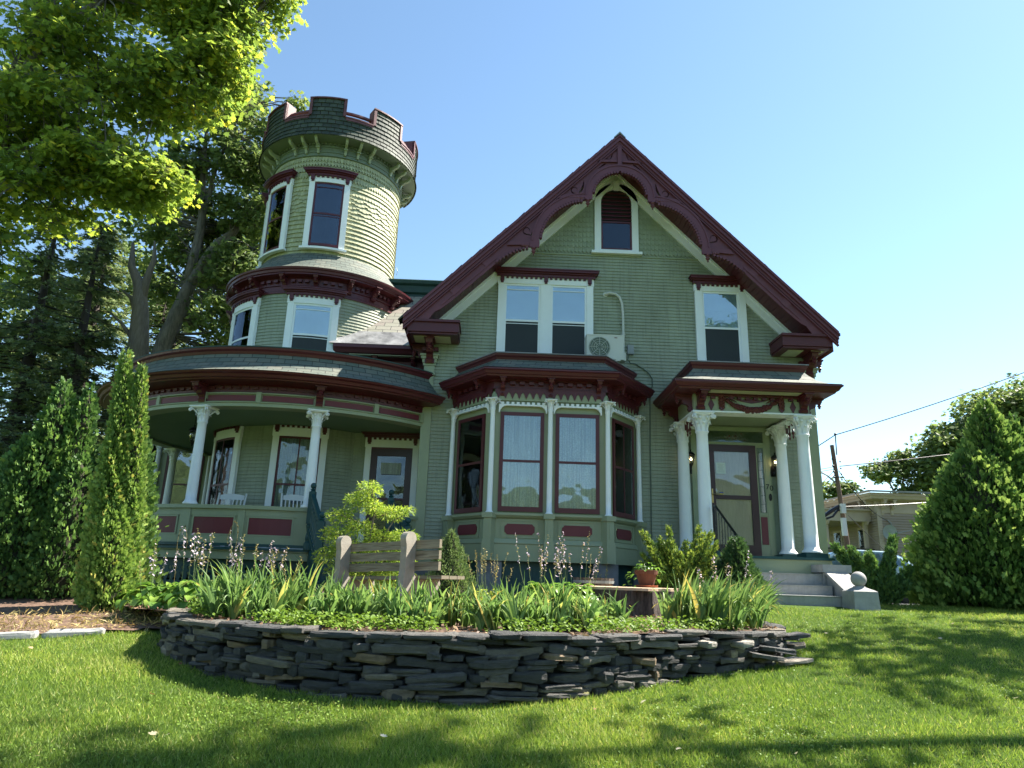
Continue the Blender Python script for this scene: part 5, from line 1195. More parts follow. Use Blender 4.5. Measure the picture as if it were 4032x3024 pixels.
def hosta(c,r,h,n,label,mat,nst=0,sh=.5,name='hosta',cat='hosta',group='hostas in the bed',stx=.3,flower='lav',size=.11):
    e=empty(name,c,label,cat,group);mb=MB()
    for k in range(n):
        a=random.uniform(0,2*PI);q=random.random();el=.95-.9*q;rr=r*(.15+.65*q)
        base=(c[0]+rr*math.cos(a),c[1]+rr*math.sin(a)*.8,c[2]+h*(1-.75*q*q)*random.uniform(.75,1.0))
        ovate(mb,base,(math.cos(a)*math.cos(el),math.sin(a)*math.cos(el),math.sin(el)*.6),size*random.uniform(.9,1.4),size*.42*random.uniform(.85,1.15),random.uniform(.8,1.9),random.random())
        if k%3==0:tube(mb,[(c[0]+R(-.04,.04),c[1],c[2]),base],[.004,.003],4,tint=.3,cap=False)
    mb.build('leaves',mat,e,True)
    for k in range(nst):
        sm=MB();P=[];D=[];Q=[];QD=[]
        x,y=c[0]+R(-stx,stx),c[1]+R(-.2,.2);hh=sh*R(.7,1.2);lx,ly=R(-.09,.09),R(-.05,.05)
        top=Vector((x+lx,y+ly,c[2]+h*.4+hh));bot=Vector((c[0]+(x-c[0])*.5,y,c[2]));mid=bot.lerp(top,.5)+Vector((lx*.4,0,.02))
        tube(sm,[bot,mid,top],[.0035,.003,.0015],4,cap=False);so_=sm.build('flower_stalk',M['stalk'],e);bloom=random.random()*.9
        for q in range(18):
            f_=.6+.4*q/17;p=mid.lerp(top,(f_-.5)*2);a=random.random()*6.28;o_=np.array([math.cos(a),math.sin(a),-.6])
            if flower=='lav' and random.random()<bloom:P.append(tuple(p));D.append(o_)
            else:Q.append(tuple(p));QD.append(o_+np.array([0,0,.9]))
        if P:leaves('blossoms',np.array(P),np.array(D),rdir(len(P)),rng.uniform(.024,.045,len(P)),.6,M['lav'],so_,'oval')
        if Q:leaves('seed_pods',np.array(Q),np.array(QD),rdir(len(Q)),rng.uniform(.016,.032,len(Q)),.55,M['seed'],so_,'oval')
random.seed(9)
hosta((-3.75,-5.6,-.46),.45,.25,90,'large hosta at the left end of the bed beside the arborvitae',M['hosta'],6,.55,stx=.35,size=.14)
hosta((-3.25,-5.8,-.46),.42,.30,90,'hosta with many tall lavender flower stalks in front of the porch',M['hosta'],12,.66,stx=.38,size=.14)
hosta((-2.75,-5.5,-.46),.42,.30,85,'hosta with lavender flowers between the tall irises and the porch',M['hosta'],12,.66,stx=.38,size=.14)
hosta((-4.2,-5.15,-.5),.35,.2,50,'dark low hosta tucked against the foot of the sunlit arborvitae',M['hosta'],0,size=.13)
hosta((-2.35,-5.2,-.46),.35,.28,50,'hosta with dried flower stalks left of the bench',M['hosta'],6,.5,flower='seed')
hosta((.72,-4.3,-.44),.42,.36,85,'wide-leaved hosta with flowers below the bay window, left of its pair',M['hosta'],10,.8,stx=.32,size=.15)
hosta((1.18,-4.3,-.44),.38,.36,75,'wide-leaved hosta with pale flowers next to the wooden barrel',M['hosta'],11,.78,stx=.32,size=.14)
hosta((3.05,-4.7,-.42),.25,.1,14,'drooping hosta with fading lavender flowers behind the right irises',M['hosta'],7,.72,stx=.25)
hosta((3.45,-4.6,-.42),.22,.1,12,'small hosta with drooping lavender flowers next to the granite steps',M['hosta'],4,.48,stx=.2)
hosta((.0,-4.45,-.44),.30,.26,90,'lime yellow coral bells in front of the bay window',M['lime'],0,name='coral_bells',cat='coral bells',group='lime plants',size=.07)
hosta((-.02,-3.9,-.42),.22,.12,20,'tuft of dry flower spikes beside the dwarf spruce',M['hosta'],14,.62,flower='seed',name='flower_spikes',cat='flower spikes',group=None,stx=.32,size=.06)
hosta((-.75,-4.7,-.46),.22,.14,40,'small lime plant under the bench seat',M['lime'],0,name='coral_bells',cat='coral bells',group='lime plants',size=.06)
hosta((1.75,-2.6,-.42),.2,.3,16,'stalks of dry seed heads left of the terracotta pot',M['hosta'],8,.5,flower='seed',name='flower_spikes',cat='flower spikes',group=None,stx=.18,size=.06)
for i,(x,y) in enumerate(((-1.7,-7.35),(.45,-7.0),(-.3,-7.0),(.85,-6.7),(-1.3,-6.9),(1.3,-6.75),(-2.2,-6.4),(2.3,-6.6))):
    hosta((x,y,-.44),.14,.07,22,('leafy weed below the bench at the left','leafy weed among the mid wall irises','leafy weed behind the central irises','leafy weed left of the mulch gap','leafy weed near the right bench post','leafy weed at the edge of the mulch gap','leafy weed behind the tall left irises','leafy weed below the right irises')[i],M['clover'],0,name='leafy_weed',cat='weed',group='weeds in the bed',size=.045)
# arching bramble shoots over the left hostas
for (x,z0,z1,s_,l) in((-3.0,-.2,.52,1,'looped thorny shoot arching above the hosta flowers'),(-3.62,-.2,.45,-1,'thin curling shoot near the left porch panel')):
    mb=MB();pts=[(x+s_*.07*math.sin(k*.45)*(k/9),-5.6,z0+(z1-z0)*math.sin(min(1.25,k/8)*PI/2)-(0 if k<9 else (k-8)*.05)) for k in range(13)];tube(mb,pts,.0017,4)
    for p in pts[4:]:
        for _ in range(2):mb.add([(p[0]-.012,p[1],p[2]),(p[0]+R(-.01,.01),p[1],p[2]+.02),(p[0]+.012,p[1],p[2]-.004)],[[0,1,2]])
    tag(mb.build('bramble_shoot',M['seed']),l,'shoot')
# ================================================================== BENCH
M['concrete']=surf('weathered_concrete',(.30,.27,.22),.85,.22,7,.35,60,streak=.2)
m,t,o=nt('weathered_plank_wood');b=N(t,'ShaderNodeBsdfPrincipled');b.inputs['Roughness'].default_value=.8
tc=t.nodes.new('ShaderNodeUVMap');wv=N(t,'ShaderNodeTexNoise');mp_=t.nodes.new('ShaderNodeMapping');mp_.inputs['Scale'].default_value=(1.5,26,1);L(t,tc.outputs[0],mp_.inputs[0]);L(t,mp_.outputs[0],wv.inputs['Vector']);wv.inputs['Scale'].default_value=1.6;wv.inputs['Detail'].default_value=6;wv.inputs['Distortion'].default_value=1.2
L(t,ramp(t,wv.outputs['Fac'],[(.25,(.085,.065,.04)),(.5,(.20,.17,.115)),(.75,(.31,.28,.2))]),b.inputs['Base Color']);L(t,bump(t,wv.outputs['Fac'],.6,.01),b.inputs['Normal']);L(t,b.outputs[0],o.inputs[0]);M['plank']=m
bo=Vector((-2.09,-4.75,-.50));bu=Vector((1.39,-1.15,.055)).normalized();bv=Vector((.637,.77,0)).normalized();BL=1.82
BW=1
def mbn(u,z,w):q=bo+bu*u+bv*w+Vector((0,0,z));return tuple(q)
BE=empty('garden_bench',tuple(bo),'weathered wooden-slat garden bench with concrete ends, seen from behind in the flower bed','bench')
def plank(u0,u1,z0,z1,w0,w1,nm):
    mb=MB();n=8;vs=[];uv=[];fs=[];ph=random.random()*9
    for i in range(n+1):
        u=u0+(u1-u0)*i/n;j=.002*math.sin(i*2+ph)
        vs+=[mbn(u,z0+j,w0),mbn(u,z1+j,w0),mbn(u,z1+j,w1),mbn(u,z0+j,w1)]
    def U(i,k):return (u0+(u1-u0)*i/n+ph,k)
    for i in range(n):
        a=i*4;c=a+4;fs+=[[a,c,c+1,a+1],[a+1,c+1,c+2,a+2],[a+2,c+2,c+3,a+3],[a+3,c+3,c,a]]
        uv+=[[U(i,0),U(i+1,0),U(i+1,.1),U(i,.1)],[U(i,.1),U(i+1,.1),U(i+1,.14),U(i,.14)],[U(i,.14),U(i+1,.14),U(i+1,.24),U(i,.24)],[U(i,.24),U(i+1,.24),U(i+1,.28),U(i,.28)]]
    fs+=[[0,1,2,3],[n*4+3,n*4+2,n*4+1,n*4]];uv+=[[(0,0),(0,.1),(.04,.1),(.04,0)]]*2
    mb.add(vs,fs,uv);mb.build(nm,M['plank'],BE)
for z in(.49,.615,.74):plank(0,BL,z,z+.098,.15,.19,'back_slat')
for k in range(3):plank(.02,BL+.02,.395,.435,.19+k*.135,.315+k*.135,'seat_plank')
for u in(.16,1.34):
    prof=[(-.14,0),(-.08,.18),(-.02,.34),(0,.50),(0,.76)]+[(.065+.085*math.cos(t_),.85+.085*math.sin(t_)) for t_ in [PI*1.12-k*PI*1.25/12 for k in range(13)]]+[(.149,.78),(.149,.47),(.155,.44),(.20,.39),(.58,.39),(.60,.34),(.57,.30),(.55,.0),(.43,0),(.41,.22),(.33,.28),(.25,.26),(.16,.20),(.08,.10),(.02,0)]
    mb=MB();prism(mb,lambda a,z,w,u=u:mbn(u+w,z,a),prof,0,.10);mb.build('bench_end',M['concrete'],BE)
# ================================================================== STUMP, POT, BARREL
SX,SY=2.02,-3.65
def sr(a):return .80*(1+.06*math.sin(a*3+1)+.04*math.sin(a*7)+.025*math.sin(a*13+2))
mb=MB();n=72;vs=[]
for z,fl in((-.55,1.12),(-.42,1.04),(-.25,.99),(-.13,.985)):
    for k in range(n):
        a=2*PI*k/n;r=sr(a)*fl*(1+.018*math.sin(a*31+z*9)+random.uniform(-.014,.014))
        if abs(((a+PI/2+.0)+PI)%(2*PI)-PI)<.16:r*=.90
        vs.append((SX+r*math.cos(a),SY+r*math.sin(a),z+.02*math.sin(a*5)*(z<-.2)))
mb.add(vs,[[j*n+k,j*n+(k+1)%n,(j+1)*n+(k+1)%n,(j+1)*n+k] for j in range(3) for k in range(n)])
m,t,o=nt('furrowed_stump_bark');b=N(t,'ShaderNodeBsdfPrincipled');b.inputs['Roughness'].default_value=.95;f_=noise(t,pos(t,(14,14,1.6)),1.4,7,.75)
L(t,ramp(t,f_,[(.35,(.02,.016,.013)),(.55,(.085,.065,.052)),(.75,(.16,.13,.11))]),b.inputs['Base Color']);L(t,bump(t,f_,1,.06),b.inputs['Normal']);L(t,b.outputs[0],o.inputs[0]);M['stumpbark']=m
ST=mb.build('tree_stump',M['stumpbark']);tag(ST,'wide cut tree stump with dark furrowed bark and pale sawn top','stump')
mb=MB();vs=[(SX+sr(2*PI*k/n)*.985*math.cos(2*PI*k/n),SY+sr(2*PI*k/n)*.985*math.sin(2*PI*k/n),z) for z in(-.13,-.095) for k in range(n)]+[(SX,SY,-.093)]
mb.add(vs,[[k,(k+1)%n,n+(k+1)%n,n+k] for k in range(n)]+[[n+k,n+(k+1)%n,2*n] for k in range(n)])
M['sawn']=surf('sawn_wood',(.40,.28,.17),.8,.3,6,.3,50,c2=(.5,.38,.26));mb.build('sawn_top',M['sawn'],ST)
M['terra']=surf('terracotta',(.10,.034,.02),.8,.25,7,.15,50)
PT=empty('terracotta_pot',(2.28,-3.55,-.093),'terracotta flower pot with trailing green plant standing on the stump','plant pot')
mb=MB();lathe(mb,2.28,-3.55,[(.10,-.075),(.145,.085),(.165,.09),(.17,.15),(.15,.152),(.14,.11),(.002,.105)],24);mb.build('pot',M['terra'],PT)
mb=MB();lathe(mb,2.28,-3.55,[(.12,-.092),(.155,-.085),(.165,-.06),(.15,-.058),(.12,-.075)],24);mb.build('saucer',surf('orange_saucer',(.32,.09,.04),.7,.1,5,0),PT)
mb=MB()
for k in range(34):
    a=R(0,6.28);q=R(.0,1);r=.05+.26*q;z=.20-.28*q*q+R(-.03,.05);ovate(mb,(2.28+r*math.cos(a),-3.55+r*math.sin(a),z),(math.cos(a),math.sin(a),R(-.3,.6)),R(.06,.10),R(.025,.04),R(.5,1.6),R(0,.6))
for k in range(7):
    a=R(0,6.28);tube(mb,[(2.28,-3.55,.1),(2.28+.12*math.cos(a),-3.55+.12*math.sin(a),.24),(2.28+.3*math.cos(a),-3.55+.3*math.sin(a),.02)],.003,4,tint=.2)
mb.build('trailing_plant',M['hosta'],PT)
BR=empty('half_barrel',(1.62,-2.75,-.4),'low wooden half barrel planter behind the stump','barrel')
mb=MB()
for k in range(28):
    a0=2*PI*k/28+.01;a1=2*PI*(k+1)/28-.01;vs=[(1.62+r*math.cos(a),-2.75+r*math.sin(a),z) for z,r in((-.42,.27),(.02,.32)) for a in(a0,a1)]+[(1.62+.29*math.cos(a),-2.75+.29*math.sin(a),.02) for a in(a0,a1)]
    mb.add(vs,[[0,1,3,2],[2,3,5,4]],tint=random.random())
mb.build('staves',surf('old_barrel_wood',(.13,.10,.08),.85,.35,5,.4,40,tintvar=.35),BR)
mb=MB()
for z,r in((-.06,.318),(-.28,.293)):lathe(mb,1.62,-2.75,[(r,z),(r+.006,z),(r+.01,z+.04),(r,z+.04)],28)
mb.build('iron_hoop',M['grey'],BR)
mb=MB();lathe(mb,1.62,-2.75,[(.29,-.04),(.2,-.02),(.002,-.015)],20);mb.build('potting_soil',M['soil'],BR)
# ================================================================== GRANITE STEPS
GS=empty('granite_steps',(4.86,-2.2,-.3),'grey granite steps with a sloping cheek block up to the entrance portico','steps')
for y0,y1,z0,z1 in((-1.80,-1.36,-.4,.20),(-2.12,-1.803,-.45,.01),(-2.50,-2.123,-.5,-.15)):
    mb=MB();box(mb,4.02,5.70,y0,y1,z0,z1-.012);box(mb,4.02,5.70,y0-.012,y1,z1-.012,z1);mb.build('step',M['granite'],GS)
for xa,xb in((5.703,6.12),(3.62,4.017)):
    mb=MB();box(mb,xa,xb,-1.86,-1.40,-.4,.22);box(mb,xa-.04,xb+.04,-1.92,-1.40,.23,.36);mb.build('cheek_block',M['granite'],GS)
    mb=MB();mz=lambda a,z,w,xa=xa:(xa+w,a,z);prism(mb,mz,[(-2.50,-.4),(-1.87,-.4),(-1.87,.20),(-2.50,-.10)],.04,.34);prism(mb,mz,[(-2.54,-.11),(-1.87,.21),(-1.87,.26),(-2.54,-.06)],0,.38);mb.build('sloping_coping',M['granite'],GS)
for xc,lab in((5.83,'granite post topped with a stone ball, right of the steps'),(3.78,'granite post with a stone ball left of the steps, mostly behind the dark shrub')):
    e=empty('ball_post',(xc,-2.75,-.35),lab,'post','stone ball posts at the foot of the steps')
    mb=MB();q=[(.205,-.4),(.19,-.06)];vs=[(xc+sx*r,-2.75+sy*r,z) for r,z in((.205,-.42),(.19,-.06),(.17,-.045),(.075,.0),(.06,.02)) for sx,sy in((-1,-1),(1,-1),(1,1),(-1,1))]
    mb.add(vs,[[j*4+k,j*4+(k+1)%4,(j+1)*4+(k+1)%4,(j+1)*4+k] for j in range(4) for k in range(4)]+[[16,17,18,19]]);mb.build('pedestal',M['granite'],e)
    mb=MB();sphere(mb,(xc,-2.75,.125),.118,20,14);mb.build('stone_ball',M['granite'],e,True)
# iron hand rail
IR=empty('iron_handrail',(4.0,-1.6,.2),'black wrought-iron hand rail with twisted balusters on the left of the steps','hand rail')
ya,yb_,za,zb_=-1.42,-2.95,1.34,.52
mb=MB();tube(mb,[(4.0,ya+.02,za-.12),(4.0,ya+.05,za-.05),(4.0,ya-.02,za),(4.0,ya-.1,za-.02),(4.0,yb_,zb_),(4.0,yb_-.05,zb_-.06)],.022,6);tube(mb,[(4.0,ya-.1,za-.72),(4.0,yb_+.02,zb_-.66)],.012,6);tube(mb,[(4.0,ya,za),(4.0,ya,.48)],.014,6);tube(mb,[(4.0,yb_,zb_),(4.0,yb_,-.3)],.014,6);mb.build('rail',M['iron'],IR)
for k in range(10):
    q=(k+.7)/10.4;y=ya+(yb_-ya)*q;z=za+(zb_-za)*q;mb=MB();tube(mb,[(4.0,y,z-.68),(4.0,y,z-.01)],.008,5)
    if k%2==0:tube(mb,[(4.0+.008*math.cos(j*1.4),y+.008*math.sin(j*1.4),z-.45+j*.016) for j in range(14)],.007,4)
    mb.build('baluster',M['iron'],IR)
# ================================================================== LANTERNS, CHAIRS, AC
M['bulb']=emit('lit_bulb',(1,.72,.38),14)
M['lglass']=glass_mat('lantern_glass',.06,(1,.9,.7))
def lantern(e,x,y,z,s=1.0,lit=True):
    mb=MB();lathe(mb,x,y,[(.012*s,z+.20*s),(.02*s,z+.185*s),(.01*s,z+.17*s),(.03*s,z+.15*s),(.05*s,z+.14*s),(.085*s,z+.10*s),(.09*s,z+.085*s),(.075*s,z+.08*s),(.0755*s,z+.07*s)],12);mb.build('lantern_cap',M['iron'],e)
    mb=MB();lathe(mb,x,y,[(.035*s,z-.115*s),(.045*s,z-.10*s),(.03*s,z-.13*s),(.015*s,z-.15*s),(.022*s,z-.165*s),(.002,z-.185*s)],10)
    for k in range(6):
        a=k*PI/3;tube(mb,[(x+.073*s*math.cos(a),y+.073*s*math.sin(a),z+.08*s),(x+.07*s*math.cos(a),y+.07*s*math.sin(a),z),(x+.04*s*math.cos(a),y+.04*s*math.sin(a),z-.10*s)],.004*s,4)
    mb.build('lantern_frame',M['iron'],e)
    mb=MB();lathe(mb,x,y,[(.07*s,z+.075*s),(.068*s,z+.0*s),(.038*s,z-.095*s)],12);mb.build('lantern_glass',M['lglass'],e,True)
    mb=MB();sphere(mb,(x,y,z),.018*s,8,6);mb.build('bulb',M['bulb'] if lit else M['paper'],e)
for x,l in((5.69,'lit black carriage lantern on the wall right of the front door'),(3.97,'lit black carriage lantern on the wall left of the front door')):
    e=empty('wall_lantern',(x,-.05,2.35),l,'lantern','lit lanterns beside the front door')
    mb=MB();mp=flat(x,-.03);prism(mb,mp,[(-.05,2.12),(.05,2.12),(.055,2.2),(.04,2.33),(0,2.36),(-.04,2.33),(-.055,2.2)],0,.02);tube(mb,[(x,-.05,2.2),(x,-.10,2.14),(x,-.17,2.18),(x,-.18,2.25)],[.022,.02,.016,.014],7);mb.build('wall_bracket',M['iron'],e);lantern(e,x,-.18,2.39)
e=empty('hanging_lantern',(-7.05,1.5,2.95),'black hanging lantern under the porch ceiling, left of the columns','lantern')
mb=MB()
for k in range(5):lathe(mb,-6.1,.0,[(.012,2.93-k*.03),(.015,2.92-k*.03),(.006,2.91-k*.03)],6)
tube(mb,[(-6.1,0,2.95),(-6.1,0,2.78)],.005,5);mb.build('chain',M['iron'],e);lantern(e,-6.1,0,2.55,1.15,False)
def rocker(x,y,rz,label):
    e=empty('rocking_chair',(x,y,.35),label,'rocking chair','white rocking chairs on the porch');mp=flat(x,y,rz)
    # local u across, w forwards
    def part(nm,*bs):
        mb=MB()
        for b_ in bs:
            if b_[0]=='t':tube(mb,[mp(*q) for q in b_[1]],b_[2],6)
            else:bx(mb,mp,*b_)
        mb.build(nm,M['whitewood'],e)
    part('seat',(-.25,.25,.76,.79,-.22,.24));B=lambda z:-.22-(z-.78)*.28
    for s_ in(-1,1):
        part('back_post',('t',[(s_*.25,.78,B(.78)),(s_*.265,1.2,B(1.2)),(s_*.27,1.47,B(1.47))],.02))
        part('front_leg',('t',[(s_*.24,.45,.2),(s_*.24,1.0,.2)],.018));part('rear_leg',('t',[(s_*.24,.42,-.2),(s_*.24,.80,-.22)],.018))
        part('armrest',(s_*.24-.035,s_*.24+.035,1.0,1.02,-.3,.28));part('rocker',('t',[(s_*.24,.46,-.48),(s_*.24,.385,-.2),(s_*.24,.372,.1),(s_*.24,.42,.42)],.016))
    mb=MB();vs=[];n=8
    for i in range(n+1):
        u=-.24+.48*i/n;zt=1.43+.03*math.sin(i/n*PI);vs+=[mp(u,1.34,B(1.34)-.01),mp(u,zt,B(1.43)-.01),mp(u,zt,B(1.43)+.012),mp(u,1.34,B(1.34)+.012)]
    fs=[[i*4+a,i*4+4+a,i*4+4+(a+1)%4,i*4+(a+1)%4] for i in range(n) for a in range(4)];mb.add(vs,fs);mb.build('crest_rail',M['whitewood'],e)
    part('lower_rail',(-.24,.24,.88,.93,B(.9)-.01,B(.9)+.012))
    for k in range(6):u=-.19+k*.076;part('slat',('t',[(u,.90,B(.9)),(u,1.36,B(1.36))],.014))
rocker(-5.30,.05,2,'white slatted rocking chair standing between the two front porch columns')
rocker(-3.82,-.15,22,'white slatted rocking chair half hidden behind the porch column next to the steps')
AC=empty('ac_condenser',(2.15,-.6,4.22),'off-white air conditioner outdoor unit standing on the bay roof','air conditioner')
mb=MB();box(mb,1.77,2.52,-.80,-.50,4.25,4.76);box(mb,1.765,2.525,-.805,-.495,4.745,4.77);box(mb,1.85,1.95,-.8,-.5,4.222,4.25);box(mb,2.35,2.45,-.8,-.5,4.222,4.25);box(mb,2.52,2.57,-.75,-.55,4.25,4.42);mb.build('housing',M['plastic'],AC)
mb=MB();ma=flat(2.03,-.806);prism(mb,ma,[(.215*math.cos(k*PI/14),4.50+.215*math.sin(k*PI/14)) for k in range(28)],-.02,.003);gr=mb.build('fan_opening',M['gcable'],AC)
mb=MB()
for r in(.07,.115,.16,.205):
    p=[ma(r*math.cos(k*PI/12),4.5+r*math.sin(k*PI/12),.012) for k in range(25)];tube(mb,p,.003,4,cap=False)
for k in range(8):tube(mb,[ma(.03*math.cos(k*PI/4),4.5+.03*math.sin(k*PI/4),.012),ma(.21*math.cos(k*PI/4),4.5+.21*math.sin(k*PI/4),.012)],.004,4)
mb.build('fan_grille',M['plastic'],AC)
mb=MB();bx(mb,ma,.30,.36,4.70,4.715,0,.002);mb.build('badge',M['panel'],AC)
mb=MB();tube(mb,[(2.28,-.01,5.97),(2.28,-.06,5.97),(2.36,-.08,5.99),(2.50,-.08,5.97),(2.58,-.08,5.90),(2.63,-.08,5.76),(2.65,-.08,5.5),(2.65,-.08,4.8),(2.60,-.3,4.55),(2.54,-.55,4.38)],.028,8);lathe(mb,2.28,-.03,[(.001,5.9)],6) if False else None
for z in(5.3,5.05):box(mb,2.60,2.70,-.07,0,z,z+.012)
mb.add([(2.28+.055*math.cos(k*PI/6),-.028,5.97+.055*math.sin(k*PI/6)) for k in range(12)],[list(range(12))]);mb.build('refrigerant_pipe',M['plastic'],AC)
DB=MB();box(DB,2.74,2.87,-.09,-.0,4.62,4.82);dbo=DB.build('disconnect_box',M['grey']);tag(dbo,'small grey electrical disconnect box on the clapboards right of the air conditioner','electrical box')
mb=MB();tube(mb,[(2.78,-.06,4.63),(2.74,-.06,4.50),(2.80,-.05,4.42),(2.90,-.035,4.42),(3.05,-.035,4.33),(3.19,-.035,4.22),(3.26,-.035,4.10),(3.26,-.035,3.95),(3.21,-.035,3.84),(3.20,-.035,3.6),(3.18,-.035,2.6),(3.17,-.035,1.1),(3.16,-.035,.3)],.013,6)
tag(mb.build('electrical_conduit',M['gcable']),'thin grey-green conduit running down the wall between the bay window and the portico','conduit')
mb=MB();c_=pol(78,1.66);tube(mb,[(c_[0],c_[1],7.5),(c_[0]+.15,c_[1],7.52),(c_[0]+.2,c_[1],7.42),(c_[0]+.17,c_[1],7.3)],.006,4);mb.build('stray_wire_hook',M['grey'],H)
# ================================================================== BACKGROUND TREES
def tree(name,label,trunk,limbs,blobs,nclus,nleaf,size,mat,bark,cat='tree',group=None,shape='maple',cr=.5,flat_=.45,asp=1.0,twigs=True,part='crown',droop=.35):
    """trunk/limbs: lists of (x,y,z,r); blobs: (cx,cy,cz,rx,ry,rz,weight)"""
    e=empty(name,tuple(trunk[0][:3]),label,cat,group);tb=MB()
    for k,P in enumerate([trunk]+limbs):
        Q=[]
        for a,b in zip(P[:-1],P[1:]):
            for i in range(4):
                q=i/4;Q.append(tuple(a[j]+(b[j]-a[j])*q+(random.gauss(0,a[3]*.12) if i and j<3 else 0) for j in range(4)))
        Q.append(P[-1]);tube(tb,[q[:3] for q in Q],[q[3] for q in Q],9)
    nodes=[Vector(a[:3]).lerp(Vector(b[:3]),q) for P in limbs+[trunk[1:]] for a,b in zip(P[:-1],P[1:]) for q in(0,.5)]+[Vector(P[-1][:3]) for P in limbs]
    w=np.array([b[6] for b in blobs],float);w/=w.sum();bi=rng.choice(len(blobs),nclus,p=w);P=[];D=[];NN=[];TN=[]
    for i in bi:
        cx,cy,cz,rx,ry,rz,_=blobs[i];d=rdir(1)[0]*(rng.random()**.38);c=np.array([cx,cy,cz])+d*np.array([rx,ry,rz])
        k=int(nleaf*rng.uniform(.5,1.4));s_=cr*rng.uniform(.6,1.35);ax=rdir(1)[0];ax[2]*=.25
        o_=rdir(k)*(rng.random(k)**.5)[:,None]*np.array([s_,s_,s_*flat_]);o_[:,2]-=(o_[:,0]**2+o_[:,1]**2)/s_*.35
        P.append(c+o_);dd=o_*np.array([1,1,.3])+rng.normal(0,.25*s_,(k,3));dd[:,2]-=droop*s_;D.append(dd)
        nn_=rng.normal(0,.42,(k,3));nn_[:,2]+=1;NN.append(nn_);TN.append(rng.normal(.38+.16*rng.standard_normal(),.2,k))
        if twigs and nodes:
            cv=Vector(c);nd=min(nodes,key=lambda v_:(v_-cv).length+random.random()*.8)
            if (nd-cv).length<4.5:
                md=nd.lerp(cv,.55)+Vector((0,0,.12*(nd-cv).length));tube(tb,[nd,md,cv],[.035,.018,.006],4,cap=False)
                for _ in range(3):
                    q=Vector(c+rdir(1)[0]*s_*np.array([.8,.8,.3]));tube(tb,[cv.lerp(md,.2),q],[.008,.003],3,cap=False)
    tb.build('trunk',bark,e,True)
    P=np.vstack(P);leaves(part,P,np.vstack(D),np.vstack(NN),rng.uniform(.75,1.25,len(P))*size,asp,mat,e,shape,np.concatenate(TN));return e
random.seed(12)
# A: near sugar maple, trunk just outside the left edge, crown hanging into the picture
tree('maple_tree','big sunlit yellow-green maple whose boughs fill the upper left corner',
 [(-14.2,1.5,-.6,.5),(-14.0,1.5,4,.42),(-13.7,1.8,8,.36),(-13.2,2,12,.25),(-12.6,2.2,16,.12)],
 [[(-13.9,1.7,6.5,.25),(-12.5,1.8,9.2,.15),(-11,2,9.7,.09),(-9.4,2,9.8,.03)],[(-13.7,1.8,8.5,.22),(-12,2.2,11.5,.14),(-10,2.3,13,.09),(-7.7,2.2,13.8,.03)],[(-13.4,2,11,.18),(-12,1.5,13.5,.1),(-9.5,1.2,15.5,.04)],[(-13.8,1.5,7,.18),(-12.6,.6,7.3,.1),(-11.2,.2,7.0,.03)]],
 [(-12.3,1.8,8.9,1.9,1.8,.75,.9),(-10.2,2,9.7,1.7,1.5,.75,1.0),(-9.0,2,9.4,.95,1.2,.55,.45),(-11.6,1.6,10.9,1.9,1.7,.8,1.0),(-9.3,2,12.2,1.7,1.4,.9,1.0),(-7.9,2.1,13.2,1.0,1.2,.8,.55),(-11.5,1.8,13.1,1.9,1.6,.9,1.0),(-8.3,2,14.6,1.5,1.4,.8,.8),(-7.0,2,15.6,.75,1.2,.55,.3),(-10.7,1.8,15.4,2.2,1.6,1.0,1.1),(-12.3,1,7.0,1.0,1.2,.8,.35),(-11.9,.6,5.9,.7,.8,.7,.2),(-12.6,.6,4.9,.6,.8,.6,.12),(-9.6,2,17,2.5,1.8,1.0,.9),(-12.4,1.5,16.5,2.0,1.6,1.2,.6)],
 1300,34,.145,M['maple'],M['barkd'],cr=.55)
# B: big forked maple behind the tower
tree('maple_tree','forked maple with a bare grey leaning trunk behind the tower',
 [(-12.1,9,-.5,.36),(-11.56,9,7.0,.29),(-11.25,9,8.4,.27),(-10.95,9,9.6,.22)],
 [[(-11.05,9,9.5,.24),(-10.4,9,10.8,.2),(-9.3,9,12.3,.13),(-8.0,9,13.2,.06)],[(-11.0,9,9.7,.2),(-10.9,9,11.7,.15),(-11.15,9,14,.11),(-11.3,9,16,.05)],[(-10.9,9,12,.09),(-10.7,9,14.4,.07),(-10.1,9,16.8,.03)],[(-10.6,9,10,.09),(-9.6,9,10.7,.07),(-8.3,9,11.4,.03)],[(-11,9,9.2,.08),(-10.2,9,9.5,.05),(-8.9,9,9.9,.02)]],
 [(-10.3,9.5,16.0,1.5,1.6,1.3,1),(-9.6,9,14.4,1.0,1.2,.8,.6),(-8.9,9,12.6,1.2,1.2,1.3,1),(-9.2,9,10.3,1.3,1.2,.9,.8),(-9.6,9,8.6,1.2,1.2,.8,.5),(-12.2,9.5,14.3,1.3,1.4,1.2,.8),(-12.4,10,12,1.2,1.2,1.0,.5),(-8.1,9.2,14.2,.8,1.0,.8,.4),(-8.0,9,17.2,.45,.5,.35,.13),(-10.9,10,18,1.8,1.5,1.0,.7),(-10.8,9.5,12.9,.9,1,.5,.25),(-11.6,10,10.4,1.6,1.2,1.2,.7),(-9.7,10,7.4,1.4,1.2,.8,.6),(-10.6,10.5,11.3,1.3,1.2,1.3,.7),(-13.2,10.5,13.2,1.5,1.2,1.5,.7),(-9.9,10,11.9,.9,1,1.2,.5)],
 850,32,.16,M['maple2'],M['barkd'],cr=.5)
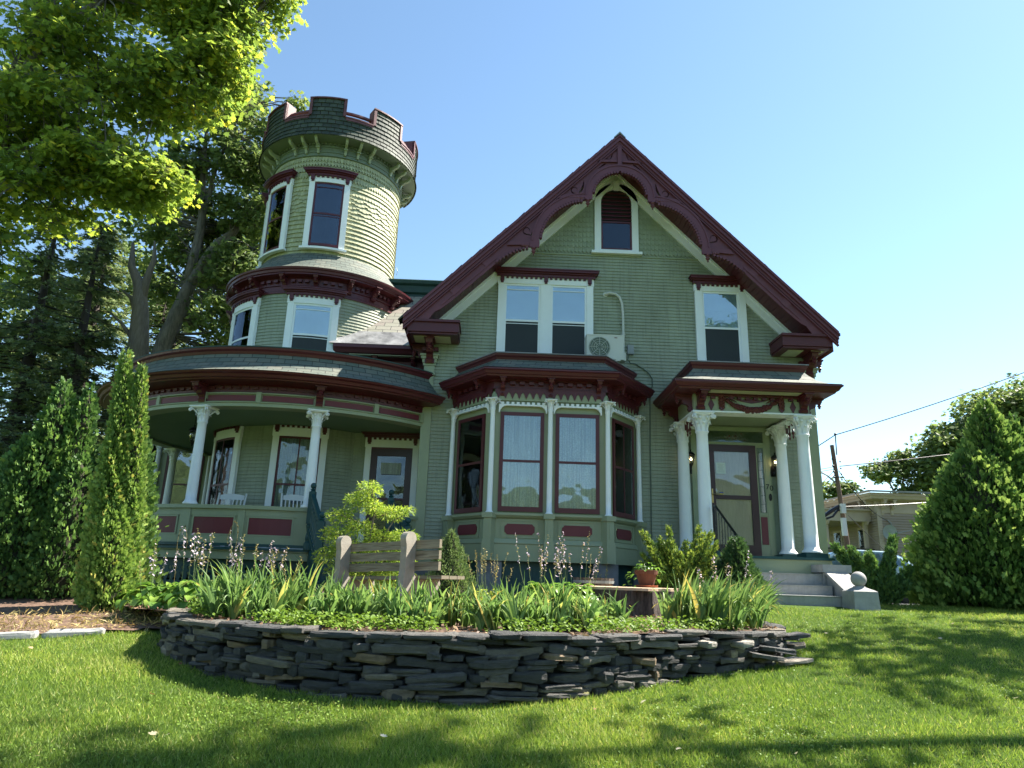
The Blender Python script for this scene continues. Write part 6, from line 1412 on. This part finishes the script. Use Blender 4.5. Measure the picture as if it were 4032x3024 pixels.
mb=MB();tube(mb,[(-12.25,9,-.5),(-12.3,9,6.8),(-12.5,9,8.5),(-12.7,9,9.5),(-13.1,9,10.2),(-13.2,9,11.1)],[.4,.36,.28,.2,.13,.05],9);tube(mb,[(-12.55,9,8.6),(-12.5,9,9.6),(-12.35,9,10.5),(-12.45,9,11.2)],[.2,.14,.09,.03],8);tube(mb,[(-12.5,9,8.2),(-12.9,9,9.0),(-13.3,9,9.3)],[.12,.08,.02],6);tube(mb,[(-12.4,8.9,7.3),(-13.0,8.9,8.0),(-13.5,8.9,8.4)],[.1,.06,.02],6)
tag(mb.build('dead_tree',M['deadwood'],None,True),'broken dead tree trunk with bare stubs between the spruces and the forked maple','tree')
def twiggy(name,base,h,label,n=5,spread=.5):
    mb=MB()
    def br(p,d,l,r,k):
        q=p+d*l;tube(mb,[p,p.lerp(q,.5)+Vector((random.gauss(0,.02),0,random.gauss(0,.02))),q],[r,r*.8,r*.55],4,cap=False)
        if k:
            for _ in range(3):br(q,(d+Vector((random.gauss(0,.5),random.gauss(0,.3),random.gauss(.1,.35)))).normalized(),l*random.uniform(.55,.8),r*.6,k-1)
    br(Vector(base),Vector((.1,0,1)).normalized(),h*.35,.02,n-1);return tag(mb.build(name,M['deadwood']),label,'twigs')
twiggy('bare_treetop',(-8.9,9,15.6),2.1,'bare twigs of a dead treetop left of the battlements',5)
def spruce(x,y,z0,h,r,label,n=150,zs=.1,mat='spruce'):
    e=empty('spruce_tree',(x,y,z0),label,'spruce','spruces behind the arborvitae');tb=MB();tube(tb,[(x,y,z0),(x+.1,y,z0+h*.5),(x,y,z0+h)],[.3,.2,.02],9);P=[];D=[]
    for k in range(n):
        q=zs+(1-zs)*rng.random()**1.05;zz=z0+h*q;a=rng.uniform(0,2*PI);l=r*(1-q)**.75*rng.uniform(.75,1.1)+.25;dx,dy=math.cos(a),math.sin(a)
        p0=Vector((x,y,zz));p1=Vector((x+dx*l*.55,y+dy*l*.55,zz-.10*l));p2=Vector((x+dx*l,y+dy*l,zz-.08*l+.02))
        tube(tb,[p0,p1,p2],[.035,.022,.006],4,cap=False);m_=int(34*l)
        q_=rng.random(m_)**.7;B_=((1-q_)**2)[:,None]*np.array(p0)+(2*q_*(1-q_))[:,None]*np.array(p1)+(q_**2)[:,None]*np.array(p2)
        side=rng.uniform(-1,1,m_)*(.32*l*(1-q_*.75));o_=np.column_stack([-dy*side,dx*side,-np.abs(side)*.45-rng.random(m_)*.12]);P.append(B_+o_)
        D.append(np.column_stack([dx*.8-dy*np.sign(side)*.5,dy*.8+dx*np.sign(side)*.5,np.full(m_,-.25)])+rng.normal(0,.2,(m_,3)))
    tb.build('trunk',M['barks'],e,True);P=np.vstack(P);nn=rng.normal(0,.45,(len(P),3));nn[:,2]+=1
    leaves('needles',P,np.vstack(D),nn,rng.uniform(.16,.30,len(P)),.62,M[mat],e,'tuft');return e
spruce(-16.0,9,-.5,13.2,3.6,'blue-green spruce farthest left, cut by the left edge',230)
spruce(-13.9,8.2,-.5,12.0,2.6,'dark spruce with a bare brown trunk next to the dead tree',170,.12)
spruce(-13.2,12,-.5,11.0,2.8,'spruce behind the dead tree, seen through its branches',190)
spruce(-18.6,5.5,-.5,9.5,3.0,'low spruce behind the leftmost arborvitae',200)
spruce(-16.5,13,-.5,14.5,3.6,'tall spruce in the second row, filling the gap under the big maple',230)
spruce(-11.9,10.5,-.5,9.4,2.3,'small spruce right of the dead tree, above the porch roof',170)
tree('leafy_tree','leafy tree filling the space behind the spruces at the far left',[(-19,16,-.5,.3),(-19,16,8,.15)],[],[(-20.5,15,10,3,1.5,3,1),(-17.3,16,12.5,2.4,1.5,2.4,.8),(-14.6,16,11.5,1.8,1.2,1.6,.45),(-20,15,5,3,1.5,3,.6)],330,34,.2,M['maple2'],M['barkd'],cr=.7,twigs=False)
tree('hedge_tree','bushy green tree seen through the porch between its columns',[(-12.5,13,-.5,.2),(-12.5,13,2.5,.1)],[],[(-12.6,13,1.6,2.6,1.2,2.2,1),(-15.5,11,2,2.2,1.5,2.4,1),(-10.2,14,1.4,1.6,1,1.8,.6)],230,34,.19,M['maple2'],M['barkd'],cr=.55,twigs=False,shape='oval')
# right-hand background
tree('dark_tree','large dark tree in the distance behind the big conifer',[(47,45,-1,.7),(47,45,9,.4)],[[(47,45,8,.3),(43,45,14,.1)],[(47,45,8,.3),(50,45,16,.1)]],[(46,45,14.3,5,4,4.0,1.3),(41.2,45,11.2,3.8,3.5,3.4,1.1),(50,45,14,6,5,4.5,1.2),(39.3,44,9.5,2.4,2.5,2.2,.35),(44,44,6,6,3,3,.9),(52,45,9,6,5,5,1)],1500,42,.36,M['maple2'],M['barkd'],cr=1.3,flat_=.6,twigs=False,group='distant trees right of the house')
tree('slender_tree','slender airy tree above the roof of the beige house',[(35.5,46,-1,.3),(35.6,46,8,.12)],[[(35.6,46,7,.12),(34,46,10.5,.04)],[(35.6,46,8,.1),(36.6,46,11.3,.04)]],[(36.0,46,10.8,1.5,1.2,1.1,1),(34.0,46,10.0,1.3,1.2,.8,.8),(37,46,8.8,1.6,1.2,1.2,.8)],110,34,.26,M['maple2'],M['barkd'],cr=.9,group='distant trees right of the house')
tree('small_tree','small tree showing over the roof beside the utility pole',[(30.3,48,-1,.3),(30.3,48,7,.1)],[],[(31.2,48,8.6,1.4,1,.8,1),(28.9,48,8.1,1.0,1,.7,.7)],80,34,.26,M['maple2'],M['barkd'],cr=.9,twigs=False,group='distant trees right of the house')
# street trees outside the right edge: they cast the dappled shade on the lawn
for x,y,lab,limbs_,bl,k in (
 (14.5,-3.6,'broad maple standing on the right beyond the edge of the lawn, level with the steps',[(11.2,-4.2,7.6),(13,-2.6,8.6)],[(11.8,-4.2,8.2,1.9,1.7,.8,1),(14,-3,8.8,2.2,2,1.0,1),(13.2,-5.2,7.2,1.6,1.3,.7,.6)],62),
 (12.8,-8.0,'broad maple beyond the right edge of the lawn, level with the retaining wall',[(9.0,-7.6,7.4),(11,-9,8)],[(9.3,-7.7,7.9,1.7,1.5,.7,.8),(11.8,-8.2,8.6,2.2,1.8,1,1),(7.9,-9.0,8.6,1.6,1.2,.6,.5)],62),
 (14.0,-6.2,'tall maple rising above the other trees beyond the right edge of the lawn',[(11.5,-5,14.5),(13,-6,15.5)],[(11.6,-5.0,15.5,1.5,1.2,.7,1),(13.6,-6.2,16,1.8,1.3,.8,1),(10.6,-6.6,14.6,1.0,.8,.5,.4)],48)):
    h_=bl[0][2]
    tree('street_tree',lab,[(x,y,-1,.3),(x,y,h_*.45,.25),(x-.3,y,h_*.95,.08)],[[(x,y,h_*.4,.18),tuple(q)+(.05,)] for q in limbs_],bl,k,26,.2,M['maple2'],M['barkd'],cr=.7,group='maples beyond the right edge')
# ================================================================== BEIGE HOUSE
M['beige']=surf('beige_clapboard',(.30,.24,.18),.7,.1,2,.05,40);M['beiget']=surf('beige_trim',(.38,.31,.23),.7,.1,2,.05,40)
NB=empty('neighbour_house',(24,26,-.6),'beige clapboard house with bracketed flat eaves and a side porch, far right','house')
mb=MB();box(mb,20.0,31,22,33,-1.2,4.3);mf=flat(20,22)
claprows(mb,mf,-.8,3.75,.13,lambda z:[(0,11)],1,.07);claprows(mb,flat(20,33,-90),-.8,3.75,.13,lambda z:[(0,11)],1,.07);mb.build('wall',M['beige'],NB)
mb=MB();sweep(mb,[(20,33),(20,22),(31,22)],[(.0,3.75),(.05,3.78),(.05,4.35),(.5,4.45),(.55,4.55),(.62,4.62),(.62,4.74),(0,4.8)]);bx(mb,mf,-.05,.18,-.8,3.8,0,.06)
mb.add([(19.9,21.9,4.79),(31,21.9,4.79),(31,33,4.79),(19.9,33,4.79)],[[0,1,2,3]])
for u in(.25,.75,2.6,5,7.5):corbel(mb,mf,u,4.42,.75,.45,.13)
for u in(10.7,10.1,8.6,7,5.4,3.8):corbel(mb,flat(20,33,-90),u,4.42,.7,.45,.13)
mb.build('cornice',M['beiget'],NB)
mb=MB();sweep(mb,[(19.3,33),(19.3,21.3),(31,21.3)],[(.08,4.75),(.1,4.84),(-.5,4.86)]);mb.build('roof_edge',M['membrane'],NB)
mb=MB();box(mb,17.4,19.99,22.6,31,3.35,3.9);box(mb,17.2,19.99,22.4,31.2,3.9,3.98);box(mb,17.4,19.99,22.6,31,1.0,1.12)
for y in(22.8,25.5,28,30.8):
    for x in(17.6,19.7):
        if x>18 and y>23:continue
        box(mb,x-.09,x+.09,y-.09,y+.09,1.1,3.36);corbel(mb,flat(x,y-.08),0,3.36,.35,.3,.1)
mb.build('side_porch',M['beiget'],NB)
mb=MB();ml=flat(17.45,22.55)
for k in range(30):
    for s_ in(-1,1):
        a=k*.09;b=a+s_*.75;lo,hi=max(0,min(a,b)),min(2.45,max(a,b))
        if a<=2.5:
            z0=1.15;z1=1.15+.75
            if s_>0 and b>2.45:z1=1.15+(2.45-a)
            if s_<0 and b<0:z1=1.15+a
            e_=a+s_*(z1-z0);mb.add([ml(a-.012,z0,0),ml(a+.012,z0,0),ml(e_+.012,z1,0),ml(e_-.012,z1,0)],[[0,1,2,3]])
bx(mb,ml,0,2.5,1.88,1.96,-.02,.03);bx(mb,ml,0,2.5,1.1,1.18,-.02,.03);mb.build('lattice_rail',M['barks'],NB)
mb=MB();bx(mb,ml,.02,2.45,1.19,1.86,-.2,-.1);bx(mb,flat(17.6,22.6),0,2.3,-.8,1.1,0,.03);mb.build('porch_base',M['beige'],NB)
for y in(23.6,26.4,29.5):
    m_=flat(20,y,-90);mb=MB();bx(mb,m_,-.5,.5,1.2,3.1,.0,.06);w_=mb.build('window',M['beiget'],NB);mb=MB();bx(mb,m_,-.38,.38,1.3,3.0,.06,.065);mb.build('pane',M['dglass'],w_);mb=MB();bx(mb,m_,-.38,.38,1.3,3.0,.061,.063);mb.build('dark_interior',M['room'],w_)
mb=MB();lathe(mb,0,0,[(.001,0),(.2,.02),(.36,.07),(.38,.09),(.36,.085),(.2,.035),(.001,.015)],20)
mb.v=[(20.35+v_[0]*.55-v_[2]*.9,21.55-v_[2]*.6-v_[0]*.75,2.75+v_[1]) for v_ in mb.v];mb.mi=0
tube(mb,[(20.25,21.9,2.3),(20.3,21.7,2.4),(20.35,21.6,2.7)],.03,6);tube(mb,[(20.35,21.6,2.55),(20.0,21.2,2.6),(21.1,21.1,2.85)],.02,5);tube(mb,[(20.7,21.93,1.5),(20.7,21.93,3.0),(20.6,21.9,3.25),(20.45,21.9,3.4)],.03,5)
tag(mb.build('satellite_dish',M['grey']),'round grey satellite dish fixed to the corner of the beige house','satellite dish')
# ================================================================== UTILITY POLE AND WIRES
M['pole']=surf('creosoted_pole',(.13,.085,.06),.9,.35,5,.4,30,sc=(3,3,.4))
UP=empty('utility_pole',(15.2,16,-.6),'brown wooden utility pole with transformer boxes and a street lamp arm','utility pole')
mb=MB();tube(mb,[(15.32,16,-.8),(15.2,16,2),(14.95,16,6.05)],[.115,.105,.085],10);mb.build('pole',M['pole'],UP)
mb=MB();tube(mb,[(15.08,15.9,5.6),(15.1,15.9,6.5)],.025,5);sphere(mb,(15.1,15.9,6.53),.06,8,5);box(mb,14.9,15.3,15.85,15.9,4.6,4.64)
for z in(5.1,4.85,4.6,5.4):sphere(mb,(14.85,15.85,z),.05,7,5);sphere(mb,(15.18,15.85,z-.1),.04,7,5)
mb.build('insulators',M['iron'],UP)
mb=MB();tube(mb,[(15.0,16,4.35),(14.6,16,4.7),(14.1,16,4.95),(13.2,16,5.0)],.035,6);lathe(mb,13.1,16,[(.05,5.02),(.14,4.98),(.12,4.9),(.01,4.88)],8);mb.build('street_lamp_arm',M['grey'],UP)
mb=MB();box(mb,14.95,15.15,15.68,15.82,3.05,3.45);box(mb,14.93,15.12,15.68,15.82,2.1,2.85);mb.build('meter_boxes',M['plastic'],UP)
mb=MB();tube(mb,[(14.9,15.8,3.35),(14.5,15.8,3.1),(14.15,15.8,2.85)],[.07,.09,.06],6);tube(mb,[(14.9,15.8,3.25),(14.6,15.8,2.9),(14.3,15.8,2.8)],.05,6);mb.build('cable_bundle',M['iron'],UP)
def wire(p,q,sag,lab,r=.02):
    p,q=Vector(p),Vector(q);mb=MB();pts=[tuple(p.lerp(q,k/14)-Vector((0,0,4*sag*(k/14)*(1-k/14)))) for k in range(15)];tube(mb,pts,r,4);tag(mb.build('overhead_wire',M['iron']),lab,'wire','overhead wires at the utility pole')
pt=(15.1,15.9,6.5)
wire(pt,(30,14,12.2),.25,'topmost wire rising from the pole tip to the right edge')
wire(pt,(9,17,2.6),.05,'wire falling steeply left from the pole tip behind the house')
wire((15.15,15.9,5.1),(32,15,7.8),.15,'second wire running right from the pole across the sky')
for z,l in((5.05,'uppermost of the thin wires running left from the pole'),(4.95,'second of the thin wires running left from the pole')):wire((14.85,15.85,z),(8,20,z-.8),.1,l,.01)
for k,(z,l) in enumerate(((4.9,'upper slanting service wire left of the pole'),(4.7,'middle slanting service wire left of the pole'),(4.45,'lower slanting service wire left of the pole'))):wire((14.9,15.9,z),(10,16,z-4.6),.05,l,.01)
wire((15.1,15.9,4.9),(20.4,21.9,3.4),.35,'drooping wire from the pole to the corner of the beige house')
wire((15.2,15.9,3.35),(34,17,6.2),.4,'low wire passing in front of the beige roof to the right',.02)
wire((15.1,15.9,3.2),(8,18,2.2),.1,'low wire going left from the pole at roof height')
wire((15.3,15.9,3.0),(17.6,14,-.5),.0,'taut guy wire from the pole down to the ground',.012)
# ================================================================== CARS
def car(x,y,rz,paint,label,L_=4.5,hh=1.5):
    e=empty('parked_car',(x,y,-.42),label,'car','cars parked beyond the lawn');ca_,sa_=math.cos(rad(rz)),math.sin(rad(rz))
    def mp(u,z,w):return (x+u*ca_-w*sa_,y+u*sa_+w*ca_,-.42+z)
    k=hh/1.5
    prof=[(-2.2,.35),(-2.22,.75),(-2.0,.92*k),(-1.2,1.0*k),(-.55,1.42*k),(.0,1.5*k),(1.0,1.46*k),(1.75,1.05*k),(2.15,.98*k),(2.22,.7),(2.18,.35),(1.7,.3),(1.62,.5),(1.35,.62),(1.08,.5),(1.0,.28),(-1.0,.28),(-1.08,.5),(-1.35,.62),(-1.62,.5),(-1.7,.3)]
    prof=[(a*L_/4.5,b) for a,b in prof];mb=MB();st=[(-.86,.93,.0),(-.82,.985,.01),(.82,.985,.01),(.86,.93,.0)];n=len(prof);vs=[]
    for w,s_,_ in st:
        for a,b in prof:
            tuck=.16*max(0,(b-.95)/.55);vs.append(mp(a*s_,b*(1 if s_>.95 else .985),w*(1-tuck)))
    fs=[[j*n+i,j*n+(i+1)%n,(j+1)*n+(i+1)%n,(j+1)*n+i] for j in range(3) for i in range(n)]
    for j in(0,3):
        tri=tessellate_polygon([[Vector((a,b,0)) for a,b in prof]]);fs+=[[j*n+i for i in t_] for t_ in tri]
    mb.add(vs,fs);mb.build('body',paint,e,False)
    gl=[(-1.05,1.03*k),(-.52,1.36*k),(.0,1.43*k),(.95,1.40*k),(1.5,1.06*k)]
    for s_ in(-1,1):
        mb=MB();prism(mb,lambda a,z,w,s_=s_:mp(a*L_/4.5*.985,z,s_*(.865+w)*(1-.16*max(0,(z-.95)/.55))),gl,0,.012);mb.build('side_window',M['dglass'],e)
        for px in(-1.35,1.35):
            mb=MB();P=[];r=.33
            vs=[];m_=22
            for rr,ww in((.33,-.1),(.335,-.08),(.335,.08),(.33,.1),(.2,.1),(.18,.07),(.02,.07)):
                for i in range(m_):a=2*PI*i/m_;vs.append(mp(px*L_/4.5+rr*math.cos(a),.33+rr*math.sin(a),s_*(.78+ww)))
            mb.add(vs,[[j*m_+i,j*m_+(i+1)%m_,(j+1)*m_+(i+1)%m_,(j+1)*m_+i] for j in range(6) for i in range(m_)]);mb.build('wheel',M['iron'],e)
    for a0,z0,a1,z1 in((-1.18,1.0*k,-.56,1.405*k),(1.04,1.44*k,1.72,1.07*k)):
        mb=MB();q=L_/4.5;o_=.012;mb.add([mp(a0*q,z0+o_,-.76),mp(a1*q,z1+o_,-.70),mp(a1*q,z1+o_,.70),mp(a0*q,z0+o_,.76)],[[0,1,2,3]]);mb.build('windscreen',M['dglass'],e)
    for s_ in(-.65,.65):
        mb=MB();sphere(mb,mp(-2.08*L_/4.5,.78,s_),.1,10,6,.6);mb.build('headlight',M['plastic'],e);mb=MB();sphere(mb,mp(2.1*L_/4.5,.85,s_),.09,8,5,.8);mb.build('tail_light',M['panel'],e)
    return e
def cpaint(nm,c):
    m=surf(nm,c,.25,.03,2,0,metal=.3,spec=.6);return m
car(11.4,8.5,-12,cpaint('pale_blue_car_paint',(.30,.42,.50)),'pale blue car parked behind the entrance steps, mostly hidden by shrubs',4.6,1.55)
car(14.0,9.5,-70,cpaint('silver_car_paint',(.35,.37,.40)),'silver car parked between the yew shrub and the big conifer',4.4,1.35)

# wooded hill across the road behind the camera (it shows in the window glass)
m,t,o=nt('wooded_hill');P_=pos(t);b=N(t,'ShaderNodeBsdfPrincipled');b.inputs['Roughness'].default_value=1
L(t,ramp(t,noise(t,P_,.25,7,.7),[(.3,(.02,.04,.012)),(.7,(.09,.13,.04))]),b.inputs['Base Color']);L(t,b.outputs[0],o.inputs[0])
xs=np.linspace(-330,330,120);ys=np.linspace(-260,-60,30)
def hill(X,Y):
    k=smooth(-75,-170,Y) if False else np.clip((-75-Y)/95,0,1)
    return -6+k*(26+14*np.clip(-X/120,0,1.2)+4*np.sin(X*.03)+2.5*np.sin(X*.11+1)+rng.normal(0,1.3,X.shape))
v,f=grid(xs,ys,hill);mb=MB();mb.add([tuple(q) for q in v],f);tag(mb.build('hills',m),kind='structure')
# ================================================================== HIERARCHY: never deeper than thing > part > sub-part
def depth_of(o):
    d=0
    while o.parent:o=o.parent;d+=1
    return d
def put(o,par):
    o.parent=par;Ls=Vector((0,0,0));q=par
    while q is not None:Ls+=q.location;q=q.parent
    o.location=-Ls
    for ch in list(o.children):put(ch,o)
while True:
    deep=[o for o in COL.objects if depth_of(o)==3]
    if not deep:break
    for p_ in {o.parent for o in deep}:
        r_=p_
        while r_.parent:r_=r_.parent
        put(p_,r_)
# ================================================================== CAMERA, LIGHT
def camera():
    yaw,pitch,roll=rad(1.27),rad(15.5),rad(1.78)
    f0=Vector((math.sin(yaw),math.cos(yaw),0));r0=Vector((math.cos(yaw),-math.sin(yaw),0));u0=Vector((0,0,1))
    f=f0*math.cos(pitch)+u0*math.sin(pitch);u=u0*math.cos(pitch)-f0*math.sin(pitch)
    r=r0*math.cos(roll)+u*math.sin(roll);u2=u*math.cos(roll)-r0*math.sin(roll)
    from mathutils import Matrix
    m=Matrix((r,u2,-f)).transposed().to_4x4();m.translation=Vector((0,-14,0))
    cd=bpy.data.cameras.new('camera');cd.sensor_width=36;cd.lens=36*1500/2212;cd.clip_start=.1;cd.clip_end=2000
    o=bpy.data.objects.new('camera',cd);COL.objects.link(o);o.matrix_world=m;S.camera=o
camera()
EL,AZM=50,110   # elevation; azimuth from -Y towards +X
sd=Vector((math.sin(rad(AZM))*math.cos(rad(EL)),-math.cos(rad(AZM))*math.cos(rad(EL)),math.sin(rad(EL))))
sl=bpy.data.lights.new('sun','SUN');sl.energy=4.4;sl.angle=rad(.5);sl.color=(1,.93,.82)
so=bpy.data.objects.new('sun',sl);COL.objects.link(so);so.rotation_euler=sd.to_track_quat('Z','Y').to_euler();so.location=(20,0,30)
w=bpy.data.worlds.new('World');S.world=w;w.use_nodes=True;t=w.node_tree;t.nodes.clear()
o=t.nodes.new('ShaderNodeOutputWorld');b=t.nodes.new('ShaderNodeBackground');k=t.nodes.new('ShaderNodeTexSky');k.sky_type='NISHITA';k.sun_disc=False
k.sun_elevation=rad(EL);k.sun_rotation=math.atan2(sd.x,sd.y);k.air_density=.9;k.dust_density=.12;k.ozone_density=1.3
b.inputs[1].default_value=.067;mx=t.nodes.new('ShaderNodeMix');mx.data_type='RGBA';mx.blend_type='MULTIPLY';mx.inputs[0].default_value=1;mx.inputs[7].default_value=(1.0,1.075,1.0,1);L(t,k.outputs[0],mx.inputs[6]);L(t,mx.outputs[2],b.inputs[0]);L(t,b.outputs[0],o.inputs[0])
v=S.view_settings;v.view_transform='Standard';v.look='None';v.exposure=2.12;v.gamma=1;v.use_curve_mapping=False
S.render.engine='CYCLES';S.cycles.max_bounces=8;S.cycles.diffuse_bounces=5;S.cycles.transparent_max_bounces=10;S.cycles.sample_clamp_indirect=6
try:S.cycles.use_denoising=True
except Exception:pass
